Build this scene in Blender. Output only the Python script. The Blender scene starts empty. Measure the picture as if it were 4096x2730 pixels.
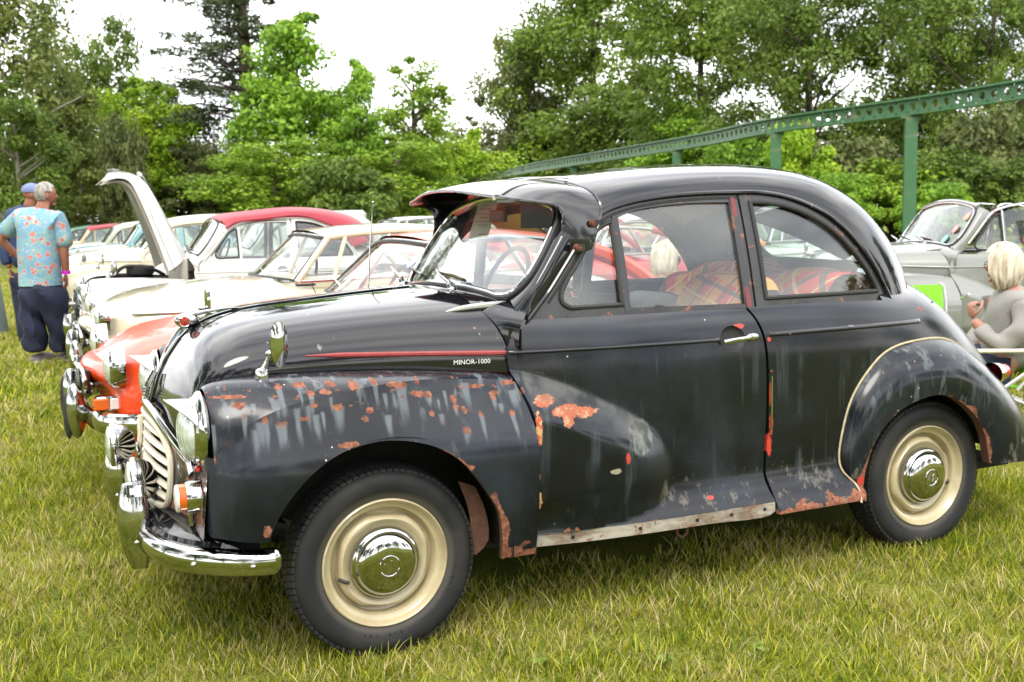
import bpy, math, random
import numpy as np
from mathutils import Vector, Matrix, geometry, noise
random.seed(7); rng = np.random.default_rng(7)
S = bpy.context.scene
C = S.collection

# ------------------------------------------------------------------ camera, sky, light, exposure
cam_d = bpy.data.cameras.new('camera'); cam = bpy.data.objects.new('camera', cam_d); C.objects.link(cam)
CAM = Vector((-0.8984, -3.5881, 1.2938)); YAW, PITCH, ROLL = 0.4298, 0.1136, -0.0198
_f = Vector((math.sin(YAW)*math.cos(PITCH), math.cos(YAW)*math.cos(PITCH), -math.sin(PITCH)))
_r = Vector((math.cos(YAW), -math.sin(YAW), 0)); _u = _r.cross(_f)
_r2 = _r*math.cos(ROLL)+_u*math.sin(ROLL); _u2 = -_r*math.sin(ROLL)+_u*math.cos(ROLL)
_m = Matrix((_r2, _u2, -_f)).transposed().to_4x4(); _m.translation = CAM
cam.matrix_world = _m
cam_d.sensor_width = 36; cam_d.lens = 4126.9/4096*36
cam_d.clip_start = 0.05; cam_d.clip_end = 2000
cam_d.dof.use_dof = True; cam_d.dof.focus_distance = 3.35; cam_d.dof.aperture_fstop = 5.6
S.camera = cam
S.render.engine = 'CYCLES'
S.cycles.use_adaptive_sampling = True; S.cycles.adaptive_threshold = .02; S.cycles.max_bounces = 7; S.cycles.diffuse_bounces = 2; S.cycles.glossy_bounces = 3; S.cycles.transmission_bounces = 3; S.cycles.transparent_max_bounces = 24; S.cycles.caustics_reflective = False; S.cycles.caustics_refractive = False
S.view_settings.view_transform = 'Standard'; S.view_settings.look = 'None'
S.view_settings.exposure = 0.88; S.view_settings.gamma = 1; S.view_settings.use_curve_mapping = False
SUN_EL, SUN_AZ = math.radians(52), math.radians(215)   # high soft sun behind the camera's right shoulder, veiled by cloud

W = bpy.data.worlds.new('World'); S.world = W; W.use_nodes = True
nt = W.node_tree; nt.nodes.clear()
def _n(t, **k):
    n = nt.nodes.new(t)
    for a, b in k.items(): setattr(n, a, b)
    return n
sky = _n('ShaderNodeTexSky', sky_type='NISHITA', sun_disc=False); sky.sun_elevation = SUN_EL; sky.sun_rotation = SUN_AZ
sky.air_density = 1.0; sky.dust_density = 2.0
bgA = _n('ShaderNodeBackground'); bgA.inputs[1].default_value = 0.05
nt.links.new(sky.outputs[0], bgA.inputs[0])
tc = _n('ShaderNodeTexCoord'); mp = _n('ShaderNodeMapping'); mp.inputs['Scale'].default_value = (1.0, 1.0, 2.6)
nt.links.new(tc.outputs['Generated'], mp.inputs[0])
no = _n('ShaderNodeTexNoise'); no.inputs['Scale'].default_value = 1.9; no.inputs['Detail'].default_value = 5; no.inputs['Roughness'].default_value = 0.5
nt.links.new(mp.outputs[0], no.inputs[0])
cr = _n('ShaderNodeValToRGB'); e = cr.color_ramp.elements
e[0].position = 0.34; e[0].color = (0.40, 0.405, 0.43, 1); e[1].position = 0.60; e[1].color = (1, .975, .925, 1)
nt.links.new(no.outputs[0], cr.inputs[0])
bgB = _n('ShaderNodeBackground'); bgB.inputs[1].default_value = 1.85
nt.links.new(cr.outputs[0], bgB.inputs[0])
ad = _n('ShaderNodeAddShader'); nt.links.new(bgA.outputs[0], ad.inputs[0]); nt.links.new(bgB.outputs[0], ad.inputs[1])
wo = _n('ShaderNodeOutputWorld'); nt.links.new(ad.outputs[0], wo.inputs[0])

sun_d = bpy.data.lights.new('sun', 'SUN'); sun_d.energy = 1.1; sun_d.angle = math.radians(22); sun_d.color = (1, .95, .87)
sun = bpy.data.objects.new('sun', sun_d); C.objects.link(sun)
# Nishita azimuth: rotation measured clockwise from +Y
sd = Vector((math.sin(SUN_AZ)*math.cos(SUN_EL), math.cos(SUN_AZ)*math.cos(SUN_EL), math.sin(SUN_EL)))
sun.rotation_euler = sd.to_track_quat('Z', 'Y').to_euler(); sun.location = (0, 0, 30)

# ------------------------------------------------------------------ materials
class NB:
    """small node-building helper"""
    def __init__(s, name):
        s.m = bpy.data.materials.new(name); s.m.use_nodes = True; s.t = s.m.node_tree; s.t.nodes.clear()
        s.out = s.t.nodes.new('ShaderNodeOutputMaterial')
    def n(s, t, ins=None, **k):
        x = s.t.nodes.new(t)
        for a, b in k.items(): setattr(x, a, b)
        for a, b in (ins or {}).items(): s.put(x, a, b)
        return x
    def put(s, node, key, v):
        i = node.inputs[key]
        if isinstance(v, bpy.types.NodeSocket): s.t.links.new(v, i)
        elif isinstance(v, bpy.types.Node): s.t.links.new(v.outputs[0], i)
        else:
            if i.type == 'RGBA' and hasattr(v, '__len__') and len(v) == 3: v = (*v, 1)
            i.default_value = v
    def math(s, op, a, b=0.0, c=None, clamp=False):
        x = s.n('ShaderNodeMath', operation=op, use_clamp=clamp); s.put(x, 0, a); s.put(x, 1, b)
        if c is not None: s.put(x, 2, c)
        return x.outputs[0]
    def mix(s, f, a, b):
        x = s.n('ShaderNodeMix', data_type='RGBA'); s.put(x, 0, f); s.put(x, 6, a); s.put(x, 7, b); return x.outputs[2]
    def mixf(s, f, a, b):
        x = s.n('ShaderNodeMix', data_type='FLOAT'); s.put(x, 0, f); s.put(x, 2, a); s.put(x, 3, b); return x.outputs[0]
    def ramp(s, f, a, b, lo=0.0, hi=1.0, smooth=True):
        x = s.n('ShaderNodeMapRange', interpolation_type='SMOOTHSTEP' if smooth else 'LINEAR'); s.put(x, 0, f)
        x.inputs[1].default_value = a; x.inputs[2].default_value = b; x.inputs[3].default_value = lo; x.inputs[4].default_value = hi
        return x.outputs[0]
    def obj(s): return s.n('ShaderNodeTexCoord').outputs['Object']
    def xyz(s, v=None):
        x = s.n('ShaderNodeSeparateXYZ'); s.put(x, 0, v or s.obj()); return x.outputs
    def noise(s, scale, detail=4, rough=.55, stretch=None, vec=None, dist=0):
        v = vec or s.obj()
        if stretch is not None:
            mp = s.n('ShaderNodeMapping'); s.put(mp, 0, v); mp.inputs['Scale'].default_value = stretch; v = mp.outputs[0]
        x = s.n('ShaderNodeTexNoise'); s.put(x, 0, v); x.inputs['Scale'].default_value = scale
        x.inputs['Detail'].default_value = detail; x.inputs['Roughness'].default_value = rough; x.inputs['Distortion'].default_value = dist
        return x.outputs[0]
    def bsdf(s, col=(.5, .5, .5), rough=.5, metal=0, coat=0, coat_r=.03, bump=None, bs=.1, bd=.01, ior=1.5, trans=0, spec=.5, subs=0, emit=None):
        b = s.n('ShaderNodeBsdfPrincipled')
        s.put(b, 'Base Color', col); s.put(b, 'Roughness', rough); s.put(b, 'Metallic', metal)
        s.put(b, 'Coat Weight', coat); s.put(b, 'Coat Roughness', coat_r); s.put(b, 'IOR', ior)
        s.put(b, 'Transmission Weight', trans); s.put(b, 'Specular IOR Level', spec)
        if bump is not None:
            bb = s.n('ShaderNodeBump'); s.put(bb, 'Height', bump); bb.inputs['Strength'].default_value = bs; bb.inputs['Distance'].default_value = bd
            s.put(b, 'Normal', bb.outputs[0])
        s.t.links.new(b.outputs[0], s.out.inputs[0]); return b

def simple(name, col, rough=.5, metal=0, coat=0, var=.12, scale=30, bump=0, bd=.002, **k):
    n = NB(name); f = n.noise(scale, 3)
    c = n.mix(f, tuple(x*(1-var) for x in col), tuple(min(1, x*(1+var)) for x in col))
    n.bsdf(c, rough, metal, coat, bump=f if bump else None, bs=bump, bd=bd, **k); return n.m

def chrome_mat(name, pit=0.0, base=(.47, .475, .47)):
    n = NB(name); f = n.noise(220, 3); g = n.noise(18, 4)
    r = n.ramp(g, .45, .75, .06, .14)
    if pit:
        p = n.ramp(f, .63, .70); q = n.ramp(g, .5, .62); pm = n.math('MULTIPLY', n.math('MULTIPLY', p, q), pit)
        c = n.mix(pm, base, (.20, .09, .04)); n.bsdf(c, n.mixf(pm, r, .7), n.mixf(pm, 1.0, .1))
    else: n.bsdf(base, r, 1)
    return n.m

def glass_mat(name, tint=(.93, .96, .95), refl=1.0):
    n = NB(name)
    tr = n.n('ShaderNodeBsdfTransparent'); n.put(tr, 0, tint)
    gl = n.n('ShaderNodeBsdfGlossy'); n.put(gl, 0, (refl, refl, refl)); gl.inputs['Roughness'].default_value = .01
    fr = n.n('ShaderNodeFresnel'); gb = n.n('ShaderNodeNewGeometry'); n.put(fr, 0, n.mixf(gb.outputs['Backfacing'], 1.55, 1/1.55))
    mx = n.n('ShaderNodeMixShader'); n.put(mx, 0, fr); n.put(mx, 1, tr); n.put(mx, 2, gl)
    # thin film of road dust that scatters a little of the sky
    df = n.n('ShaderNodeBsdfDiffuse'); n.put(df, 0, (.75, .78, .8))
    mx2 = n.n('ShaderNodeMixShader'); n.put(mx2, 0, n.ramp(n.noise(7, 5), .35, .75, .004, .018)); n.put(mx2, 1, mx); n.put(mx2, 2, df)
    n.t.links.new(mx2.outputs[0], n.out.inputs[0]); return n.m

def paint_mat(name, col, rough=.28, coat=1.0, dirt=.05):
    n = NB(name); f = n.noise(9, 4)
    c = n.mix(n.ramp(f, .4, .8, 0, dirt*3), col, tuple(x*.8 for x in col))
    n.bsdf(c, rough, 0, coat, .03, bump=n.noise(1400, 1), bs=.02, bd=.0005); return n.m

# ------------------------------------------------------------------ geometry helpers
def cr(pts, n=8, closed=False):
    """smooth curve through points (centripetal Catmull-Rom); returns dense array"""
    P = np.array(pts, float)
    if len(P) == 2:
        t = np.linspace(0, 1, n+1)[:, None]; return P[0]*(1-t)+P[1]*t
    if closed: Q = np.vstack([P[-1], P, P[0], P[1]])
    else: Q = np.vstack([2*P[0]-P[1], P, 2*P[-1]-P[-2]])
    out = []
    for i in range(1, len(Q)-2):
        p0, p1, p2, p3 = Q[i-1], Q[i], Q[i+1], Q[i+2]
        d = [max(1e-6, np.linalg.norm(b-a))**.5 for a, b in ((p0, p1), (p1, p2), (p2, p3))]
        m1 = (p2-p1)+d[1]*((p1-p0)/d[0]-(p2-p0)/(d[0]+d[1])); m2 = (p2-p1)+d[1]*((p3-p2)/d[2]-(p3-p1)/(d[1]+d[2]))
        t = np.linspace(0, 1, n, endpoint=False)[:, None]
        out.append((2*t**3-3*t**2+1)*p1+(t**3-2*t**2+t)*m1+(-2*t**3+3*t**2)*p2+(t**3-t**2)*m2)
    out = np.vstack(out)
    return out if closed else np.vstack([out, Q[-2]])
def resamp(P, step, closed=False):
    P = np.asarray(P, float)
    if closed: P = np.vstack([P, P[0]])
    d = np.r_[0, np.cumsum(np.linalg.norm(np.diff(P, axis=0), axis=1))]
    n = max(2, int(round(d[-1]/step))+1); t = np.linspace(0, d[-1], n)
    R = np.stack([np.interp(t, d, P[:, k]) for k in range(P.shape[1])], 1)
    return R[:-1] if closed else R
def path(step, *segs):
    """closed outline from smooth segments joined at corners"""
    out = []
    for s in segs:
        out.append(resamp(cr(s, 10), step)[:-1] if len(s) > 1 else np.array(s, float))
    # bridge gaps between segments with straight runs
    res = []
    for i, s in enumerate(segs):
        c = resamp(cr(s, 10), step); res.append(c)
        nx = np.array(segs[(i+1) % len(segs)][0], float)
        if np.linalg.norm(nx-c[-1]) > 1e-5: res.append(resamp(np.array([c[-1], nx]), step)[1:-1])
        else: res[-1] = c[:-1]
    return np.vstack(res)
def cubic(xs, ys):
    """natural cubic spline value function, ys may be vectors"""
    xs = np.array(xs, float); ys = np.array(ys, float); n = len(xs); h = np.diff(xs)
    A = np.eye(n); B = np.zeros_like(ys)
    for i in range(1, n-1):
        A[i, i-1] = h[i-1]; A[i, i] = 2*(h[i-1]+h[i]); A[i, i+1] = h[i]
        B[i] = 6*((ys[i+1]-ys[i])/h[i]-(ys[i]-ys[i-1])/h[i-1])
    M = np.linalg.solve(A, B.reshape(n, -1)).reshape(B.shape)
    def f(x):
        x = np.asarray(x, float); i = np.clip(np.searchsorted(xs, x)-1, 0, n-2)
        hh = h[i]; a = (xs[i+1]-x)/hh; b = (x-xs[i])/hh
        if ys.ndim > 1:
            sh = x.shape+(1,)*(ys.ndim-1); hh, a, b = hh.reshape(sh), a.reshape(sh), b.reshape(sh)
        return a*ys[i]+b*ys[i+1]+((a**3-a)*M[i]+(b**3-b)*M[i+1])*hh*hh/6
    return f
class Net:
    def __init__(s, P):
        s.P = np.array(P, float); s.m, s.n = s.P.shape[:2]
        s.fu = cubic(np.arange(s.m), s.P)
    def __call__(s, u, v):
        u = np.atleast_1d(np.asarray(u, float)); v = np.atleast_1d(np.asarray(v, float))
        R = s.fu(u)                                   # (N,n,3)
        n = s.n; xs = np.arange(n); A = np.eye(n)
        for i in range(1, n-1): A[i, i-1:i+2] = (1, 4, 1)
        B = np.zeros_like(R); B[:, 1:-1] = 6*(R[:, 2:]-2*R[:, 1:-1]+R[:, :-2])
        Mm = np.einsum('ij,njk->nik', np.linalg.inv(A), B)
        i = np.clip(v.astype(int), 0, n-2); a = (i+1-v)[:, None]; b = (v-i)[:, None]; k = np.arange(len(u))
        return a*R[k, i]+b*R[k, i+1]+((a**3-a)*Mm[k, i]+(b**3-b)*Mm[k, i+1])/6
    def inv(s, xz, ax=(0, 2)):
        """(u,v) whose surface point has the given two coordinates"""
        xz = np.asarray(xz, float); ax = list(ax)
        U, V = np.meshgrid(np.linspace(0, s.m-1, s.m*4), np.linspace(0, s.n-1, s.n*4), indexing='ij'); U = U.ravel(); V = V.ravel()
        G = s(U, V)[:, ax]
        j = ((xz[:, None, :]-G[None])**2).sum(2).argmin(1); u = U[j].copy(); v = V[j].copy()
        for _ in range(12):
            p = s(u, v)[:, ax]; h = 1e-3
            du = (s(u+h, v)[:, ax]-p)/h; dv = (s(u, v+h)[:, ax]-p)/h; r = xz-p
            det = du[:, 0]*dv[:, 1]-du[:, 1]*dv[:, 0]; det = np.where(abs(det) < 1e-7, 1e-7, det)
            a = (r[:, 0]*dv[:, 1]-r[:, 1]*dv[:, 0])/det; b = (du[:, 0]*r[:, 1]-du[:, 1]*r[:, 0])/det
            u = np.clip(u+np.clip(a, -.5, .5), 0, s.m-1); v = np.clip(v+np.clip(b, -.5, .5), 0, s.n-1)
        return np.stack([u, v], 1)
def inside(P, L):
    x, y = P[:, 0:1], P[:, 1:2]; a = L; b = np.roll(L, -1, 0)
    c = ((a[:, 1] > y) != (b[:, 1] > y)) & (x < (b[:, 0]-a[:, 0])*(y-a[:, 1])/(b[:, 1]-a[:, 1]+1e-12)+a[:, 0])
    return c.sum(1) % 2 == 1

class G:
    """geometry chunk: vertices, faces, optional vertex normals"""
    def __init__(s, V=None, F=None, N=None):
        s.V = np.zeros((0, 3)) if V is None else np.asarray(V, float); s.F = [] if F is None else list(F); s.N = N
    def add(s, o):
        k = len(s.V); hadN = s.N is not None or k == 0
        s.N = np.vstack([s.N if s.N is not None else np.zeros((0, 3)), o.N]) if (hadN and o.N is not None) else None
        s.V = np.vstack([s.V, o.V]); s.F += [tuple(i+k for i in f) for f in o.F]; return s
    def mir(s):
        m = np.array([1, -1, 1]); return G(s.V*m, [tuple(reversed(f)) for f in s.F], None if s.N is None else s.N*m)
    def tf(s, M):
        R = np.array(M.to_3x3()); t = np.array(M.translation); return G(s.V@R.T+t, s.F, None if s.N is None else s.N@R.T)
    def mv(s, x, y, z): return G(s.V+np.array([x, y, z]), s.F, s.N)
def T(loc=(0, 0, 0), rx=0, ry=0, rz=0, sc=(1, 1, 1)):
    return Matrix.Translation(loc)@Matrix.Rotation(rz, 4, 'Z')@Matrix.Rotation(ry, 4, 'Y')@Matrix.Rotation(rx, 4, 'X')@Matrix.Diagonal((*sc, 1))

def link(name, g, mat, parent=None, sharp=35, label=None, kind=None, uv=None):
    me = bpy.data.meshes.new(name); me.from_pydata(g.V.tolist(), [], g.F); 
    me.polygons.foreach_set('use_smooth', [True]*len(me.polygons))
    if g.N is not None: me.normals_split_custom_set_from_vertices(g.N.tolist())
    else: me.set_sharp_from_angle(angle=math.radians(sharp))
    for m in (mat if isinstance(mat, (list, tuple)) else [mat]): me.materials.append(m)
    o = bpy.data.objects.new(name, me); C.objects.link(o)
    if parent is not None: o.parent = parent
    if label: o['label'] = label
    if kind: o['kind'] = kind
    return o
def thing(name, label, cat, loc=(0, 0, 0), rz=0, group=None):
    o = bpy.data.objects.new(name, None); C.objects.link(o); o.location = loc; o.rotation_euler = (0, 0, rz); o.empty_display_size = .1
    o['label'] = label; o['category'] = cat
    if group: o['group'] = group
    return o
def tag(o, label, cat, group=None, kind=None):
    o['label'] = label
    if cat: o['category'] = cat
    if group: o['group'] = group
    if kind: o['kind'] = kind
    return o
def both(name, g, mat, parent, **k):
    return link(name, g, mat, parent, **k), link(name, g.mir(), mat, parent, **k)

def panel(outline, F, step=.016, holes=(), thick=.004, out=(0, -1, 0), scale=(1, 1), hem=0.0, lines=()):
    """sheet of a smooth surface F(a,b)->xyz cut to an outline given in parameter space, with real thickness"""
    sc = np.array(scale, float)
    loops = [np.asarray(l, float) for l in (outline, *holes)]
    pts = np.vstack(loops); edges = []; k = 0
    for l in loops:
        n = len(l); edges += [(k+i, k+(i+1) % n) for i in range(n)]; k += n
    for l in lines:
        l = np.asarray(l, float); pts = np.vstack([pts, l]); edges += [(k+i, k+i+1) for i in range(len(l)-1)]; k += len(l)
    B = pts*sc
    lo, hi = (loops[0]*sc).min(0), (loops[0]*sc).max(0)
    gx = np.arange(lo[0], hi[0], step); gy = np.arange(lo[1], hi[1], step*.866)
    X, Y = np.meshgrid(gx, gy, indexing='ij'); X = X+(np.arange(len(gy)) % 2)*step*.5
    I = np.stack([X.ravel(), Y.ravel()], 1)
    ok = inside(I, loops[0]*sc)
    for h in loops[1:]: ok &= ~inside(I, h*sc)
    I = I[ok]
    if len(I):
        Pb = np.vstack([B]+[(B[[a for a, b in edges]]+B[[b for a, b in edges]])/2])
        keep = np.ones(len(I), bool)
        for c in range(0, len(I), 2000):
            keep[c:c+2000] = ((I[c:c+2000, None, :]-Pb[None])**2).sum(2).min(1) > (step*.5)**2
        I = I[keep]
    P2 = np.vstack([B, I])
    r = geometry.delaunay_2d_cdt([Vector(p) for p in P2], edges, [], 0, 1e-7)
    V2 = np.array([tuple(v) for v in r[0]]); tris = np.array([f for f in r[2] if len(f) == 3])
    ct = V2[tris].mean(1); ok = inside(ct, loops[0]*sc)
    for h in loops[1:]: ok &= ~inside(ct, h*sc)
    tris = tris[ok]; q = V2/sc
    V = F(q[:, 0], q[:, 1]); e = 1e-3/sc
    N = np.cross(F(q[:, 0]+e[0], q[:, 1])-F(q[:, 0]-e[0], q[:, 1]), F(q[:, 0], q[:, 1]+e[1])-F(q[:, 0], q[:, 1]-e[1]))
    N /= np.linalg.norm(N, axis=1, keepdims=True)+1e-12
    o = out(V) if callable(out) else np.array(out, float)
    sg = np.sign((N*o).sum(1)); sg[sg == 0] = 1
    sg = np.full(len(N), 1.0 if np.median(sg) > 0 else -1.0); N *= sg[:, None]
    a, b, c = V[tris[:, 0]], V[tris[:, 1]], V[tris[:, 2]]
    fl = (np.cross(b-a, c-a)*N[tris[:, 0]]).sum(1) < 0
    tris[fl] = tris[fl][:, [0, 2, 1]]
    n = len(V); faces = [tuple(t) for t in tris.tolist()]
    g = G(V, faces, N)
    # back sheet
    Vb = V-N*thick; g.add(G(Vb, [tuple(reversed(f)) for f in faces], -N))
    # rim
    cnt = {}
    for f in faces:
        for i in range(3):
            a_, b_ = f[i], f[(i+1) % 3]; kk = (min(a_, b_), max(a_, b_))
            if kk in cnt: cnt[kk] = None
            else: cnt[kk] = (a_, b_)
    RV = []; RF = []; RN = []
    for e_ in cnt.values():
        if e_ is None: continue
        a_, b_ = e_; k0 = len(RV); RV += [V[a_], V[b_], Vb[b_]-N[b_]*hem, Vb[a_]-N[a_]*hem]
        nn = np.cross(V[b_]-V[a_], -N[a_]); nn = -nn/(np.linalg.norm(nn)+1e-12); nn = np.cross(V[b_]-V[a_], N[a_]); nn /= np.linalg.norm(nn)+1e-12
        RN += [nn]*4; RF.append((k0+1, k0, k0+3, k0+2))
    g.add(G(RV, RF, np.array(RN))); return g

def tube(P, r, n=8, closed=False, flat=None, up=(0, 0, 1), caps=True):
    """sweep a round or elliptical section along a path; r scalar or list; flat=(w,h) half sizes"""
    P = np.asarray(P, float); m = len(P); V = []
    for i in range(m):
        a = P[(i-1) % m] if (closed or i > 0) else P[i]; b = P[(i+1) % m] if (closed or i < m-1) else P[i]
        t = b-a; t /= np.linalg.norm(t)+1e-12
        u = up(P[i]) if callable(up) else np.array(up, float)
        s = np.cross(t, u)
        if np.linalg.norm(s) < 1e-3: s = np.cross(t, (1, .01, 0))
        s /= np.linalg.norm(s); w = np.cross(s, t)
        rr = r[i] if hasattr(r, '__len__') else r
        fw, fh = (flat if flat else (1, 1))
        for k in range(n):
            an = 2*math.pi*(k+.5)/n; V.append(P[i]+s*math.cos(an)*rr*fw+w*math.sin(an)*rr*fh)
    F = []
    for i in range(m if closed else m-1):
        j = (i+1) % m
        for k in range(n): F.append((i*n+k, i*n+(k+1) % n, j*n+(k+1) % n, j*n+k))
    if caps and not closed: F += [tuple(range(n-1, -1, -1)), tuple((m-1)*n+k for k in range(n))]
    return G(V, [tuple(reversed(f)) for f in F])
def lathe(prof, n=48, axis='y', cap=False):
    """profile (r, h) revolved round an axis; h grows along +axis"""
    V = []; m = len(prof)
    for r, h in prof:
        for k in range(n):
            a = 2*math.pi*k/n; c, s_ = r*math.cos(a), r*math.sin(a)
            V.append({'y': (c, h, s_), 'x': (h, c, s_), 'z': (c, s_, h)}[axis])
    F = []
    for i in range(m-1):
        for k in range(n):
            f = (i*n+k, i*n+(k+1) % n, (i+1)*n+(k+1) % n, (i+1)*n+k); F.append(f)
    if cap: F.append(tuple(range(n))); F.append(tuple((m-1)*n+k for k in range(n-1, -1, -1)))
    return G(V, F)
def box(x0, x1, y0, y1, z0, z1, b=0):
    if not b:
        V = [(x, y, z) for x in (x0, x1) for y in (y0, y1) for z in (z0, z1)]
        return G(V, [(0, 1, 3, 2), (4, 6, 7, 5), (0, 4, 5, 1), (2, 3, 7, 6), (0, 2, 6, 4), (1, 5, 7, 3)])
    # chamfered box
    V = []; F = []
    for sx, X in ((1, x0), (-1, x1)):
        for sy, Y in ((1, y0), (-1, y1)):
            for sz, Z_ in ((1, z0), (-1, z1)):
                V += [(X, Y+sy*b, Z_+sz*b), (X+sx*b, Y, Z_+sz*b), (X+sx*b, Y+sy*b, Z_)]
    import itertools
    bm_pts = [Vector(v) for v in V]
    import bmesh
    bm = bmesh.new(); vs = [bm.verts.new(v) for v in bm_pts]
    bmesh.ops.convex_hull(bm, input=vs); bmesh.ops.dissolve_limit(bm, angle_limit=.02, verts=bm.verts, edges=bm.edges)
    bm.verts.ensure_lookup_table(); idx = {v: i for i, v in enumerate(bm.verts)}
    g = G([tuple(v.co) for v in bm.verts], [tuple(idx[v] for v in f.verts) for f in bm.faces]); bm.free(); return g
def ell(c, r, n=16, m=10, M=None):
    V = []; 
    for i in range(m+1):
        t = math.pi*i/m
        for k in range(n): a = 2*math.pi*k/n; V.append((math.sin(t)*math.cos(a)*r[0], math.sin(t)*math.sin(a)*r[1], math.cos(t)*r[2]))
    F = [(i*n+k, (i+1)*n+k, (i+1)*n+(k+1) % n, i*n+(k+1) % n) for i in range(m) for k in range(n)]
    g = G(V, F)
    if M is not None: g = g.tf(M)
    return g.mv(*c)
def grid(F, u0, u1, nu, v0, v1, nv, out=None):
    U, Vv = np.meshgrid(np.linspace(u0, u1, nu), np.linspace(v0, v1, nv), indexing='ij'); P = F(U.ravel(), Vv.ravel())
    Fs = [(i*nv+j, (i+1)*nv+j, (i+1)*nv+j+1, i*nv+j+1) for i in range(nu-1) for j in range(nv-1)]
    g = G(P, Fs)
    if out is not None:
        a, b, c = (P[[f[k] for f in Fs]] for k in (0, 1, 2)); s = (np.cross(b-a, c-a)*np.array(out)).sum()
        if s < 0: g.F = [tuple(reversed(f)) for f in Fs]
    return g
def textg(s, size, M, font_sharp=False, ext=.0006, align='CENTER', res=2, shear=0):
    cu = bpy.data.curves.new('t', 'FONT'); cu.body = s; cu.size = size; cu.extrude = ext; cu.align_x = align; cu.align_y = 'CENTER'
    cu.resolution_u = res; cu.shear = shear
    o = bpy.data.objects.new('t', cu); C.objects.link(o); dg = bpy.context.evaluated_depsgraph_get(); dg.update()
    me = bpy.data.meshes.new_from_object(o.evaluated_get(dg))
    g = G([tuple(v.co) for v in me.vertices], [tuple(p.vertices) for p in me.polygons])
    bpy.data.objects.remove(o); bpy.data.meshes.remove(me); bpy.data.curves.remove(cu)
    return g.tf(M)
def copytree(o, mats=None, parent=None):
    c = o.copy(); C.objects.link(c); c.parent = parent
    if mats and o.type == 'MESH':
        for i, s in enumerate(c.material_slots):
            if s.material.name in mats: s.link = 'OBJECT'; s.material = mats[o.data.materials[i].name]
    for ch in o.children: copytree(ch, mats, c)
    return c
# ================================================================== materials shared by the cars
M_chrome = chrome_mat('chrome'); M_pit = chrome_mat('pitted_chrome', 1.0)
M_rub = simple('black_rubber', (.022, .022, .023), .55, var=.3, scale=60)
M_glass = glass_mat('window_glass')
M_dark = simple('underbody_black', (.012, .011, .010), .85)
M_rust = simple('brown_rust', (.10, .045, .028), .85, var=.5, scale=60, bump=.4)
M_alu = simple('dull_aluminium', (.60, .60, .58), .28, .75, var=.1)
M_boltrust = simple('rusty_bolt', (.15, .045, .025), .8, var=.3, scale=300)
M_cream = None
M_orange = simple('amber_lens', (.85, .16, .02), .12, trans=.2)
M_redlens = simple('red_lens', (.5, .01, .01), .1)
M_maroon = simple('maroon_paint', (.16, .03, .035), .45, var=.3, scale=40)
M_ivory = simple('ivory_enamel', (.62, .57, .45), .35, var=.12, scale=25)

def lens_mat():
    n = NB('ribbed_headlamp_glass'); X, Y, Z_ = n.xyz()
    w = n.n('ShaderNodeMath', operation='SINE'); n.put(w, 0, n.math('MULTIPLY', Y, 420.0))
    w2 = n.n('ShaderNodeMath', operation='SINE'); n.put(w2, 0, n.math('MULTIPLY', Z_, 160.0))
    h = n.math('ADD', w.outputs[0], n.math('MULTIPLY', w2.outputs[0], .5))
    n.bsdf((.68, .74, .72), .12, .35, 1, bump=h, bs=.5, bd=.002); return n.m
M_lens = lens_mat()

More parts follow.
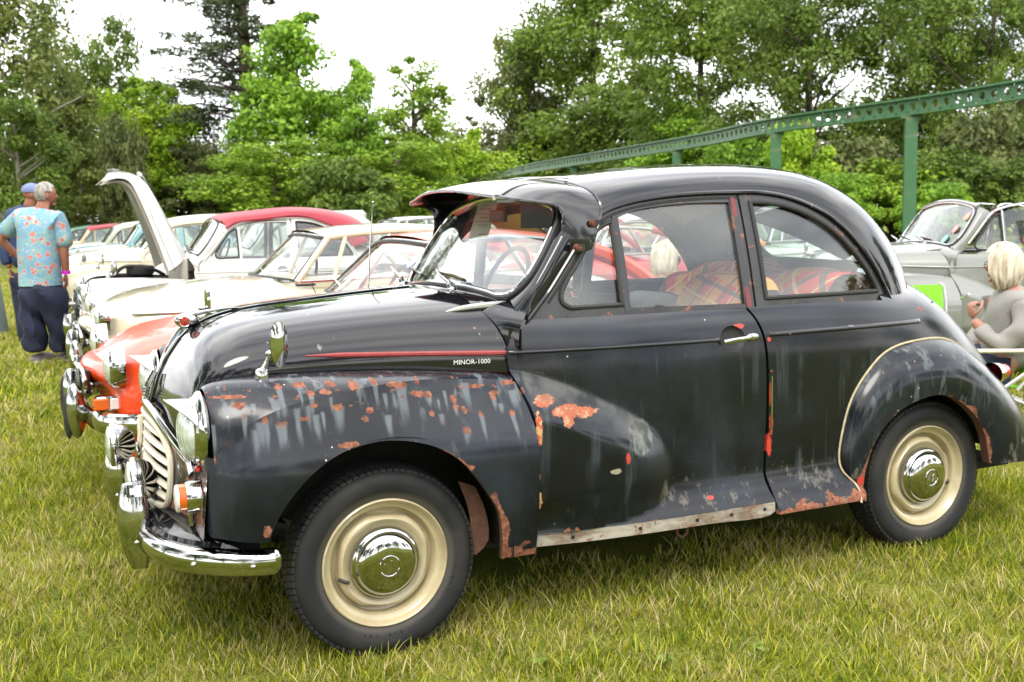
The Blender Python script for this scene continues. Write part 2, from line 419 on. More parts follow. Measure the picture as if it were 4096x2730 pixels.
def wear_paint():
    """black cellulose gone chalky: rust blooms with pale runs under them along the wing tops, bare edges, old repairs"""
    n = NB('weathered_black_paint'); o = n.obj(); X, Y, Z_ = n.xyz(o)
    base = n.mix(n.ramp(n.noise(3.2, 5), .4, .66), (.0045, .0055, .008), (.012, .016, .025))
    bloom = n.math('MULTIPLY', n.ramp(n.noise(2.4, 4, stretch=(1, 1, .7)), .50, .72), n.ramp(Z_, .98, .6))
    col = n.mix(n.math('MULTIPLY', bloom, .55), base, (.032, .038, .048))
    # soft vertical wash marks low on wing and door; blue tint paints a reflection
    wash = n.noise(26, 3, stretch=(1, 1, .06)); wm = n.math('MULTIPLY', n.ramp(wash, .54, .75), n.ramp(Z_, .93, .80))
    wm = n.math('MULTIPLY', wm, n.ramp(n.noise(4, 2), .38, .6))
    col = n.mix(n.math('MULTIPLY', wm, .75), col, n.mix(n.noise(3, 2), (.040, .062, .088), (.085, .095, .085)))
    near = n.ramp(X, .50, .44)                      # front wing only
    # warped coordinates give rust flakes ragged outlines
    f1 = n.noise(34, 6, .7, stretch=(1, 1, 1.4))
    band = n.math('MULTIPLY', n.ramp(Z_, .73, .80), n.ramp(Z_, .885, .855))
    rear_w = n.math('MULTIPLY', n.ramp(X, 1.78, 1.85), n.math('MULTIPLY', n.ramp(Z_, .5, .68), n.ramp(Y, -.70, -.715)))
    wingm = n.math('MULTIPLY', near, band)
    rust = n.ramp(n.math('ADD', f1, n.math('MULTIPLY', wingm, .06)), .675, .690)
    rust = n.math('MULTIPLY', rust, n.math('MAXIMUM', n.math('MULTIPLY', near, n.ramp(Z_, .58, .75)), n.math('MULTIPLY', .35, n.ramp(Z_, .40, .31))), clamp=True)
    # pale runs hanging under the flakes
    st = n.noise(30, 2, .5, stretch=(1, .6, .055)); up = n.noise(8, 3, stretch=(1, 1, .45))
    sm = n.math('MULTIPLY', n.ramp(st, .58, .68), n.math('MULTIPLY', n.math('MULTIPLY', near, n.ramp(Z_, .69, .80)), n.ramp(Z_, .90, .85)))
    sm = n.math('MULTIPLY', sm, n.ramp(up, .40, .56))
    sm = n.math('ADD', sm, n.math('MULTIPLY', n.math('MULTIPLY', n.ramp(n.noise(26, 3, .6, stretch=(1, 1, .22)), .54, .66), rear_w), .8), clamp=True)
    def runs(N, seed, z0, dz, l0, l1, w0):
        xd = n.math('ADD', n.math('MULTIPLY', X, float(N)), n.math('MULTIPLY', n.noise(7, 2, stretch=(1, 1, .6)), .7)); cell = n.math('FLOOR', xd); fr = n.math('SUBTRACT', n.math('FRACT', xd), .5)
        wn = n.n('ShaderNodeTexWhiteNoise', noise_dimensions='2D'); cb = n.n('ShaderNodeCombineXYZ'); n.put(cb, 0, cell); cb.inputs[1].default_value = seed; n.put(wn, 0, cb.outputs[0])
        rs = n.n('ShaderNodeSeparateColor'); n.put(rs, 0, wn.outputs['Color']); r1, r2, r3 = rs.outputs[0], rs.outputs[1], rs.outputs[2]
        top = n.math('SUBTRACT', n.ramp(X, -.1, .47, z0, z0-.045), n.math('MULTIPLY', n.math('POWER', r1, 1.3), dz)); dn = n.math('SUBTRACT', top, Z_); L = n.math('ADD', l0, n.math('MULTIPLY', r2, l1)); t = n.math('DIVIDE', dn, L)
        hw = n.math('MULTIPLY', n.math('ADD', w0, n.math('MULTIPLY', r3, w0*1.3)), n.math('SUBTRACT', 1.0, n.math('MULTIPLY', n.math('MAXIMUM', t, 0.0), .65)))
        a_ = n.math('ADD', n.math('ABSOLUTE', fr), n.math('MULTIPLY', n.math('SUBTRACT', NZ2, .5), .16)); body = n.math('MULTIPLY', n.math('MULTIPLY', n.ramp(n.math('SUBTRACT', a_, hw), .11, -.10), n.ramp(dn, -.003, .004)), n.ramp(t, 1.0, .35))
        dxx = n.math('DIVIDE', fr, n.math('MULTIPLY', hw, 1.15)); dzz = n.math('DIVIDE', n.math('SUBTRACT', dn, .002), .010); rr_ = n.math('ADD', n.math('SQRT', n.math('ADD', n.math('MULTIPLY', dxx, dxx), n.math('MULTIPLY', dzz, dzz))), n.math('MULTIPLY', n.math('SUBTRACT', NZ, .5), 3.2))
        body = n.math('MULTIPLY', body, n.ramp(n.math('FRACT', n.math('MULTIPLY', r1, 7.31)), .28, .40))
        return body, n.math('MULTIPLY', n.ramp(rr_, 1.0, .9), n.ramp(r3, .66, .72))
    NZ2 = n.noise(44, 4, .6, stretch=(1, 1, .25)); NZ = n.noise(58, 6, .75)
    b1, h1 = runs(19, 3.3, .850, .11, .035, .09, .17); b2, h2 = runs(37, 8.1, .848, .10, .025, .075, .15); b3, h3 = runs(13, 5.7, .80, .12, .03, .07, .07)
    wm2 = n.math('MULTIPLY', near, n.ramp(Y, -.48, -.5)); sm = n.math('MAXIMUM', sm, n.math('MULTIPLY', wm2, n.math('MAXIMUM', n.math('MAXIMUM', b1, b2), b3))); rust = n.math('MAXIMUM', n.math('MULTIPLY', rust, .9), n.math('MULTIPLY', wm2, n.math('MAXIMUM', n.math('MAXIMUM', h1, h2), h3)))
    col = n.mix(n.math('MULTIPLY', sm, .68), col, n.mix(n.noise(20, 3), (.09, .125, .160), (.21, .225, .225)))
    def blob(cx, cz, a, b, amp=.55, sc=38, ys=-1):
        dx = n.math('DIVIDE', n.math('SUBTRACT', X, cx), a); dz = n.math('DIVIDE', n.math('SUBTRACT', Z_, cz), b)
        r = n.math('SQRT', n.math('ADD', n.math('MULTIPLY', dx, dx), n.math('MULTIPLY', dz, dz)))
        if amp > .2: return n.math('MULTIPLY', n.ramp(n.math('ADD', n.math('MULTIPLY', NZ, .75), n.math('MULTIPLY', n.math('SUBTRACT', 1.25, r), .42)), .53, .555), n.ramp(Y, -.5, -.52))
        r = n.math('ADD', r, n.math('MULTIPLY', n.math('SUBTRACT', NZ, .5), amp*4))
        return n.math('MULTIPLY', n.ramp(r, 1.0, .9), n.ramp(Y, -.5, -.52))
    def anyof(L):
        x = blob(*L[0])
        for b in L[1:]: x = n.math('MAXIMUM', x, blob(*b))
        return x
    NZ = n.noise(58, 6, .75)
    # edges eaten by rust: arch lips, bottom corners, sill
    def arch(cx, cz, r0, w):
        dx = n.math('SUBTRACT', X, cx); dz = n.math('SUBTRACT', Z_, cz)
        r = n.math('SQRT', n.math('ADD', n.math('MULTIPLY', dx, dx), n.math('MULTIPLY', dz, dz)))
        r = n.math('SUBTRACT', r, n.math('MULTIPLY', n.math('SUBTRACT', n.noise(13, 5), .5), w*4)); return n.ramp(r, r0+.004, r0)
    ed = n.math('MULTIPLY', n.math('MAXIMUM', arch(.0, .30, .362, .022), arch(2.13, .27, .339, .018)), n.ramp(Y, -.70, -.72))
    lowb = n.ramp(n.math('ADD', Z_, n.math('MULTIPLY', n.math('SUBTRACT', n.noise(16, 5), .5), .16)), .292, .284)
    rust = n.math('MAXIMUM', rust, n.math('MAXIMUM', n.math('MULTIPLY', ed, n.ramp(X, .30, .55)), lowb))
    rust = n.math('MAXIMUM', rust, n.math('MULTIPLY', ed, n.ramp(n.noise(5, 2), .46, .5)))
    red = anyof([(-.24, .757, .020, .007), (-.236, .845, .020, .008), (-.21, .79, .014, .008), (.141, .737, .010, .009), (-.148, .842, .016, .008),
                 (-.086, .835, .016, .014), (-.17, .825, .018, .008), (.03, .83, .022, .008), (-.12, .676, .035, .010), (-.362, .455, .014, .020),
                 (-.43, .825, .05, .006), (2.2, .934, .018, .010), (.30, .80, .035, .007), (.22, .77, .012, .014), (.36, .775, .02, .008), (.42, .80, .035, .008),
                 (-.484, .66, .003, .016)])
    rust = n.math('MAXIMUM', rust, red)
    rc = n.mix(n.ramp(n.noise(70, 4), .35, .65), (.15, .055, .030), (.30, .125, .08))
    col = n.mix(rust, col, rc)
    # door: bare orange primer where filler has fallen off, grey filler disc, red and buff chips
    op = anyof([(.53, .735, .045, .022, .3), (.60, .70, .065, .020, .35), (.67, .688, .06, .018, .3), (.595, .672, .022, .026, .3)])
    oc = n.mix(n.ramp(n.noise(42, 5, .7), .50, .62), (.36, .11, .06), (.46, .28, .17)); col = n.mix(op, col, oc)
    gp = anyof([(.492, .655, .012, .07, .5), (.483, .52, .010, .10, .6), (.487, .42, .014, .045, .5), (.49, .34, .008, .06, .5)])
    col = n.mix(gp, col, n.mix(n.ramp(n.noise(60, 4), .45, .55), (.50, .10, .06), (.60, .36, .15)))
    fd = blob(.876, .585, .055, .058, .12); fo = blob(.876, .585, .0585, .0615, .12)
    col = n.mix(n.math('MULTIPLY', fo, .5), col, (.12, .13, .13))
    col = n.mix(fd, col, n.mix(n.ramp(n.noise(34, 4, stretch=(1, 1, .4)), .4, .65), (.045, .05, .05), (.22, .23, .23)))
    rd = anyof([(.812, .525, .009, .024, .25), (1.152, .345, .014, .007, .2), (1.424, .575, .010, .045, .45), (1.414, .50, .013, .045, .4), (1.418, .68, .004, .05, .5), (1.418, .872, .008, .008, .2), (1.295, .925, .03, .01, .3), (1.80, .33, .02, .02, .5)])
    col = n.mix(rd, col, (.50, .05, .035))
    bf = blob(.766, .488, .024, .011, .5); col = n.mix(bf, col, (.30, .26, .20))
    # lighter, mottled band along the top of the door bulge
    xq = n.math('SUBTRACT', X, .45); crest = n.math('SUBTRACT', Z_, n.math('SUBTRACT', n.math('SUBTRACT', .84, n.math('MULTIPLY', xq, .30)), n.math('MULTIPLY', n.math('MULTIPLY', xq, xq), .35)))
    dl = n.math('MULTIPLY', n.math('MULTIPLY', n.ramp(X, .475, .49), n.ramp(X, 1.0, .85)), n.math('MULTIPLY', n.ramp(crest, -.12, -.02), n.ramp(crest, .004, -.008)))
    dl = n.math('MULTIPLY', dl, n.ramp(n.noise(11, 5, stretch=(1, 1, .5)), .38, .6)); col = n.mix(n.math('MULTIPLY', dl, .6), col, (.11, .11, .10))
    # scuffing on the flare above the sill
    sc = n.math('MULTIPLY', n.math('MULTIPLY', n.ramp(X, .93, 1.0), n.ramp(Z_, .445, .40)), n.ramp(n.noise(24, 6, .7, stretch=(1, 1, .5)), .54, .64))
    col = n.mix(n.math('MULTIPLY', sc, .55), col, (.19, .17, .14))
    # scattered buff chips and star scratches
    v = n.n('ShaderNodeTexVoronoi'); n.put(v, 0, o); v.inputs['Scale'].default_value = 17
    ch = n.math('MULTIPLY', n.ramp(v.outputs['Distance'], .050, .040), n.ramp(n.noise(6, 2), .53, .56))
    pk = blob(-.16, .60, .05, .12, .6); v2 = n.n('ShaderNodeTexVoronoi'); n.put(v2, 0, o); v2.inputs['Scale'].default_value = 46
    ch = n.math('MAXIMUM', ch, n.math('MULTIPLY', pk, n.ramp(n.math('ADD', v2.outputs['Distance'], n.math('MULTIPLY', NZ, .2)), .25, .22)))
    ch = n.math('MAXIMUM', ch, n.math('MULTIPLY', pk, n.ramp(n.noise(55, 3, stretch=(1, 1, .35)), .66, .68)))
    col = n.mix(ch, col, (.58, .52, .40))
    bare = n.math('MAXIMUM', n.math('MAXIMUM', rust, op), n.math('MAXIMUM', gp, fd))
    chalk = n.math('MAXIMUM', n.math('MULTIPLY', sm, .8), n.math('MAXIMUM', wm, bloom))
    scr = n.noise(60, 3, stretch=(.06, 1, 1)); 
    flat = n.ramp(Z_, 1.0, .90)                      # flanks are duller than the polished upper surfaces
    gloss = n.mixf(flat, .10, n.mixf(n.ramp(n.noise(5, 4), .35, .7), .16, .28))
    rough = n.mixf(bare, n.mixf(n.math('MULTIPLY', chalk, .6), gloss, .5), .85)
    coat = n.math('MULTIPLY', n.math('SUBTRACT', 1.0, bare), n.mixf(flat, .9, n.mixf(n.math('MULTIPLY', chalk, .7), .34, .06)))
    h = n.math('ADD', n.math('MULTIPLY', rust, -.7), n.math('ADD', n.math('MULTIPLY', n.noise(160, 3), .25), n.math('MULTIPLY', bare, n.noise(90, 5))))
    b = n.bsdf(col, rough, 0, coat, .06, bump=h, bs=.30, bd=.0012, ior=1.5); n.put(b, 'Coat Roughness', n.mixf(flat, .035, .12)); n.put(b, 'Specular IOR Level', .26)
    return n.m
M_paint = wear_paint()
def plain_black():
    n = NB('black_paint'); o = n.obj(); X, Y, Z_ = n.xyz(o)
    v = n.n('ShaderNodeTexVoronoi'); n.put(v, 0, o); v.inputs['Scale'].default_value = 13
    ch = n.math('MULTIPLY', n.ramp(v.outputs['Distance'], .035, .028), n.ramp(n.noise(6, 2), .5, .55))
    st = n.math('MULTIPLY', n.ramp(n.noise(30, 2, stretch=(1, 1, .05)), .68, .72), n.ramp(n.noise(5, 2), .54, .6))
    r = n.ramp(n.noise(16, 5, .65), .69, .70)
    col = n.mix(n.math('MAXIMUM', ch, n.math('MULTIPLY', st, .35)), n.mix(n.noise(4, 3), (.006, .006, .008), (.012, .013, .017)), (.5, .48, .44))
    col = n.mix(r, col, (.30, .11, .07))
    rg = n.mixf(n.ramp(n.noise(7, 4), .35, .7), .05, .11)
    b = n.bsdf(col, n.mixf(r, rg, .8), 0, .62, .03, bump=n.noise(3.0, 2), bs=.12, bd=.010); n.put(b, 'Specular IOR Level', .28); return n.m
M_black = plain_black()
def frame_black():
    n = NB('worn_black_frame'); r = n.ramp(n.noise(22, 5, .7), .60, .63)
    col = n.mix(r, n.mix(n.noise(30, 3), (.012, .012, .013), (.035, .035, .038)), (.24, .09, .06)); n.bsdf(col, n.mixf(r, .35, .8), 0, .2, bump=r, bs=.3, bd=.0006); return n.m
M_frame = frame_black()
def rusty_black():
    n = NB('rusty_black_front_panel'); r = n.ramp(n.noise(7.5, 6, .68), .47, .495)
    g = n.noise(60, 4); col = n.mix(r, (.010, .010, .011), n.mix(g, (.13, .05, .035), (.28, .10, .06)))
    n.bsdf(col, n.mixf(r, .25, .8), 0, n.math('SUBTRACT', 1.0, r), bump=r, bs=.4, bd=.0008); return n.m
M_rustpanel = rusty_black()
def sill_mat():
    n = NB('flaking_sill_strip'); X, Y, Z_ = n.xyz()
    a = n.noise(9, 6, .7, stretch=(.5, 1, 1.6)); b = n.noise(25, 5, .7)
    col = n.mix(n.ramp(a, .38, .60), (.17, .12, .08), (.38, .35, .29)); col = n.mix(n.ramp(b, .58, .63), col, (.20, .09, .05)); col = n.mix(n.ramp(b, .36, .33), col, (.05, .045, .04))
    n.bsdf(col, .7, bump=b, bs=.4, bd=.001); return n.m
M_sill = sill_mat()
def wheel_paint():
    n = NB('cream_wheel_enamel'); a = n.noise(30, 6, .7); X, Y, Z_ = n.xyz()
    r = n.ramp(a, .70, .715); d = n.ramp(n.noise(8, 4), .5, .75)
    col = n.mix(n.math('MULTIPLY', d, .45), (.48, .41, .25), (.24, .18, .11)); col = n.mix(r, col, (.16, .05, .03)); n.bsdf(col, n.mixf(r, .28, .7), 0, .5); return n.m
M_wheel = wheel_paint()
def tyre_mat():
    n = NB('tyre_rubber'); X, Y, Z_ = n.xyz()
    r = n.math('SQRT', n.math('ADD', n.math('MULTIPLY', X, X), n.math('MULTIPLY', Z_, Z_)))
    dust = n.math('MULTIPLY', n.ramp(r, .225, .205), .9); wr = n.math('MULTIPLY', n.ramp(n.noise(7, 4), .4, .7), .30)
    col = n.mix(n.math('ADD', dust, wr, clamp=True), (.015, .016, .018), (.070, .063, .054))
    w = n.n('ShaderNodeMath', operation='SINE'); n.put(w, 0, n.math('MULTIPLY', r, 900.0))
    n.bsdf(col, .62, bump=n.math('ADD', n.math('MULTIPLY', w.outputs[0], .3), n.noise(90, 3)), bs=.18, bd=.0008, spec=.35); return n.m
M_tyre = tyre_mat()
def tartan(name, rot, sc, dark=(.03, .08, .07)):
    n = NB(name); X, Y, Z_ = n.xyz(); a_ = n.math('ADD', n.math('MULTIPLY', X, .8), Y); ca, sa = math.cos(rot[1]), math.sin(rot[1]); u_ = n.math('ADD', n.math('MULTIPLY', a_, ca*sc), n.math('MULTIPLY', Z_, sa*sc)); v_ = n.math('SUBTRACT', n.math('MULTIPLY', Z_, ca*sc*1.1), n.math('MULTIPLY', a_, sa*sc)); cb = n.n('ShaderNodeCombineXYZ'); n.put(cb, 0, u_); n.put(cb, 2, v_); s = n.n('ShaderNodeSeparateXYZ'); n.put(s, 0, cb.outputs[0]); col = (.62, .04, .03)
    def stripe(ax, per, off, w):
        x = n.math('FRACT', n.math('ADD', n.math('DIVIDE', s.outputs[ax], per), off)); x = n.math('ABSOLUTE', n.math('SUBTRACT', x, .5)); return n.ramp(x, w+.012, w)
    for ax in (0, 2):
        col = n.mix(n.math('MULTIPLY', stripe(ax, 1.0, .0, .17 if 'orange' in name else .10), .75), col, (.70, .34, .06))
    for ax in (0, 2):
        col = n.mix(n.math('MULTIPLY', stripe(ax, 1.0, .33, .045), .8), col, dark)
        col = n.mix(n.math('MULTIPLY', stripe(ax, 1.0, .72, .02), .7), col, (.75, .62, .25))
    n.bsdf(col, .95, bump=n.noise(400, 2), bs=.5, bd=.002, spec=.1); return n.m
M_tartan = tartan('tartan_wool_orange', (0, math.radians(12), 0), 6.5); M_tartan2 = tartan('tartan_wool_red', (math.radians(10), math.radians(40), math.radians(20)), 4.2)
M_olive = simple('olive_trim_vinyl', (.13, .13, .04), .55, var=.1)
M_seat = simple('brown_seat_vinyl', (.05, .03, .022), .5)
M_head = simple('grey_headlining_cloth', (.60, .55, .52), .9)

# ================================================================== the black saloon: body form (x to the rear, z up, w = half width)
_W = cubic([.20, .48, .8, 1.1, 1.4, 1.8, 2.1, 2.4, 2.7, 2.9, 3.0], [.595, .648, .688, .702, .706, .704, .692, .645, .55, .44, .35])
_ZT = cubic([.2, .8, 1.4, 2.0, 2.25, 2.4, 2.55, 2.7, 2.8, 2.9, 3.0], [1.15, 1.16, 1.16, 1.13, 1.10, 1.045, .955, .835, .735, .62, .50])
_NN = cubic([.2, 1.4, 2.0, 2.4, 3.0], [3.4, 3.4, 3.0, 2.6, 2.4])
_ZC = cubic([.2, 1.6, 2.2, 2.5, 2.8, 3.0], [.70, .70, .70, .62, .48, .40])
def sm(a, b, x): t = np.clip((x-a)/(b-a), 0, 1); return t*t*(3-2*t)
def low_w(x, z): return _W(x)+.052*np.clip((.425-z)/.125, 0, 1.15)**2*(1-sm(2.0, 2.4, x))
def w_body(x, z):
    x = np.asarray(x, float); z = np.asarray(z, float); zc, zt, n = _ZC(x), _ZT(x), _NN(x)
    t = np.clip((z-zc)/(zt-zc), 0, .9999); return np.where(z > zc, _W(x)*(1-t**n)**(1/n), low_w(x, z))
def F_shell(x, s):
    """x station, s: -1 sill, 0 widest, 1 centre line"""
    zc, zt, n = _ZC(x), _ZT(x), _NN(x); th = np.clip(s, 0, 1)*math.pi/2
    c, q = np.cos(th), np.sin(th)
    zl = zc+np.minimum(s, 0)*(zc-.27)
    z = np.where(s > 0, zc+(zt-zc)*np.abs(q)**(2/n), zl); w = np.where(s > 0, _W(x)*np.abs(c)**(2/n), low_w(x, zl))
    return np.stack([x, -w, z], -1)
BUL = cr([(.35, .85), (.45, .838), (.55, .812), (.669, .77), (.747, .728), (.826, .686), (.889, .64), (.948, .588), (.984, .538), (1.007, .478), (1.010, .426), (.992, .375), (.94, .338), (.858, .318), (.70, .300), (.5, .285), (.35, .28)], 10)
_H = cubic([.45, .6, .8, .95, 1.05], [.098, .088, .062, .042, .03])
def w_door(x, z):
    x = np.asarray(x, float); z = np.asarray(z, float); P = np.stack([x.ravel(), z.ravel()], 1)
    a = BUL[:-1]; b = BUL[1:]; ab = b-a
    t = np.clip((((P[:, None]-a)*ab).sum(2))/(ab**2).sum(1), 0, 1); d = np.sqrt(((P[:, None]-(a+ab*t[..., None]))**2).sum(2)).min(1)
    ins = inside(P, np.vstack([BUL, [[.2, .28], [.2, .85]]])); d = np.where(ins, d, 0).reshape(x.shape)
    t = np.clip(d/.15, 0, 1); k = sm(.74, .56, z)*sm(.5, .75, x); sh = (1-(1-t)**2)*k+(t*t*(3-2*t))*(1-k)
    return w_body(x, z)+_H(np.clip(x, .45, 1.05))*sh
def F_door(x, z): return np.stack([x, -w_door(x, z), z], -1)
def F_body(x, z): return np.stack([x, -w_body(x, z), z], -1)
def w_glass(x, z): return np.asarray(w_body(x, .985)-.012-(z-.985)*.20-(np.clip(z-.985, 0, 1)**2)*.18+0*x)
def F_sg(off=0.0): return lambda x, z: np.stack([x, -(w_glass(x, z)+off), z], -1)

car = thing('vintage_car', 'weathered black vintage saloon with rust streaks, cream wheels and peaked sun visor', 'car')
CARP = {}
def P(name, g, mat, mirror=True, **k):
    a = link(name, g, mat, car, **k); CARP.setdefault(name, []).append(a)
    if mirror: b = link(name, g.mir(), mat, car, **k); CARP[name].append(b)
    return a
def sub(parent, name, g, mat, **k): return link(name, g, mat, parent, **k)
def bsub(pa, name, g, mat, **k):
    """sub-part on both sides: pa is the part name whose near and far objects carry it"""
    a = link(name, g, mat, CARP[pa][-2], **k); link(name, g.mir(), mat, CARP[pa][-1], **k); return a

# ---- door
ARC_FR = [(.476, .303), (.477, .435), (.481, .60), (.4785, .70), (.463, .777), (.443, .829)]
door_o = path(.014, ARC_FR, [(.443, .829), (.439, .887), (.453, .925), (.484, .962), (.508, .985)], [(.508, .985), (.8, .985), (1.1, .985), (1.342, .982)],
              [(1.342, .982), (1.368, .945), (1.388, .894), (1.397, .837), (1.401, .753), (1.400, .573), (1.391, .44), (1.389, .39), (1.397, .345), (1.407, .308)],
              [(1.407, .305), (1.1, .303), (.8, .303), (.476, .303)])
HC = (1.265, .882, .052)
hh = np.array([(HC[0]+HC[2]*math.cos(a), HC[1]+.046*math.sin(a)) for a in np.linspace(0, 2*math.pi, 28, endpoint=False)])
_bl = resamp(BUL, .012); _bl = _bl[(_bl[:, 0] > .56) & inside(_bl, door_o)]; _bl = _bl[(_bl[:, 1] > .312)]
P('door', panel(door_o, F_door, .0150, holes=[hh], thick=.006, hem=.02, lines=[_bl]), M_paint)
# recessed scoop behind the handle
def scoop(r, a): 
    x = HC[0]+HC[2]*r*np.cos(a); z = HC[1]+.046*r*np.sin(a); return np.stack([x, -(w_body(x, z)-.020*np.sqrt(np.clip(1-r**2, 0, 1))), z], -1)
bsub('door', 'handle_scoop', grid(scoop, 0.001, 1, 8, 0, 2*math.pi, 29, out=(0, -1, 0)), M_rub)
wy = float(w_body(1.30, .88))
hg = tube(cr([(1.216, -wy-.016, .876), (1.25, -wy-.020, .880), (1.30, -wy-.022, .884), (1.335, -wy-.017, .885)], 6), .0085, 10, flat=(1.0, .62), up=(0, 1, 0)); hg.add(ell((1.345, -wy-.004, .885), (.028, .010, .0145))); hg.add(tube([(1.325, -wy-.02, .885), (1.345, -wy, .885)], .009))
bsub('door', 'handle', hg, M_chrome)
def bead(x0, x1, z0, z1, h=.009, d=.007, wf=w_body):
    def F(u, v):
        x = x0+(x1-x0)*u; z = z0+(z1-z0)*u+h*v; pr = d*np.clip(1-v*v, 0, 1)**.6; tp = np.clip(np.minimum(u, 1-u)/.02, 0, 1)**.5
        return np.stack([x, -(wf(x, z)+pr*tp), z], -1)
    return grid(F, 0, 1, 60, -1, 1, 9, out=(0, -1, 0))
bsub('door', 'waist_bead', bead(.445, 1.21, .886, .883, .007), M_black)
tk = tube([(1.4175, -.716, .745), (1.4178, -.716, .552)], .0035, 8); both('door_gap_strip', tk, M_chrome, car)
for zz in (.76, .536): both('screw', ell((1.4175, -.713, zz), (.006, .004, .006), 10, 6), M_boltrust, car)

# ---- quarter panel and tail
seam = [(1.782, .255), (1.786, .306), (1.763, .339), (1.737, .38), (1.733, .417), (1.744, .483), (1.765, .57), (1.802, .648), (1.848, .704), (1.914, .766), (1.991, .803), (2.142, .822), (2.246, .820), (2.33, .808), (2.42, .772), (2.55, .70), (2.68, .605), (2.80, .50), (2.88, .40), (2.90, .30)]
inner = [(x+(2.2-x)*.06, z-.02 if z > .5 else z) for x, z in seam]
q_o = path(.016, [(1.409, .262), (1.409, .345), (1.400, .39), (1.402, .44), (1.411, .573), (1.412, .753), (1.408, .837), (1.399, .894), (1.379, .945), (1.352, .985)],
           [(1.352, .985), (1.7, .985), (2.075, .975)], [(2.075, .975), (2.2, .93), (2.4, .86), (2.55, .78)], inner[::-1][4:], [(1.80, .262), (1.409, .262)])
P('rear_quarter', panel(q_o, F_body, .018, thick=.006, hem=.012), M_paint)
bsub('rear_quarter', 'waist_bead', bead(1.42, 2.172, .889, .891, .009, .010), M_black)
tail = grid(F_shell, 2.0, 3.0, 46, .02, 1, 34, out=(0, -1, .5)); P('tail', tail, M_paint)
P('tail_panel', grid(lambda a, b: np.stack([3.0-.35*(1-a)*0-0*a, -.35*a, .28+b*.22*np.sqrt(np.clip(1-a**2*.8, .05, 1))], -1), 0, 1, 12, 0, 1, 8, out=(1, 0, 0)), M_paint)
# ---- rear wing
lip = [(1.812, .262), (1.814, .30), (1.817, .345), (1.826, .395), (1.849, .462), (1.872, .497), (1.91, .539), (1.962, .577), (2.02, .602), (2.09, .618), (2.15, .622), (2.212, .610), (2.297, .562), (2.374, .499), (2.42, .431), (2.447, .357), (2.462, .318)]
sp = resamp(cr(seam, 12), .01); lp = resamp(cr(lip, 12), .01)
K_ = 22; us = np.linspace(0, 1, K_)
def at(pth, t): i = t*(len(pth)-1); a = int(min(len(pth)-2, math.floor(i))); return pth[a]*(1-(i-a))+pth[a+1]*(i-a)
rows = []
for t in us:
    s_ = at(sp, t**1.12); l_ = at(lp, t); ws = float(w_body(s_[0], s_[1])); wl = .745+.035*math.sin(min(1, t*1.6)*math.pi/2)-.03*max(0, (t-.7)/.3)
    r = []
    for k, (f, g_) in enumerate(((0, 0), (.10, .42), (.28, .80), (.52, 1.03), (.78, 1.08), (1, 1.0))):
        p = s_*(1-f)+l_*f; r.append((p[0], -(ws+(wl-ws)*g_), p[1]))
    rows.append(r)
RW = Net(rows)
gw = grid(RW, 0, K_-1, 90, 0, 5, 26, out=(0, -1, 0)); P('rear_wing', gw, M_paint)
def lipband(pts3, depth=.03):
    p = np.array(pts3); n = len(p); V = np.vstack([p, p+np.array([0, depth, 0])]); return G(V, [(i, i+1, n+i+1, n+i) for i in range(n-1)])
lb = lipband(RW(np.linspace(0, K_-1, 90), np.full(90, 5.0)), .035); bsub('rear_wing', 'arch_lip', lb, M_rust)
tb = RW(np.linspace(0, K_-1, 110)[:100], np.full(100, 0.0)); bsub('rear_wing', 'wing_piping', tube(tb+np.array([0, -.002, 0]), .0042, 6), simple('yellowed_wing_piping', (.50, .42, .25), .6, var=.5, scale=40))
# tail lamp
tl = lathe([(.0, .075), (.02, .07), (.032, .05), (.036, .0)], 20, 'x').tf(T((2.60, -.655, .655), rz=.25)); P('tail_lamp', tl, M_redlens)
bsub('tail_lamp', 'lamp_base', lathe([(.036, 0), (.042, -.005), (.046, -.05)], 20, 'x').tf(T((2.60, -.655, .655), rz=.25)), M_chrome)

# ---- side window frame sheet: gutter outline with window openings
gut = [(.512, .965), (.56, 1.018), (.60, 1.062), (.66, 1.136), (.73, 1.223), (.765, 1.268), (.80, 1.300), (.85, 1.328), (.93, 1.352), (1.07, 1.373), (1.22, 1.383), (1.40, 1.386), (1.5, 1.384), (1.59, 1.372), (1.68, 1.348), (1.78, 1.305), (1.86, 1.250), (1.93, 1.178), (1.99, 1.10), (2.035, 1.022), (2.062, .968)]
g2 = cr(gut, 10)
dwin = path(.012, [(.893, 1.005), (.895, 1.15), (.892, 1.307)], [(.892, 1.307), (.95, 1.327), (1.05, 1.342), (1.2, 1.352), (1.352, 1.353)], [(1.352, 1.353), (1.353, 1.15), (1.352, 1.0)], [(1.352, .995), (1.1, .995), (.893, .995)])
qwin = path(.012, [(.862, 1.018), (.862, 1.15), (.862, 1.293)], [(.862, 1.293), (.835, 1.283), (.80, 1.262), (.765, 1.222), (.71, 1.150), (.672, 1.102), (.650, 1.066), (.649, 1.036), (.672, 1.018), (.72, 1.016), (.862, 1.018)])
rwin = path(.012, [(1.446, 1.012), (1.445, 1.2), (1.443, 1.352)], [(1.443, 1.352), (1.50, 1.351), (1.60, 1.337), (1.70, 1.304), (1.80, 1.250), (1.885, 1.176), (1.940, 1.112), (1.978, 1.054), (1.996, 1.015)], [(1.996, 1.012), (1.7, 1.012), (1.446, 1.012)])
sg_o = path(.014, gut, [(2.062, .965), (1.7, .972), (1.2, .975), (.512, .965)])
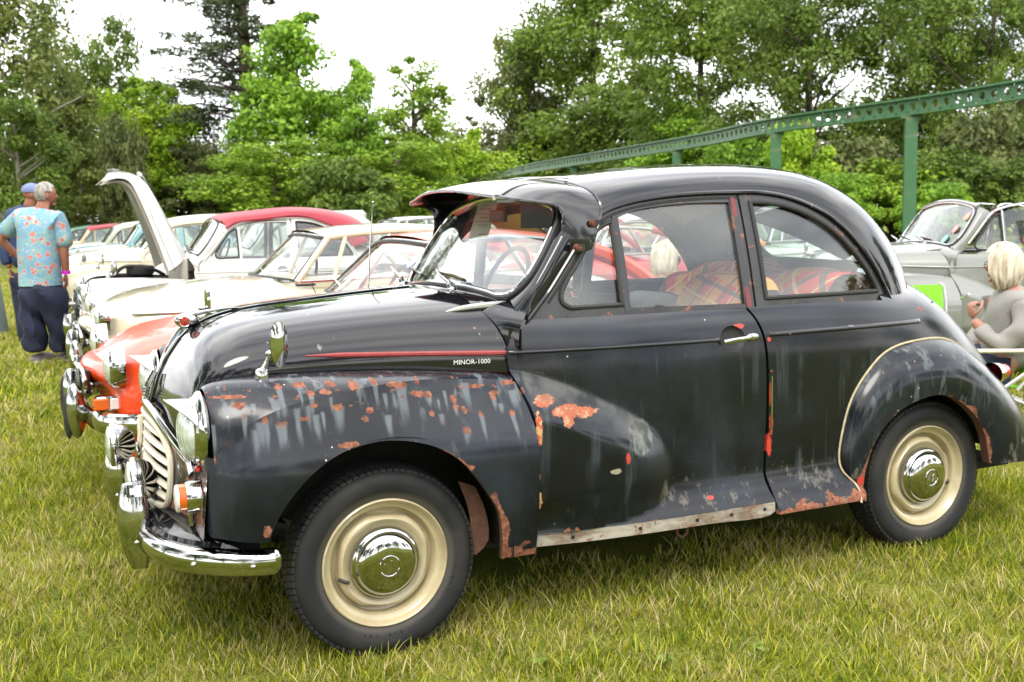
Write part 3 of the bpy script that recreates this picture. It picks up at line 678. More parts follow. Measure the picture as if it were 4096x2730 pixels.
# split the sheet at the door's rear edge so frame and pillar stay separate parts
cut = 1.392
dfr = path(.012, [p for p in gut if p[0] < 1.38]+[(cut, 1.3855)], [(cut, 1.3855), (cut, 1.2), (cut, .975)], [(cut, .975), (1.0, .975), (.522, .972)])
qfr = path(.012, [(1.400, .972), (1.400, 1.2), (1.400, 1.386)], [(1.400, 1.386)]+[p for p in gut if p[0] > 1.42], [(2.062, .965), (1.7, .970), (1.400, .972)])
P('door_window_frame', panel(dfr, F_sg(0), .013, holes=[dwin, qwin], thick=.016), M_frame)
P('quarter_window_frame', panel(qfr, F_sg(.002), .013, holes=[rwin], thick=.016), M_frame)
def ring3(o, off): x, z = o[:, 0], o[:, 1]; return F_sg(off)(x, z)
P('quarterlight_seal', tube(ring3(qwin, .003), .0085, 7, closed=True, up=(0, 1, 0)), M_rub)
P('rear_window_seal', tube(ring3(rwin, .003), .0085, 8, closed=True, up=(0, 1, 0)), M_rub)
P('door_glass', panel(dwin, F_sg(-.010), .06, thick=.004), M_glass)
P('quarterlight_glass', panel(qwin, F_sg(-.006), .06, thick=.004), M_glass)
P('rear_side_glass', panel(rwin, F_sg(-.006), .06, thick=.004), M_glass)
def post(x0, x1, z0, z1, mat, nm, off=.004, d=.012):
    g = box(0, 1, 0, 1, 0, 1); V = g.V.copy(); x = x0+(x1-x0)*V[:, 0]; z = z0+(z1-z0)*V[:, 2]; y = -(w_glass(x, z)+off)+V[:, 1]*d; g.V = np.stack([x, y, z], 1); P(nm, g, mat)
post(.868, .888, .995, 1.312, M_frame, 'quarterlight_bar', .006)
post(1.358, 1.380, .985, 1.372, M_maroon, 'door_frame_edge', .004)
P('window_ledge', panel(path(.02, [(.66, .990), (.70, 1.006), (1.0, 1.004), (1.34, 1.0)], [(1.345, .983), (1.0, .983), (.66, .985)]), F_sg(.004), .02, thick=.01), M_frame)
qt = tube([(.742, -float(w_glass(.742, 1.24))-.012, 1.235), (.750, -float(w_glass(.75, 1.26))-.012, 1.262)], .006, 8); P('quarterlight_catch', qt, M_chrome)
# gutter bead along the roof edge
g3 = F_sg(.007)(g2[:, 0], g2[:, 1]+.003); P('drip_rail', tube(resamp(g3, .012), .0100, 8, flat=(1, .8)), M_black)
dg = F_sg(-.001)(g2[:, 0]+.012, g2[:, 1]-.018)[18:110]; P('door_seal', tube(resamp(dg, .015), .005, 6), M_rub)

# ---- roof
GP = [(.775, 1.283), (.93, 1.352), (1.22, 1.383), (1.50, 1.384), (1.72, 1.334), (1.86, 1.250), (1.95, 1.153), (2.015, 1.060), (2.062, .960)]
CP = [(.700, 1.395), (.86, 1.458), (1.20, 1.503), (1.56, 1.515), (1.88, 1.490), (2.12, 1.405), (2.29, 1.270), (2.39, 1.120), (2.44, .955)]
_g = cubic(range(9), [(x, float(w_glass(x, z))+.003, z) for x, z in GP]); _c = cubic(range(9), [(x, 0, z) for x, z in CP])
def F_roof(u, v):
    a = _g(u); c = _c(u); th = v*math.pi/2; n = 2.35; cs = np.clip(np.cos(th), 0, 1)**(2/n); sn = np.clip(np.sin(th), 0, 1)**(2/n)
    k = sm(4, 6.5, u); sx = sn*(1-k)+(1-np.clip(np.cos(th), 0, 1)**(2/2.3))*k if False else sn
    x = a[:, 0]+(c[:, 0]-a[:, 0])*(np.sin(th)**(1.0))**(1.1); z = a[:, 2]+(c[:, 2]-a[:, 2])*sn; return np.stack([x, -a[:, 1]*cs, z], -1)
def roof_half():
    g = grid(F_roof, 0, 8, 120, 0, 1, 46, out=(0, -.3, 1)); return g
# rear window opening cut from the roof sheet in (u,v)
rw_o = path(.06, [(5.6, .60), (5.35, .72), (5.3, .86), (5.3, 1.0)], [(5.3, 1.0), (7.1, 1.0)], [(7.1, 1.0), (7.15, .78), (7.0, .62), (6.6, .55), (6.0, .55), (5.6, .60)])
ro = path(.05, [(0, 0.012), (8, 0.012)], [(8, 0.012), (8, 1)], [(8, 1), (7.1, 1)], rw_o[::-1][1:-1].tolist(), [(5.3, 1), (0, 1)], [(0, 1), (0, 0.012)])
try:
    gr = panel(ro, F_roof, .028, thick=.008, out=lambda V: np.stack([V[:, 0]*0, V[:, 1], V[:, 2]*0+1.0], 1), scale=(.20, .75))
except Exception as ex:
    print('roof panel fallback', ex); gr = roof_half()
rf = gr; rr = G(rf.V, rf.F, rf.N); rr.add(rf.mir()); roof_o = P('roof', rr, M_black, mirror=False)
wo_ = [F_roof(np.array([a]), np.array([b]))[0] for a, b in resamp(rw_o, .15)[:-1]]
rwg = panel(path(.1, [(5.25, .55), (7.2, .55)], [(7.2, .55), (7.2, 1)], [(7.2, 1), (5.25, 1)], [(5.25, 1), (5.25, .55)]), lambda u, v: F_roof(u, v)*np.array([.995, 1, .998]), .08, thick=.003, out=(1, 0, .5), scale=(.20, .75))
gg = G(rwg.V, rwg.F, rwg.N); gg.add(rwg.mir()); P('rear_window', gg, M_glass, mirror=False)

# ---- windscreen
def F_ws(y, z, off=0.0): return np.stack([.478+.70*(z-1.065)+.16*y**2-.03*np.clip(np.abs(y)-.45, 0, 1)*0-off, y, z+0*y], -1)
wh = [(0, 1.078), (-.2, 1.074), (-.36, 1.064), (-.45, 1.056), (-.505, 1.066), (-.537, 1.105), (-.542, 1.16), (-.528, 1.24), (-.508, 1.30), (-.47, 1.335), (-.38, 1.358), (-.2, 1.382), (0, 1.390)]
wfull = wh+[(-y, z) for y, z in wh[::-1][1:-1]]
ws_o = resamp(cr(wfull, 8, closed=True), .02, closed=True)
P('windscreen', panel(ws_o, lambda a, b: F_ws(a, b), .05, thick=.004, out=(-1, 0, .6)), M_glass, mirror=False)
wr = F_ws(ws_o[:, 0], ws_o[:, 1], .006); P('windscreen_bead', tube(wr, .0085, 8, closed=True, up=(-.8, 0, .6)), M_chrome, mirror=False)
wr2 = F_ws(ws_o[:, 0]*1.022, (ws_o[:, 1]-1.22)*1.04+1.22, .003); P('windscreen_rubber', tube(wr2, .010, 8, closed=True, up=(-.8, 0, .6)), M_rub, mirror=False)
# pillars: from windscreen edge round to the gutter
pe = [(-.505, 1.050), (-.552, 1.10), (-.558, 1.16), (-.545, 1.24), (-.526, 1.30), (-.49, 1.350)]
ge = [(.512, .968), (.566, 1.025), (.62, 1.087), (.70, 1.186), (.76, 1.262), (.80, 1.300)]
pr = []
for (y, z), (gx, gz) in zip(pe, ge):
    a = F_ws(np.array([y]), np.array([z]))[0]; b = np.array([gx, -float(w_glass(gx, gz))-.002, gz]); m = (a+b)/2+np.array([-.016, -.020, .010])
    pr.append([a, m, b])
PL = Net(pr); P('pillar', grid(PL, 0, 5, 40, 0, 2, 14, out=(-.5, -1, .3)), M_black)
# header between windscreen and roof
hp = []
for y, z in ((-.49, 1.350), (-.38, 1.372), (-.2, 1.396), (0, 1.404), (.2, 1.396), (.38, 1.372), (.49, 1.350)):
    a = F_ws(np.array([y]), np.array([z-.004]))[0]; v = math.acos(min(1, max(0, abs(y)/.585))**(2.35/2))/(math.pi/2)
    b = F_roof(np.array([.12]), np.array([v]))[0]; b[1] = math.copysign(abs(b[1]), y if y else 1)*(1 if y else 0); hp.append([a, (a+b)/2+np.array([-.008, 0, .010]), b])
P('roof_header', grid(Net(hp), 0, 6, 40, 0, 2, 8, out=(-1, 0, 1)), M_black, mirror=False)

# ---- bonnet
BS = [(-.515, .43, .60), (-.505, .435, .67), (-.495, .44, .74), (-.475, .45, .79), (-.44, .46, .825), (-.37, .475, .846), (-.24, .49, .850), (-.05, .51, .848), (.15, .545, .838), (.33, .585, .824), (.462, .615, .812)]
BC = [(-.580, .728), (-.557, .80), (-.527, .865), (-.485, .925), (-.43, .972), (-.34, 1.008), (-.2, 1.030), (-.02, 1.046), (.12, 1.057), (.24, 1.065), (.345, 1.071)]
_bs = cubic(range(11), BS); _bc = cubic(range(11), [(x, 0, z) for x, z in BC])
_bn = cubic(range(11), [2.0, 2.05, 2.15, 2.3, 2.45, 2.6, 2.75, 2.85, 2.9, 2.9, 2.9])
def F_bon(u, v):
    a = _bs(u); c = _bc(u); th = np.clip(v, 0, 1)*math.pi/2; n = _bn(u); cs = np.clip(np.cos(th), 0, 1)**(2/n); sn = np.clip(np.sin(th), 0, 1)**(2/n)
    tx = .5*(1-cs)+.5*np.sin(th)
    return np.stack([a[:, 0]+(c[:, 0]-a[:, 0])*tx, -a[:, 1]*cs, a[:, 2]+(c[:, 2]-a[:, 2])*sn], -1)
bo = path(.05, [(0, .004), (10, .004)], [(10, .004), (10, 1)], [(10, 1), (0, 1)], [(0, 1), (0, .004)])
bg = panel(bo, F_bon, .020, thick=.006, out=lambda V: np.stack([np.where(V[:, 0] < -.4, -1.0, 0), V[:, 1], V[:, 2]*0+.6], 1), scale=(.105, .62), hem=0)
bb = G(bg.V, bg.F, bg.N); bb.add(bg.mir()); bonnet_o = P('bonnet', bb, M_black, mirror=False)
us_ = np.linspace(.0, 9.9, 80); cl = F_bon(us_, np.full(80, 1.0)); cl[:, 1] = 0
link('centre_strip', tube(cl+np.array([0, 0, .003]), .006, 6, flat=(1.5, .6)), M_black, bonnet_o)
cs_ = F_bon(np.linspace(0, 3.2, 20), np.full(20, 1.0)); cs_[:, 1] = 0; link('nose_strip', tube(cs_+np.array([-.005, 0, .002]), .008, 8, flat=(1.3, .6)), M_chrome, bonnet_o)
# opening handle at the foot of the nose
hd = tube(cr([(-.600, 0, .735), (-.585, 0, .79), (-.562, 0, .83)], 6), [.010]*13, 8); 
for k in range(4): hd.add(box(-.606, -.590, -.022, .022, .742+k*.010, .748+k*.010))
link('bonnet_handle', hd, M_chrome, bonnet_o)
# badge
bz = 1.0; bdg = G()
bdg.add(ell((-.452, 0, .992), (.040, .030, .026), 20, 14)); 
link('badge_pod', bdg, M_chrome, bonnet_o)
bt = []
for t in np.linspace(0, 1, 16): bt.append((-.44+.17*t, 0, 1.010+.018*math.sin(t*math.pi*.55)-.002*t))
link('badge_spear', tube(np.array(bt), [.012*(1-.75*t) for t in np.linspace(0, 1, 16)], 10, flat=(1.3, .7)), M_chrome, bonnet_o)
for s_ in (-1, 1):
    Mx = T((-.462, s_*.0285, .990), rx=math.radians(90)*(1 if s_ < 0 else -1), rz=0)
    d_ = lathe([(0, .0035), (.013, .0025), (.0155, 0)], 24, 'z').tf(T((-.462, s_*.028, .990), rx=math.radians(90)*(1 if s_ < 0 else -1))); link('badge_enamel', d_, M_redlens, bonnet_o)
    link('badge_ring', tube([(-.462+.0165*math.cos(a), s_*.0285, .990+.0165*math.sin(a)) for a in np.linspace(0, 2*math.pi, 24, endpoint=False)], .0022, 6, closed=True, up=(0, 1, 0)), M_chrome, bonnet_o)
    mt = textg('M', .020, T((-.462, s_*.0325, .990), rx=math.radians(90), rz=0 if s_ < 0 else math.pi), ext=.0008); link('badge_letter', mt, M_chrome, bonnet_o)
M_script = simple('white_script_metal', (.75, .75, .72), .4)
# red painted side flash and script
def w_bon_at(x, z):
    q = BONN.inv(np.array([[x, z]])); return -BONN(q[:, 0], q[:, 1])[0, 1]
class _B:
    P = np.zeros((11, 2)); m = 11; n = 2
    def __call__(s, u, v): return F_bon(np.atleast_1d(u), np.atleast_1d(v))
    inv = Net.inv
BONN = _B()
xs_ = np.linspace(-.172, .452, 40); zt_ = np.interp(xs_, [-.172, .452], [.905, .8835])
uv = BONN.inv(np.stack([xs_, zt_], 1)*1.0); bp_ = BONN(uv[:, 0], uv[:, 1]); 
rd_ = [.0085*min(1, .25+(x+.172)/.14) for x in xs_]
both('side_flash', tube(bp_+np.array([0, -.003, 0]), rd_, 8, flat=(.75, 1.0), up=(0, 0, 1)), simple('faded_red_flash', (.30, .045, .045), .5, var=.35, scale=55), bonnet_o)
bw = float(w_bon_at(.335, .862)); sl_ = (w_bon_at(.40, .862)-w_bon_at(.27, .862))/.13
for s_ in (-1, 1):
    tx_ = textg('MINOR-1000', .0215, T((.335, s_*(bw+.004), .860), rx=math.radians(90), rz=(-math.atan(sl_) if s_ < 0 else math.pi+math.atan(sl_))), ext=.0012); link('model_script', tx_, M_script, bonnet_o)
# ---- scuttle between bonnet and windscreen
ed_ = [F_bon(np.array([10.0]), np.array([v]))[0]+np.array([.006, 0, -.002]) for v in (.001, .22, .40, .56, .76, 1.0)]
tg_ = [(.478, -.640, .812), (.478, -.645, .955), (.520, -.612, 1.012), (.532, -.50, 1.040), (.500, -.26, 1.058), (.486, 0, 1.064)]
sc_ = [[a, (np.array(a)*.5+np.array(b)*.5)+np.array([0, 0, .004]), b] for a, b in zip(ed_, tg_)]
sn_ = Net(sc_); scg = grid(sn_, 0, 5, 50, 0, 2, 20, out=(-.2, -.5, 1)); s2 = G(scg.V, scg.F); s2.add(scg.mir()); P('scuttle', s2, M_black, mirror=False)
# side of the scuttle between bonnet edge and door
P('scuttle_side', grid(lambda a, b: np.stack([.455+.03*a, -(.610+.035*a), .80+.16*b], -1), 0, 1, 4, 0, 1, 6, out=(0, -1, 0)), M_black)
# wedge-shaped trafficator trim
tr = tube(cr([(.300, -.462, 1.012), (.36, -.470, 1.022), (.44, -.478, 1.028), (.512, -.485, 1.030)], 5), [.003, .006, .008, .010, .011, .012, .0125, .013, .013, .0135, .0135, .014, .014, .014, .014, .014][:16], 8, flat=(1.0, .8)); P('trim_wedge', tr, M_alu)
P('wedge_cap', ell((.505, -.485, 1.031), (.012, .015, .012), 12, 8), M_chrome)
P('washer_jet', box(.27, .29, -.205, -.188, 1.045, 1.066, .003), M_chrome)
# ---- front wing: upper sheet (bonnet joint to ridge) and lower sheet (ridge to sill), meeting at the ridge line
UP = [
 [(-.490, .450, .765), (-.492, .505, .825), (-.492, .57, .842), (-.490, .635, .815), (-.487, .682, .745), (-.487, .697, .665)],
 [(-.455, .458, .812), (-.458, .505, .842), (-.46, .57, .857), (-.46, .635, .832), (-.457, .690, .765), (-.455, .708, .702)],
 [(-.375, .472, .842), (-.375, .52, .857), (-.375, .58, .863), (-.375, .645, .846), (-.375, .695, .800), (-.375, .718, .760)],
 [(-.24, .490, .850), (-.24, .535, .860), (-.24, .59, .862), (-.24, .645, .851), (-.24, .692, .828), (-.24, .722, .804)],
 [(-.06, .512, .850), (-.06, .553, .857), (-.06, .60, .858), (-.06, .645, .852), (-.06, .688, .842), (-.06, .718, .828)],
 [(.13, .545, .842), (.13, .575, .847), (.13, .61, .849), (.13, .643, .847), (.13, .672, .842), (.13, .698, .834)],
 [(.31, .585, .829), (.31, .602, .832), (.31, .622, .833), (.31, .643, .832), (.31, .664, .828), (.31, .683, .820)],
 [(.40, .605, .820), (.40, .617, .822), (.40, .631, .822), (.40, .646, .820), (.40, .660, .816), (.40, .674, .809)],
 [(.482, .622, .806), (.482, .631, .806), (.482, .641, .805), (.482, .652, .802), (.482, .663, .797), (.482, .674, .790)]]
UPN = Net([[(x, -w, z) for x, w, z in r] for r in UP])
LO = []
K0 = [(-.487, .697, .665), (-.455, .708, .702), (-.375, .718, .760), (-.24, .722, .804), (-.06, .718, .828), (.13, .698, .834), (.31, .683, .820), (.40, .674, .809), (.482, .674, .790)]
wmax = [.702, .738, .765, .785, .792, .795, .793, .790, .788]
for (x, w, z), wm in zip(K0, wmax):
    d = wm-w; lo = .262; h = z-.60
    LO.append([(x, w, z), (x, w+d*.14, z-h*.16), (x, w+d*.40, z-h*.38), (x, w+d*.70, z-h*.64), (x, w+d*.94, z-h*.94), (x, wm, .52), (x, wm-.004, .42), (x, wm-.018, .33), (x, wm-.035, lo)])
# the sheet rolls round the front corner towards the grille
r0 = LO[0]; f1 = [(-.500, w-.010, z) for _, w, z in r0]; f2 = [(-.508, w-.035, z-.0) for _, w, z in r0]; f3 = [(-.511, w-.075, z) for _, w, z in r0]
LO = [f3, f2, f1]+LO
LON = Net([[(x, -w, z) for x, w, z in r] for r in LO])
def uvl(net, pts, us=None):
    return net.inv(np.array(pts, float))
uo = resamp(np.array([(0, .001), (8, .001), (7.97, 5), (0, 5)]), .12, closed=True)
gap = [(.4685, .262), (.4685, .30), (.469, .435), (.472, .60), (.4695, .70), (.455, .770), (.437, .818)]
gcl = resamp(cr(gap, 10), .012)
iu = UPN.inv(np.array([(.437, .8175), (.428, .823)]))
# upper sheet trimmed at the door gap
u_end = float(iu[0, 0]); uo = np.vstack([resamp(np.array([(0, .001), (u_end+.25, .001)]), .1), resamp(np.array([(u_end+.25, .1), (u_end, 5)]), .1), resamp(np.array([(u_end-.1, 5), (0, 5)]), .1), resamp(np.array([(0, 4.9), (0, .1)]), .1)])
gu = panel(uo, UPN, .016, thick=.004, out=lambda V: np.stack([V[:, 0]*0, V[:, 1]*0-.5, V[:, 2]*0+1], 1), scale=(.12, .055))
arch = [(.352, .262), (.347, .335), (.332, .42), (.304, .471), (.26, .536), (.208, .597), (.148, .638), (.088, .661), (.029, .673), (-.025, .677), (-.086, .671), (-.143, .658), (-.20, .630), (-.244, .598), (-.297, .542), (-.327, .499), (-.350, .452), (-.356, .423)]
botf = [(-.356, .423), (-.41, .428), (-.47, .437)]
a_uv = LON.inv(resamp(cr(arch, 10), .012)); b_uv = LON.inv(resamp(cr(botf, 6), .014)); g_uv = LON.inv(gcl)
ub = b_uv[-1]; 
corner = LON.inv(np.array([(.455, .262), (.395, .262), (.365, .266)]))
Lf = np.vstack([resamp(np.array([(0, .001), (g_uv[-1, 0], .001)]), .12), g_uv[::-1], corner, a_uv, b_uv[1:], resamp(np.array([(ub[0]-.1, ub[1]), (2, ub[1]), (0, ub[1]-.1)]), .12), resamp(np.array([(0, ub[1]-.25), (0, .12)]), .12)])
gl_ = panel(Lf, LON, .016, thick=.004, out=(0, -1, 0), scale=(.11, .075))
gu.add(gl_); P('front_wing', gu, M_paint)
la = LON(a_uv[:, 0], a_uv[:, 1]); bsub('front_wing', 'arch_lip', lipband(la, .022), M_rust)
# front panel (grille surround) and wing valley
def F_fp(y, z):
    a = np.abs(y); return np.stack([-.592+.50*np.clip(a, 0, .42)**2-.018*np.clip((.72-z)/.25, 0, 1), y, z], -1)
fp_h = [(0, .728), (-.15, .712), (-.28, .668), (-.38, .622), (-.445, .585), (-.49, .57), (-.53, .56), (-.66, .56), (-.66, .425), (-.50, .425), (-.35, .395), (-.15, .385), (0, .385)]
fp_o = resamp(np.array(fp_h+[(-y, z) for y, z in fp_h[::-1][1:-1]]), .02, closed=True)
gro = [(0, .688), (-.09, .688), (-.20, .672), (-.27, .635), (-.305, .590), (-.310, .53), (-.300, .468), (-.275, .440), (-.22, .430), (-.1, .425), (0, .425)]
gr_o = resamp(cr(gro+[(-y, z) for y, z in gro[::-1][1:-1]], 6, closed=True), .015, closed=True)
P('front_panel', panel(fp_o, F_fp, .02, holes=[gr_o], thick=.004, out=(-1, 0, 0)), M_rustpanel, mirror=False)
# panel closing the gap between headlamp nacelle and grille surround
P('nacelle_side', grid(lambda a, b: np.stack([-.505+.03*a*0-.02*(1-b), -.45-.24*a*0-.235*a, .425+.20*b], -1), 0, 1, 6, 0, 1, 6, out=(-1, 0, 0)), M_rustpanel)
gp_ = F_fp(gr_o[:, 0], gr_o[:, 1])+np.array([-.006, 0, 0]); gfr = P('grille', tube(gp_, .011, 8, closed=True, up=(-1, 0, 0)), M_ivory, mirror=False)
P('grille_backing', panel(gr_o, lambda y, z: F_fp(y, z)+np.array([.05, 0, 0]), .05, thick=.004, out=(-1, 0, 0)), M_dark, mirror=False)
# ivory slats sag towards the sides
def xw(z): 
    s = np.array(gro); k = np.argsort(s[:, 1]); return 0
import bisect
def half_at(z):
    L = gr_o[gr_o[:, 0] <= .001]; up = L[np.argsort(L[:, 1])]; return float(np.interp(z, up[:, 1], -up[:, 0]))
for i in range(7):
    zc_ = .668-i*.037
    pts = []
    for s in np.linspace(-1, 1, 33):
        y = s*.298; z = zc_-.028*abs(s)**1.4
        pts.append((y, z))
    pts = [(y, z) for y, z in pts if inside(np.array([[y*1.03, z]]), gr_o)[0] and z > .437]
    if len(pts) < 6: continue
    p3 = np.array([F_fp(np.array([y]), np.array([z]))[0]+np.array([.006-.012*(1-(y/.3)**2), 0, 0]) for y, z in pts])
    link('grille_slat', tube(p3, .013, 8, flat=(.85, .42), up=(-.5, 0, 1)), M_ivory, gfr)
link('grille_centre_bar', tube([(-.612, 0, .685), (-.622, 0, .60), (-.624, 0, .52), (-.618, 0, .43)], .010, 8), M_ivory, gfr)
link('grille_badge', ell((-.632, 0, .560), (.008, .020, .038), 16, 10), M_chrome, gfr)
# bright V moulding above the grille, wing valley strips
vm = np.array([F_fp(np.array([y]), np.array([z]))[0]+np.array([-.008, 0, .006]) for y, z in resamp(cr(fp_h[:6], 6), .02)]); P('grille_moulding', tube(vm, .0125, 8, flat=(1.2, .7), up=(-1, 0, .5)), M_chrome)
P('valley_strip', tube([(-.535, -.505, .565), (-.535, -.505, .50), (-.532, -.505, .43)], .008, 6), M_chrome)
# ---- headlamps, peaks, indicators
HL = (-.514, -.580, .726)
prof = [(.106, .022), (.112, .014), (.1118, .008), (.108, .003), (.100, -.003), (.0955, -.006), (.094, -.013), (.087, -.017), (.083, -.014)]
hl = lathe([(r, h) for r, h in prof], 48, 'x').mv(*HL); P('headlamp', hl, M_chrome)
lens = lathe([(.085*math.sin(t), -.015-.040*math.cos(t)) for t in np.linspace(.01, math.pi/2, 12)], 40, 'x').mv(*HL); bsub('headlamp', 'lens', lens, M_lens)
def pk(a, s):
    a0_ = np.clip((a-.28)/(math.pi-.56), 0, 1)*math.pi; L = .074*np.sin(a0_)**1.2*s; r = .0925+.002*s; return np.stack([HL[0]-.010-L, HL[1]+r*np.cos(a), HL[2]+r*np.sin(a)], -1)
pg = grid(pk, .28, math.pi-.28, 40, 0, 1, 8, out=(0, 0, 1)); n0 = len(pg.V); inn = G(pg.V*1.0, [tuple(reversed(f)) for f in pg.F]); c_ = np.array([0, HL[1], HL[2]])
inn.V = np.stack([inn.V[:, 0], c_[1]+(inn.V[:, 1]-c_[1])*.975, c_[2]+(inn.V[:, 2]-c_[2])*.975], 1); pg.add(inn)
ed2 = pk(np.linspace(.28, math.pi-.28, 40), np.ones(40)); pg.add(tube(ed2, .002, 6)); bsub('headlamp', 'peak', pg, M_chrome)
P('headlamp_foot', ell((-.515, -.585, .615), (.012, .022, .010), 14, 8), M_redlens)
IN = (-.525, -.583, .535)
ind = lathe([(.048, .01), (.047, -.02), (.043, -.03)], 28, 'x').mv(*IN); P('indicator', ind, M_chrome)
bsub('indicator', 'amber_lens', lathe([(.040, -.028), (.040, -.048), (.0385, -.050)], 28, 'x').mv(*IN), M_orange)
M_clear = simple('clear_plastic', (.75, .70, .66), .1, var=.05); bsub('indicator', 'clear_lens', lathe([(.0005, -.060), (.030, -.0595), (.0385, -.057), (.040, -.050)], 28, 'x').mv(*IN), M_clear)
# ---- apron and bumper
bl = [(-.335, -.712, .352), (-.40, -.700, .354), (-.47, -.672, .357), (-.545, -.615, .360), (-.60, -.54, .362), (-.640, -.42, .363), (-.660, -.28, .364), (-.668, -.14, .364), (-.670, 0, .364)]
blf = bl+[(x, -y, z) for x, y, z in bl[::-1][1:]]; bc = resamp(cr(blf, 10), .02)
def sweep(center, prof_, up=(0, 0, 1), out_sign=1):
    n = len(center); m = len(prof_); V = []
    for i in range(n):
        t = center[min(n-1, i+1)]-center[max(0, i-1)]; t /= np.linalg.norm(t); o = np.cross(np.array(up), t); o /= np.linalg.norm(o)
        for (d, h) in prof_: V.append(center[i]-o*d*out_sign+np.array(up)*h)
    F = [(i*m+j, i*m+j+1, (i+1)*m+j+1, (i+1)*m+j) for i in range(n-1) for j in range(m-1)]; return G(V, F)
bpf = [(-.012, -.040), (-.002, -.041), (.012, -.036), (.022, -.022), (.026, -.004), (.025, .012), (.018, .028), (.006, .036), (-.012, .037), (-.014, .0), (-.012, -.040)]
# outward direction check
tmp = sweep(bc, bpf); sgn = 1 if tmp.V[len(tmp.V)//2][0] < -.66 else -1
o_ = np.cross(np.array((0, 0, 1)), bc[len(bc)//2+1]-bc[len(bc)//2]); sgn = 1 if -o_[0] < 0 else -1
bm_ = sweep(bc, bpf, out_sign=sgn); 
capv = [tuple(range(len(bpf)-2, -1, -1)), tuple(len(bm_.V)-len(bpf)+k for k in range(len(bpf)-1))]; bm_.F += capv
for e_ in (0, -1): bm_.add(ell(tuple(bc[e_]+np.array([.0, -.0, 0])), (.020, .014, .037), 14, 12))
bump = P('front_bumper', bm_, M_pit, mirror=False)
for i_ in (3, 11, 26, 31): 
    for jj in (i_, len(bc)-1-i_):
        t = bc[jj+1]-bc[jj-1] if jj+1 < len(bc) else bc[jj]-bc[jj-1]; o = np.cross((0, 0, 1), t); o /= np.linalg.norm(o); p = bc[jj]-o*sgn*.026
        link('bumper_bolt', ell(tuple(p+np.array([0, 0, -.004])), (.009, .009, .009), 12, 8), M_chrome, bump)
ap = sweep(bc[2:-2], [(-.012, .034), (-.020, .050), (-.045, .060), (-.080, .066), (-.10, .075)], out_sign=sgn); P('front_apron', ap, M_black, mirror=False)
for s_ in (-1, 1):
    ov = []
    for t in np.linspace(0, 1, 22):
        z = .272+.262*t; bulge = math.sin(math.pi*min(1, max(0, t*1.0)))**.7; wdt = (.020+.026*math.sin(math.pi*(t*.8+.08))**1.2)*(1 if t < .93 else .8); dp = .020+.050*math.sin(math.pi*(.1+.72*t))**1.0
        for a in np.linspace(0, 2*math.pi, 18, endpoint=False):
            ca, sa = math.cos(a), math.sin(a); ov.append((-.655-dp*max(ca, -.3)*1.0-.004, s_*.325+wdt*sa*1.0, z))
    F = [(i*18+k, i*18+(k+1) % 18, (i+1)*18+(k+1) % 18, (i+1)*18+k) for i in range(21) for k in range(18)]+[tuple(range(17, -1, -1)), tuple(21*18+k for k in range(18))]
    link('overrider', G(ov, F), M_pit, bump)
# fog lamps standing behind the bumper
for s_, pos in ((-1, (-.655, -.17, .505)), (1, (-.690, .185, .560))):
    tilt = T(pos, ry=.05*0); bowl = lathe([(.072, 0), (.070, .018), (.055, .045), (.03, .062), (.0, .066)], 32, 'x').tf(tilt)
    f_ = link('fog_lamp', bowl, M_chrome, car); CARP.setdefault('fog_lamp', []).append(f_)
    rim_ = lathe([(.074, .004), (.077, -.004), (.075, -.016), (.066, -.020), (.063, -.016)], 32, 'x').tf(tilt); link('rim', rim_, M_chrome, f_)
    link('lens', lathe([(.065*math.sin(t), -.017-.016*math.cos(t)) for t in np.linspace(.01, math.pi/2, 8)], 32, 'x').tf(tilt), M_lens, f_)
    link('bracket', tube([(pos[0]+.02, pos[1], pos[2]-.07), (pos[0]+.02, pos[1], .39)], .008, 8), M_chrome, f_)
# ---- sill, underside, wheel housings
P('sill_strip', panel(path(.03, [(.470, .300), (.8, .303), (1.1, .303), (1.405, .303)], [(1.405, .300), (1.405, .266), (1.1, .262), (.47, .262)]), lambda x, z: np.stack([x, -(low_w(x, z*0+.30)-.004), z], -1), .03, thick=.01), M_sill)
for xh in (.62, .86, 1.08, 1.22, 1.36): both('sill_hole', ell((xh, -float(low_w(xh, .30))+.002, .283), (.007, .004, .006), 10, 6), M_dark, CARP['sill_strip'][0])
jb = box(1.03, 1.075, -.70, -.66, .215, .262); P('jacking_bracket', tube([(1.03, -.70, .262), (1.033, -.70, .225), (1.052, -.70, .213), (1.071, -.70, .225), (1.075, -.70, .262)], .006, 6), M_rust)
P('floor_pan', box(-.15, 2.75, -.60, .60, .25, .28), M_dark, mirror=False)
P('engine_bay', box(-.42, .30, -.38, .38, .42, .76), M_dark, mirror=False)
def well(cx, r, y0, y1, a0=-5, a1=158):
    def F(t, s): a = np.radians(a0+(a1-a0)*t); return np.stack([cx+r*np.cos(a), -(y1+(y0-y1)*s), .30+r*np.sin(a)], -1)
    g = grid(F, 0, 1, 40, 0, 1, 6); V0 = len(g.V); ring = [V0+0]; fan = F(np.linspace(0, 1, 40), np.zeros(40)); g.add(G(np.vstack([[(cx, -y1, .3)], fan]), [(0, i+1, i+2) for i in range(39)])); return g
P('wheel_housing', well(0.0, .385, .775, .47), M_dark); P('rear_wheel_housing', well(2.15, .36, .735, .47, 12, 172), M_dark)
P('wing_inner_edge', panel(path(.03, [(.30, .262), (.335, .30), (.33, .40), (.30, .48)], [(.25, .50), (.28, .40), (.28, .30), (.26, .262)]), lambda x, z: np.stack([x, -.66-.3*(x-.25), z], -1), .03, thick=.003), M_rust)
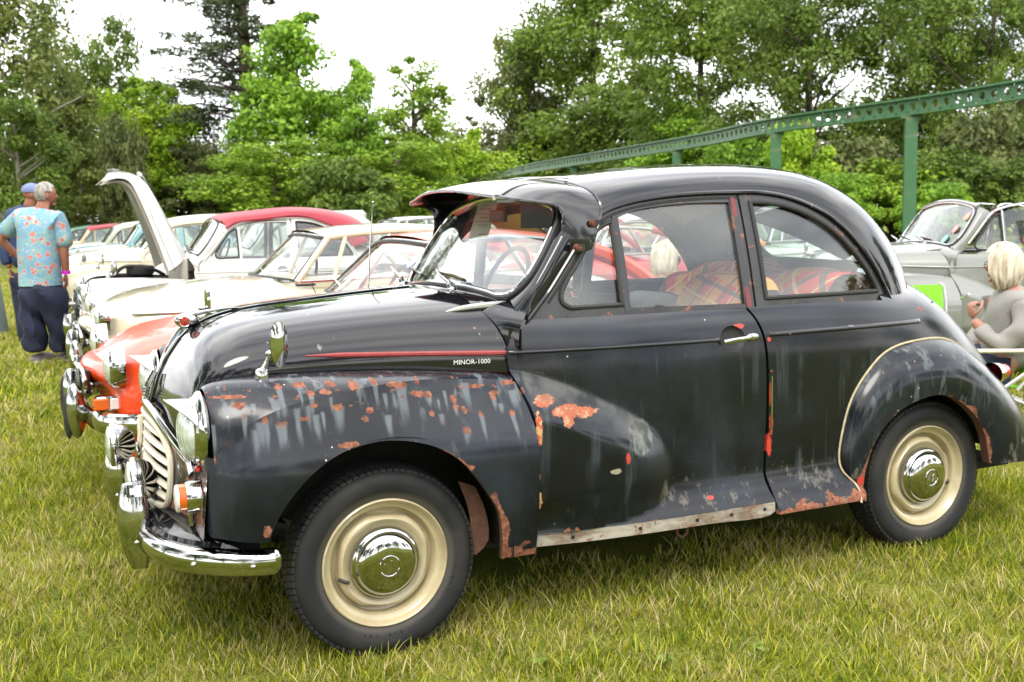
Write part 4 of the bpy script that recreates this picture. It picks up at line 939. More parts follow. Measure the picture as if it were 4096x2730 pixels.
# ---- wheels
def wheel_parts():
    d = {}
    yo = 0.0   # outer rim face at y=0, car centre is +y
    ty = [(.197, .002), (.215, -.006), (.235, -.012), (.255, -.012), (.272, -.004), (.282, .012), (.287, .028), (.289, .055), (.289, .095), (.286, .120), (.276, .140), (.250, .155), (.215, .155), (.197, .145)]
    d['tyre'] = lathe(resamp(cr(ty, 4), .006), 96, 'y')
    tr = G()
    for k in range(84):
        a = 2*math.pi*k/84
        for j, (y0, y1, off) in enumerate(((.002, .030, 0), (.036, .060, .5), (.066, .090, 0), (.096, .124, .5))):
            aa = a+off*2*math.pi/84; da = 2*math.pi/84*.40; r0, r1 = (.278 if j in (0, 3) else .284), .2945
            V = []
            for s in (-1, 1):
                for yy in (y0, y1):
                    for r in (r0, r1-(.008 if (j == 0 and yy == y0) or (j == 3 and yy == y1) else 0)): 
                        an = aa+s*da+(.02 if yy == y1 else 0); V.append((r*math.cos(an), yy, r*math.sin(an)))
            tr.add(G(V, [(0, 2, 3, 1), (4, 5, 7, 6), (1, 3, 7, 5), (0, 1, 5, 4), (2, 6, 7, 3)]))
    d['tread'] = tr
    rim = [(.1975, .004), (.197, -.003), (.193, -.006), (.188, -.001), (.184, .010), (.176, .017), (.168, .020), (.163, .030), (.160, .048), (.150, .052), (.143, .048)]
    d['rim'] = lathe(rim, 96, 'y')
    disc = [(.150, .030), (.146, .020), (.140, .014), (.134, .012), (.128, .014), (.122, .018), (.112, .024), (.104, .026)]
    D = lathe([(.1475, .060)]+disc, 96, 'y'); D.add(lathe([(.150, .036), (.153, .050)], 96, 'y'))
    # long oval slots between disc and rim appear at four places: push the disc edge in there
    V = D.V.copy(); ang = np.arctan2(V[:, 2], V[:, 0]); rr_ = np.hypot(V[:, 0], V[:, 2]); k = np.clip(np.cos(4*ang+.4), 0, 1)**.6*(rr_ > .128)
    f = 1-k*.062*np.clip((rr_-.128)/.02, 0, 1); V[:, 0] *= f; V[:, 2] *= f; D.V = V; d['wheel_disc'] = D
    cap = [(.0005, -.034), (.034, -.0335), (.062, -.030), (.084, -.022), (.093, -.013), (.0965, -.005), (.104, -.002), (.1085, .004), (.110, .012), (.108, .022)]
    d['hubcap'] = lathe(resamp(cr(cap, 5), .004), 64, 'y')
    em = tube([(.031*math.cos(a), -.0345, .031*math.sin(a)) for a in np.linspace(0, 2*math.pi, 36, endpoint=False)], .0018, 6, closed=True, up=(0, 1, 0))
    em.add(textg('M', .042, T((0, -.0350, 0), rx=math.radians(90), rz=0)@Matrix.Rotation(math.radians(200), 4, 'Z'), ext=.0014)); d['emblem'] = em
    d['valve'] = tube([(-.143, .02, -.035), (-.128, .004, -.040), (-.118, -.004, -.042)], .0055, 8)
    lt = G()
    for wd, a0, st in (('145 R14', 250, 5.0), ('RADIAL', 330, 5.0), ('TUBELESS', 60, 5.0)):
        for q, chh in enumerate(wd):
            if chh == ' ': continue
            an = math.radians(a0+q*st); r = .222; lt.add(textg(chh, .013, T((0, -.0105, 0))@Matrix.Rotation(-(an-math.pi/2), 4, 'Y')@T((0, 0, r))@T(rx=math.radians(90)), ext=.0006, res=1))
    d['tyre_lettering'] = lt
    return d
wp = wheel_parts()
M_well = M_dark
def add_wheel(x, y, z, rot, side, steer=0):
    w = None; Mx = T((x, y, z), rz=steer+(math.pi if side > 0 else 0), ry=rot)
    mats = {'tyre': M_tyre, 'tread': M_tyre, 'rim': M_wheel, 'wheel_disc': M_wheel, 'hubcap': M_chrome, 'emblem': M_chrome, 'valve': M_rub, 'tyre_lettering': M_tyre}
    w = link('wheel', wp['tyre'], M_tyre, car); w.matrix_local = Mx
    CARP.setdefault('wheel', []).append(w)
    for k in ('tread', 'rim', 'wheel_disc', 'hubcap', 'emblem', 'valve', 'tyre_lettering'):
        if k not in WM:
            WM[k] = link(k, wp[k], mats[k], w); 
            if k == 'tread': WM[k]['kind'] = 'stuff'
        else:
            c = WM[k].copy(); C.objects.link(c); c.parent = w
    return w
WM = {}
add_wheel(0, -.688, .286, math.radians(0), -1, .012); add_wheel(2.184, -.688, .288, math.radians(215), -1)
add_wheel(0, .688, .286, .5, 1); add_wheel(2.184, .688, .288, 1.7, 1)
# ---- sun visor over the windscreen
VR = [ # rows run from the near pillar lug over the brow to the far lug; columns lip, crown, back edge
 [(.700, -.575, 1.196), (.732, -.588, 1.200), (.764, -.602, 1.210)],
 [(.674, -.570, 1.240), (.728, -.592, 1.248), (.785, -.602, 1.264)],
 [(.680, -.567, 1.315), (.745, -.584, 1.325), (.812, -.584, 1.330)],
 [(.655, -.552, 1.350), (.725, -.560, 1.372), (.812, -.556, 1.372)],
 [(.600, -.515, 1.363), (.690, -.515, 1.405), (.808, -.500, 1.402)],
 [(.553, -.390, 1.380), (.655, -.390, 1.425), (.806, -.380, 1.428)],
 [(.540, -.200, 1.398), (.640, -.200, 1.440), (.806, -.200, 1.452)],
 [(.540, .0, 1.415), (.640, .0, 1.449), (.806, 0, 1.462)],
 [(.540, .20, 1.423), (.640, .20, 1.450), (.806, .20, 1.458)],
 [(.540, .38, 1.416), (.650, .38, 1.442), (.806, .38, 1.438)],
 [(.545, .50, 1.396), (.680, .50, 1.425), (.806, .50, 1.412)],
 [(.560, .580, 1.380), (.710, .570, 1.395), (.812, .560, 1.382)],
 [(.650, .585, 1.352), (.735, .596, 1.345), (.806, .586, 1.335)],
 [(.655, .575, 1.260), (.718, .600, 1.262), (.772, .604, 1.268)],
 [(.645, .572, 1.225), (.700, .592, 1.215), (.750, .600, 1.212)]]
VN = Net(VR); vg = grid(VN, 0, 14, 110, 0, 2, 18, out=(-.1, 0, 1)); V_ = vg.V
inn = G(V_+np.array([.003, 0, -.007]), [tuple(reversed(f)) for f in vg.F]); vfull = G(vg.V, vg.F); vfull.add(inn)
vfull.add(tube(VN(np.linspace(0, 14, 110), np.zeros(110)), .006, 6)); vfull.add(tube(VN(np.linspace(0, 14, 110), np.full(110, 2.0)), .005, 6))
M_visor = simple('visor_black_enamel', (.012, .012, .015), .18, var=.3, coat=.7)
visor_o = P('sun_visor', vfull, M_visor, mirror=False)
link('support_clip', tube(cr([(.541, -.325, 1.374), (.540, -.325, 1.394), (.560, -.325, 1.412), (.64, -.325, 1.440), (.80, -.335, 1.450), (.825, -.34, 1.446)], 5), .010, 8, flat=(1, .35)), simple('clip_aluminium', (.75, .73, .66), .35, .3), visor_o)
for y_, x_, z_ in ((-.603, .766, 1.290), (-.603, .706, 1.212)):
    for s_ in (1, -1):
        link('bolt', lathe([(0, -.008), (.0075, -.007), (.008, 0), (.012, .001), (.012, .004)], 6 if False else 12, 'y').tf(T((x_, s_*(y_-.006), z_), rz=0 if s_ > 0 else math.pi)), M_boltrust, visor_o)
        link('bolt_tab', box(x_, x_+.034, min(s_*y_, s_*(y_+.006)), max(s_*y_, s_*(y_+.006)), z_-.014, z_+.010), M_frame, visor_o)
# ---- wipers, aerial, mirrors
for s_, y_ in ((0, -.15), (1, .33)):
    x_ = .445-(.02 if s_ else 0); z_ = 1.072
    piv = lathe([(.022, 0), (.020, .008), (.012, .014), (.010, .028), (.0, .030)], 16, 'z').tf(T((x_, y_, z_-.012), ry=-.4))
    w_ = link('wiper', piv, M_chrome, car)
    a0 = np.array([x_-.006, y_, z_+.014]); el = np.array([x_+.015, y_+.19, z_+.052]) 
    link('wiper_arm', tube([a0, a0*.6+el*.4+np.array([-.012, 0, .008]), el], [.008, .007, .003], 8), M_chrome, w_)
    p_ = [F_ws(np.array([yy]), np.array([zz]), .014)[0] for yy, zz in ((y_-.02, 1.094), (y_+.12, 1.106), (y_+.27, 1.112))]
    link('wiper_blade', tube(p_, .006, 6), M_rub, w_); link('blade_holder', tube(np.array(p_)+np.array([-.006, 0, .006]), .0035, 6), M_chrome, w_)
aer = link('aerial', tube([(.305, .42, 1.02), (.325, .42, 1.24), (.330, .42, 1.30)], .0035, 8), M_chrome, car); link('aerial_tip', tube([(.330, .42, 1.30), (.340, .42, 1.385)], .0022, 6), M_chrome, aer); link('aerial_ball', ell((.340, .42, 1.388), (.005,)*3, 10, 8), M_chrome, aer); link('aerial_base', lathe([(.014, 0), (.012, .012), (.006, .03)], 14, 'z').mv(.303, .42, 1.018), M_chrome, aer)
def mirror(s_, x_, y_, rz, zt=0):
    b = lathe([(.021, -.006), (.021, .012), (.019, .022), (.010, .028), (.0, .029)], 20, 'z').mv(x_, y_, .862+zt)
    m = link('wing_mirror', b, M_chrome, car)
    p0 = np.array([x_, y_, .880+zt]); p1 = np.array([x_+.030, y_, .930+zt])
    link('mirror_stalk', tube([p0, p0*.4+p1*.6, p1], [.010, .0065, .008], 10), M_chrome, m); link('mirror_knuckle', ell(tuple(p1), (.018, .011, .011), 14, 8), M_chrome, m)
    R_ = T((p1[0]+.024, y_, p1[2]+.025), rz=rz)
    out_ = [(0, .0345*math.cos(a)*(1-.12*(math.sin(a) < 0)*abs(math.sin(a))), .068*np.sign(math.sin(a))*abs(math.sin(a))**.75) for a in np.linspace(0, 2*math.pi, 40, endpoint=False)]
    V = [(0.0, a[1], a[2]) for a in out_]+[(.0, a[1]*.94, a[2]*.97) for a in out_]+[(-.010, a[1]*.80, a[2]*.85) for a in out_]+[(-.014, a[1]*.3, a[2]*.35) for a in out_]
    F = [(k*40+i, k*40+(i+1) % 40, (k+1)*40+(i+1) % 40, (k+1)*40+i) for k in range(3) for i in range(40)]+[tuple(120+i for i in range(40))]
    link('mirror_back', G(V, F).tf(R_), M_chrome, m)
    gl = G([(0.001+.007*(1-q*q), a[1]*.97*q, a[2]*.98*q) for q in (1, .8, .6, .4, .2) for a in out_]+[(.008, 0, 0)], [(k*40+i, k*40+(i+1) % 40, (k+1)*40+(i+1) % 40, (k+1)*40+i) for k in range(4) for i in range(40)]+[(160+i, 160+(i+1) % 40, 200) for i in range(40)]).tf(R_); link('mirror_glass', gl, M_chrome, m)
mirror(-1, -.322, -.578, math.radians(-62)); mirror(1, -.345, .60, math.radians(4), .055)
# ---- interior
st = []
def seat(x0, y0, y1, tilt=.22, h=.46, name='front_seat', mat=M_seat):
    g = box(x0-.02, x0+.44, y0, y1, .40, .56, .03)
    def Fb(u, v):
        y = y0+(y1-y0)*u; e = np.abs(2*u-1); z = .52+h*v*(1-.08*e**4); x = x0+.40+tilt*(z-.52)*1.0-.0*e; return x, y, z
    U, Vv = np.meshgrid(np.linspace(0, 1, 14), np.linspace(0, 1, 14), indexing='ij'); x, y, z = Fb(U.ravel(), Vv.ravel()); th = .055*(1-np.abs(2*U.ravel()-1)**6)*(1-np.abs(2*Vv.ravel()-1)**8)+.012
    A = np.stack([x-th, y, z], 1); B = np.stack([x+th, y, z], 1); f = [(i*14+j, (i+1)*14+j, (i+1)*14+j+1, i*14+j+1) for i in range(13) for j in range(13)]
    g.add(G(A, [tuple(reversed(q)) for q in f])); g.add(G(B, f)); return g
for y0, y1 in ((-.56, -.08), (.08, .56)): link('front_seat', seat(1.10, y0, y1), M_seat, car)
link('rear_seat', seat(1.62, -.58, .58, .25, .40), M_seat, car)
def drape(x0, y0, y1, zt, zb, amp, ph, mat, name, label, thick=.085, front=.02, xr=.0):
    def F(u, v):
        y = y0+(y1-y0)*u; t = v*2-1; e = np.abs(2*u-1)
        z = zt-(np.abs(t)**2.2)*(zt-zb)-.05*e**5; x = x0+np.sign(t)*thick*np.abs(t)**.4+xr*(z-zt)+amp*.25*np.sin(u*17+ph)*np.abs(t)
        z = z+amp*np.sin(u*11+ph)*(1-np.abs(t))**.5+amp*.5*np.sin(u*23+ph*2); y = y+amp*.4*np.sin(v*9+u*6); return np.stack([x, y, z], -1)
    g = grid(F, 0, 1, 60, 0, 1, 50, out=(0, 0, 1)); o = link(name, g, mat); o.parent = None; return tag(o, label, 'blanket')
drape(1.625-.10, -.58, -.10, 1.085, .80, .004, 0, M_tartan, 'tartan_blanket', 'orange and red tartan blanket draped over the front seat back of the black saloon', xr=.25)
drape(1.92, -.57, .55, 1.100, .86, .024, 1.3, M_tartan2, 'tartan_blanket', 'rumpled red tartan blanket piled behind the rear side window of the black saloon', thick=.13, xr=.25)
# steering wheel, column, dash
sw = [(.86+.075*math.sin(a)*1.0, .33+.20*math.cos(a), 1.005+.185*math.sin(a)*1.0) for a in np.linspace(0, 2*math.pi, 40, endpoint=False)]
swo = link('steering_wheel', tube(sw, .0105, 8, closed=True, up=(-1, 0, .3)), M_rub, car); link('spoke', tube([(.86, .14, 1.0), (.84, .33, .985), (.86, .52, 1.0)], .006, 6), M_rub, swo); link('column', tube([(.84, .33, .985), (.55, .33, .85)], .018, 8), M_rub, swo)
P('dashboard', box(.50, .60, -.60, .60, .86, 1.0, .02), simple('dash_metal', (.05, .05, .055), .4), mirror=False)
P('door_trim', panel(path(.05, [(.60, .40), (.60, .95)], [(.60, .95), (1.37, .95)], [(1.37, .95), (1.37, .40)], [(1.37, .40), (.60, .40)]), lambda x, z: np.stack([x, -(w_body(x, z)-.045), z], -1), .06, thick=.01), M_olive)
P('door_pocket', panel(path(.05, [(.72, .60), (.72, .86)], [(.72, .86), (1.28, .86)], [(1.28, .86), (1.28, .60)], [(1.28, .60), (.72, .60)]), lambda x, z: np.stack([x, -(w_body(x, z)-.058), z], -1), .06, thick=.01), M_maroon)
P('parcel_shelf', box(2.0, 2.35, -.55, .55, .93, .95), M_dark, mirror=False)
P('quarter_trim', panel(path(.05, [(1.44, .45), (1.44, .96)], [(1.44, .96), (2.0, .96)], [(2.0, .96), (1.9, .45)], [(1.9, .45), (1.44, .45)]), lambda x, z: np.stack([x, -(w_body(x, z)-.045), z], -1), .08, thick=.01), M_olive)
lin = grid(lambda u, v: F_roof(u, v)*np.array([1, .96, 1])-np.array([0, 0, .022]), .3, 5.0, 30, 0.12, 1, 16); lin.add(lin.mir()); P('headlining', lin, M_head, mirror=False)
P('interior_mirror', box(.70, .715, -.05, .09, 1.30, 1.345, .004), M_rub, mirror=False)
P('sunvisor_flap', box(.735, .745, -.50, -.12, 1.275, 1.375, .003), simple('dark_visor_vinyl', (.02, .025, .04), .6), mirror=False)
# display pass hanging inside the windscreen
def Mws(y, z, off, roll=0):
    p = F_ws(np.array([y]), np.array([z]), off)[0]; sl = math.atan(.70)
    X_ = Vector((.0, -1, 0)); Y_ = Vector((math.sin(sl), 0, math.cos(sl))); Z2 = X_.cross(Y_); M3 = Matrix((X_, Y_, Z2)).transposed().to_4x4(); M3.translation = Vector(p); return M3@Matrix.Rotation(roll, 4, 'Z')
_X = Vector((.55, -.83, 0)).normalized(); _Y = Vector((.57, 0, .82)).normalized(); _Z = _X.cross(_Y).normalized(); _Y = _Z.cross(_X); pm = Matrix((_X, _Y, _Z)).transposed().to_4x4(); pm.translation = Vector((.692, .13, 1.307)); pm = pm@Matrix.Scale(.86, 4)
paper = G([(-.052, -.093, 0), (.052, -.093, 0), (.052, .093, 0), (-.052, .093, 0)], [(0, 1, 2, 3)]); paper.add(G([(-.052, -.093, -.001), (.052, -.093, -.001), (.052, .093, -.001), (-.052, .093, -.001)], [(3, 2, 1, 0)]))
cdo = link('display_pass', paper.tf(pm), simple('pale_green_card', (.62, .66, .55), .7, var=.05)); tag(cdo, 'pale green printed display pass hanging inside the black saloon windscreen', 'display pass')
M_ink = simple('black_print', (.03, .03, .03), .6); M_redink = simple('red_print', (.5, .03, .05), .6)
for tx, sz, yy, mt in (('SPRING', .008, .078, M_redink), ('Autojumble', .0135, .060, M_ink), ('MOGGYFEST DISPLAY Vehicle', .0072, .034, M_ink), ('Pass 2026', .010, .014, M_ink), ('Saturday 16th - Sunday 17th May 2026', .0050, -.006, M_ink), ('Please display this pass in your windscreen', .0038, -.022, M_ink), ('for the duration of the event', .0038, -.032, M_ink)):
    link('print', textg(tx, sz, pm@T((0, yy, .001)), ext=.0002), mt, cdo)
link('print', textg('Beaulieu', .014, pm@T((.022, -.072, .001)), ext=.0002, shear=.4), M_redink, cdo)
# ================================================================== other cars built from their own profiles
M_dark2 = simple('dark_interior', (.03, .028, .026), .8)
def gen_car(name, label, loc, rz, sp):
    """saloon or coupe from profile tables; local x to the rear, near side is -y"""
    root = thing(name, label, 'car', loc, rz, sp.get('group')); pm_ = sp['paint']; out = {}
    x0, x1 = sp['x']; W0 = sp['w']; zb = sp.get('zb', .24)
    xs = np.linspace(0, 1, 9); fx = lambda t: x0+(x1-x0)*t
    nose = sp.get('nose', .80); tailw = sp.get('tailw', .84)
    def Wf(x):
        t = (x-x0)/(x1-x0); f = np.clip((.16-t)/.16, 0, 1); r = np.clip((t-.80)/.20, 0, 1)
        return W0*(1-(1-nose)*f**2.2-(1-tailw)*r**2)*(1-.015*np.cos(t*7))
    ZT = cubic([p[0] for p in sp['deck']], [p[1] for p in sp['deck']]); n_ = sp.get('n', 3.2); zcv = sp.get('zc', .58)
    def Fs(x, s):
        zt = ZT(x); zc = np.minimum(zcv, zt-.16); th = np.clip(s, 0, 1)*math.pi/2; zl = zc+np.minimum(s, 0)*(zc-zb)
        z = np.where(s > 0, zc+(zt-zc)*np.sin(th)**(2/n_), zl); tuck = 1-.06*np.clip(-s, 0, 1)**2
        y = Wf(x)*np.where(s > 0, np.clip(np.cos(th), 0, 1)**(2/n_), tuck); xm = x0+.55
        return np.stack([x+sp.get('sweep', .2)*(y/W0)**2*np.clip((xm-x)/(xm-x0), 0, 1)**1.6, -y, z], -1)
    def sz(x, z): zc = min(zcv, float(ZT(x))-.16); return (z-zc)/(zc-zb)
    bot = []
    R = sp.get('arch', .335)
    for wx in sp['wheels']:
        a0 = math.asin(min(1, max(-1, (zb-.29)/R)))
        for a in np.linspace(math.pi-a0, a0, 18): X_ = wx+R*math.cos(a); bot.append((X_, max(-1, sz(X_, .29+R*math.sin(a)))))
    o = np.vstack([resamp(np.array([(x0, -1)]+[(b[0], b[1]) for b in bot]+[(x1, -1)]), .05)[:-1], resamp(np.array([(x1, -1), (x1, 1)]), .12)[:-1], resamp(np.array([(x1, 1), (x0, 1)]), .08)[:-1], resamp(np.array([(x0, 1), (x0, -1)]), .12)[:-1]])
    g = panel(o, Fs, .05, thick=.01, out=lambda V: np.stack([V[:, 0]*0, V[:, 1]*1.0, (V[:, 2]-zcv)*1.0], 1), scale=(1, .55)); gm = G(g.V, g.F, g.N); gm.add(g.mir())
    # nose and tail faces
    for xe, sg in ((x0, -1), (x1, 1)):
        L = Fs(np.full(24, xe), np.linspace(-1, 1, 24)); L2 = L[::-1]*np.array([1, -1, 1]); ring = np.vstack([L, L2[1:]]); c_ = ring.mean(0); nr = len(ring); V = []; KK = 6
        for k in range(KK): a_ = k/(KK-1)*math.pi/2; V.append((ring-c_)*np.array([1, 1-.30*(1-math.cos(a_)), 1-.38*(1-math.cos(a_))])+c_+np.array([sg*.085*math.sin(a_), 0, 0]))
        V = np.vstack(V+[[c_+np.array([sg*.09, 0, 0])]])
        F = [(k*nr+i, k*nr+(i+1) % nr, (k+1)*nr+(i+1) % nr, (k+1)*nr+i) for k in range(KK-1) for i in range(nr)]+[((KK-1)*nr+i, (KK-1)*nr+(i+1) % nr, KK*nr) for i in range(nr)]
        link('nose_panel' if sg < 0 else 'tail_panel', G(V, F if sg > 0 else [tuple(reversed(f)) for f in F]), pm_, root)
    body = link('body', gm, pm_, root)
    link('underbody', box(x0+.15, x1-.15, -W0*.82, W0*.82, .2, .5), M_dark, root)
    # cabin
    (ax, az), (bx, bz), (cx_, cz), (dx, dz) = sp['cabin']; wb, wt = sp['cw']; cr_ = sp.get('crown', .05); bow = sp.get('bow', .09)
    def ring(t0, t1): pass
    def topc(v): return np.stack([bx-bow*.6*(1-v**2), -wt*v, bz+cr_*(1-v**2)*.6], -1)
    def basec(v): return np.stack([ax-bow*1.5*(1-v**2), -wb*v, az+.02*(1-v**2)], -1)
    def WSf(u, v): return basec(v)*(1-u)[:, None]+topc(v)*u[:, None]
    def RSf(u, v):
        b = np.stack([dx+bow*.6*(1-v**2), -wb*.95*v, dz+0*v], -1); t = np.stack([cx_+bow*.5*(1-v**2), -wt*v, cz+cr_*(1-v**2)*.7], -1); m = (1-u)[:, None]; bulge = np.stack([.06*np.sin(u*math.pi), 0*u, .07*np.sin(u*math.pi)], -1)*sp.get('fast', 0)
        return b*m+t*(1-m)+bulge
    def SDf(u, v):  # u along, v up
        b = np.stack([ax+(dx-ax)*u, -wb*(1-.05*u), az+(dz-az)*u], -1); t = np.stack([bx+(cx_-bx)*u, -wt+0*u, bz+(cz-bz)*u+sp.get('hump', .03)*4*u*(1-u)], -1); return b*(1-v)[:, None]+t*v[:, None]
    def RFf(u, v): x = bx+(cx_-bx)*u; zc = bz+(cz-bz)*u+sp.get('hump', .03)*4*u*(1-u); th = np.clip(np.abs(v), 0, 1); return np.stack([x-bow*.6*(1-v**2)*(1-2*u), -wt*v, zc+cr_*(1-th**2.6)], -1)
    if sp.get('roof', True):
        rg = grid(RFf, 0, 1, 20, -1, 1, 17, out=(0, 0, 1)); r2 = G(rg.V-np.array([0, 0, .02]), [tuple(reversed(f)) for f in rg.F]); rg.add(r2); link('roof', rg, sp.get('roofmat', pm_), root)
        fr_ = sp.get('frame', pm_)
        bar = .022; eps = np.linspace(0, 1, 9); one = np.ones(9)
        for s_ in (1, -1):
            link('windscreen_pillar', tube(WSf(eps, one*s_), bar, 8), fr_, root); link('rear_pillar', tube(RSf(eps, one*s_), sp.get('rp', .045), 8), pm_, root)
            k = lambda P_: P_*np.array([1, s_, 1])
            link('roof_rail', tube(k(SDf(np.linspace(0, 1, 16), np.ones(16))), .020, 8), fr_, root); link('waist_rail', tube(k(SDf(eps, one*0)), .014, 8), M_chrome, root)
            for p_ in sp['posts']: link('door_pillar', tube(k(SDf(one*p_, eps)), .016, 8), fr_, root)
            gs = grid(SDf, .02, .98, 10, 0, 1, 3, out=(0, -1, 0)); link('side_glass', gs if s_ > 0 else gs.mir(), M_glass, root)
    else:
        for s_ in (1, -1): link('windscreen_pillar', tube(WSf(np.linspace(0, 1, 9), np.ones(9)*s_), .022, 8), M_chrome, root)
    link('windscreen', grid(WSf, 0, 1, 6, -1, 1, 13, out=(-1, 0, .5)), M_glass, root)
    v13 = np.linspace(-1, 1, 13); link('windscreen_frame', tube(np.vstack([WSf(np.zeros(13), v13), WSf(np.ones(13), v13[::-1])]), .013, 6, closed=True, up=(-.8, 0, .6)), M_chrome if sp.get('wsc', True) else M_rub, root); link('windscreen_rubber', tube(np.vstack([WSf(np.full(13, .03), v13*.96), WSf(np.full(13, .965), v13[::-1]*.955)])+np.array([-.004, 0, .002]), .011, 6, closed=True, up=(-.8, 0, .6)), M_rub, root)
    if sp.get('roof', True): link('rear_glass', grid(RSf, .1, 1, 8, -.85, .85, 11, out=(1, 0, .5)), M_glass, root)
    for y_ in (-.36, .36):
        g_ = box(ax+.55, ax+1.0, y_-.24, y_+.24, .30, .55, .03); g_.add(box(ax+.95, ax+1.10, y_-.24, y_+.24, .45, min(.98, az+.22), .04)); link('seat', g_, sp.get('seat', M_dark2), root)
    sw_ = [(ax+.34+.05*math.sin(a), .36+.19*math.cos(a), az-.02+.17*math.sin(a)) for a in np.linspace(0, 2*math.pi, 24, endpoint=False)]; link('steering_wheel', tube(sw_, .012, 6, closed=True, up=(-1, 0, .3)), M_rub, root)
    link('dashboard', box(ax+.0, ax+.16, -wb*.9, wb*.9, az-.14, az-.01, .02), M_dark2, root)
    link('wiper', tube(cr([(ax-.10, -.1, az+.03), (ax-.08, .12, az+.07), (ax-.05, .34, az+.09)], 4), .006, 6), M_chrome, root)
    # wheels
    for wx in sp['wheels']:
        for s_ in (-1, 1):
            w = link('wheel', wp['tyre'], M_tyre, root) if 'wm' not in sp_cache else bpy.data.objects.new('wheel', sp_cache['wm'])
            if 'wm' not in sp_cache: sp_cache['wm'] = w.data
            else: C.objects.link(w); w.parent = root
            w.matrix_local = T((wx, s_*(W0-.065), .29), rz=math.pi if s_ > 0 else 0)
            for kk, mm in (('rim', sp.get('wheelmat', M_chrome)), ('wheel_disc', sp.get('wheelmat', M_chrome)), ('hubcap', M_chrome)):
                c = bpy.data.objects.new(kk, WM[kk].data); C.objects.link(c); c.parent = w; c.material_slots[0].link = 'OBJECT'; c.material_slots[0].material = mm
            link('wheel_housing', well(wx, R+.03, W0-.03, W0-.30, 0, 180) if s_ < 0 else well(wx, R+.03, W0-.03, W0-.30, 0, 180).mir(), M_dark, root)
    # lamps, grille, bumpers, trim
    for (lx, ly, lz, lr) in sp['lamps']:
        for s_ in (-1, 1):
            h = lathe([(lr*1.10, .03), (lr*1.12, -.005), (lr*1.06, -.025), (lr*.92, -.035), (lr*.88, -.03)], 32, 'x').mv(lx, s_*ly, lz); ho = link('headlamp', h, M_chrome, root)
            link('lens', lathe([(lr*.9*math.sin(t), -.03-.03*math.cos(t)) for t in np.linspace(.01, math.pi/2, 8)], 32, 'x').mv(lx, s_*ly, lz), M_lens, ho)
    bz_ = sp.get('bump', .45)
    bp = cr([(x0+.42, -W0*1.0, bz_), (x0+.18, -W0*.97, bz_), (x0+.0, -W0*.80, bz_), (x0-.06, -W0*.45, bz_), (x0-.08, 0, bz_)], 8); bp = resamp(np.vstack([bp, (bp*np.array([1, -1, 1]))[::-1][1:]]), .05)
    bu = link('front_bumper', tube(bp, .05, 10, flat=(.42, .95)), M_chrome, root)
    for s_ in (-1, 1):
        oy = sp.get('ovy', .36); g_ = ell((x0-.115, s_*oy, bz_+.02), (.045, .032, .13), 14, 12); link('overrider', g_, M_chrome, bu)
        if sp.get('rubber'): link('overrider_rubber', ell((x0-.150, s_*oy, bz_+.0), (.020, .016, .11), 12, 10), M_rub, bu)
    bp2 = bp*np.array([-1, 1, 1])+np.array([x0+x1, 0, 0]); link('rear_bumper', tube(bp2, .045, 10, flat=(.42, .95)), M_chrome, root)
    gx, gy, gz0, gz1 = sp['grille']
    gl = link('grille', tube(resamp(cr([(gx, 0, gz1), (gx+.01, -gy*.8, gz1), (gx+.03, -gy, (gz0+gz1)/2), (gx+.01, -gy*.8, gz0), (gx, 0, gz0), (gx+.01, gy*.8, gz0), (gx+.03, gy, (gz0+gz1)/2), (gx+.01, gy*.8, gz1)], 6, closed=True), .03, closed=True), .014, 8, closed=True, up=(-1, 0, 0)), M_chrome, root)
    link('grille_opening', box(gx+.005, gx+.05, -gy*.9, gy*.9, gz0+.012, gz1-.012), M_dark, gl)
    nb = sp.get('bars', 15)
    for k in range(nb):
        yy = -gy*.86+2*gy*.86*k/(nb-1); link('grille_bar', box(gx-.006, gx+.006, yy-.005, yy+.005, gz0+.01, gz1-.01), M_chrome, gl)
    for (ix, iy, iz) in sp.get('ind', []):
        for s_ in (-1, 1):
            q = link('indicator', box(ix-.02, ix+.10, min(s_*(iy-.02), s_*(iy+.05)), max(s_*(iy-.02), s_*(iy+.05)), iz-.035, iz+.035, .008), M_chrome, root); link('amber_lens', box(ix-.028, ix+.04, min(s_*(iy-.015), s_*(iy+.056)), max(s_*(iy-.015), s_*(iy+.056)), iz-.027, iz+.027, .006), M_orange, q); link('clear_lens', box(ix+.042, ix+.09, min(s_*(iy-.01), s_*(iy+.058)), max(s_*(iy-.01), s_*(iy+.058)), iz-.027, iz+.027, .006), M_clear, q)
    if 'strip' in sp:
        xa, xb, z_ = sp['strip']
        for s_ in (1, -1):
            pts = []
            for x in np.linspace(xa, xb, 30):
                th = np.linspace(0, 1, 60); q = Fs(np.full(60, x), np.linspace(-.6, .9, 60)); j = np.abs(q[:, 2]-z_).argmin(); pts.append((x, q[j, 1]*s_-.004*s_, z_))
            link('side_strip', tube(pts, .008, 6), M_chrome, root)
    for xd in sp.get('seams', []):
        for s_ in (1, -1):
            q = Fs(np.full(16, xd), np.linspace(-.85, .55, 16)); q[:, 1] -= .001; link('door_gap', tube(q*np.array([1, s_, 1]), .0035, 5), M_dark, root)
    return root, out
sp_cache = {}
red = paint_mat('orange_red_paint', (.75, .060, .008), .35, .45); creamp = paint_mat('cream_paint', (.58, .52, .37)); orangep = paint_mat('orange_paint', (.75, .22, .04)); pgreen = paint_mat('pale_green_paint', (.34, .41, .31)); whitep = paint_mat('white_paint', (.52, .52, .50)); redp = paint_mat('deep_red_paint', (.42, .015, .02)); blackr = simple('black_vinyl_roof', (.02, .02, .02), .5)
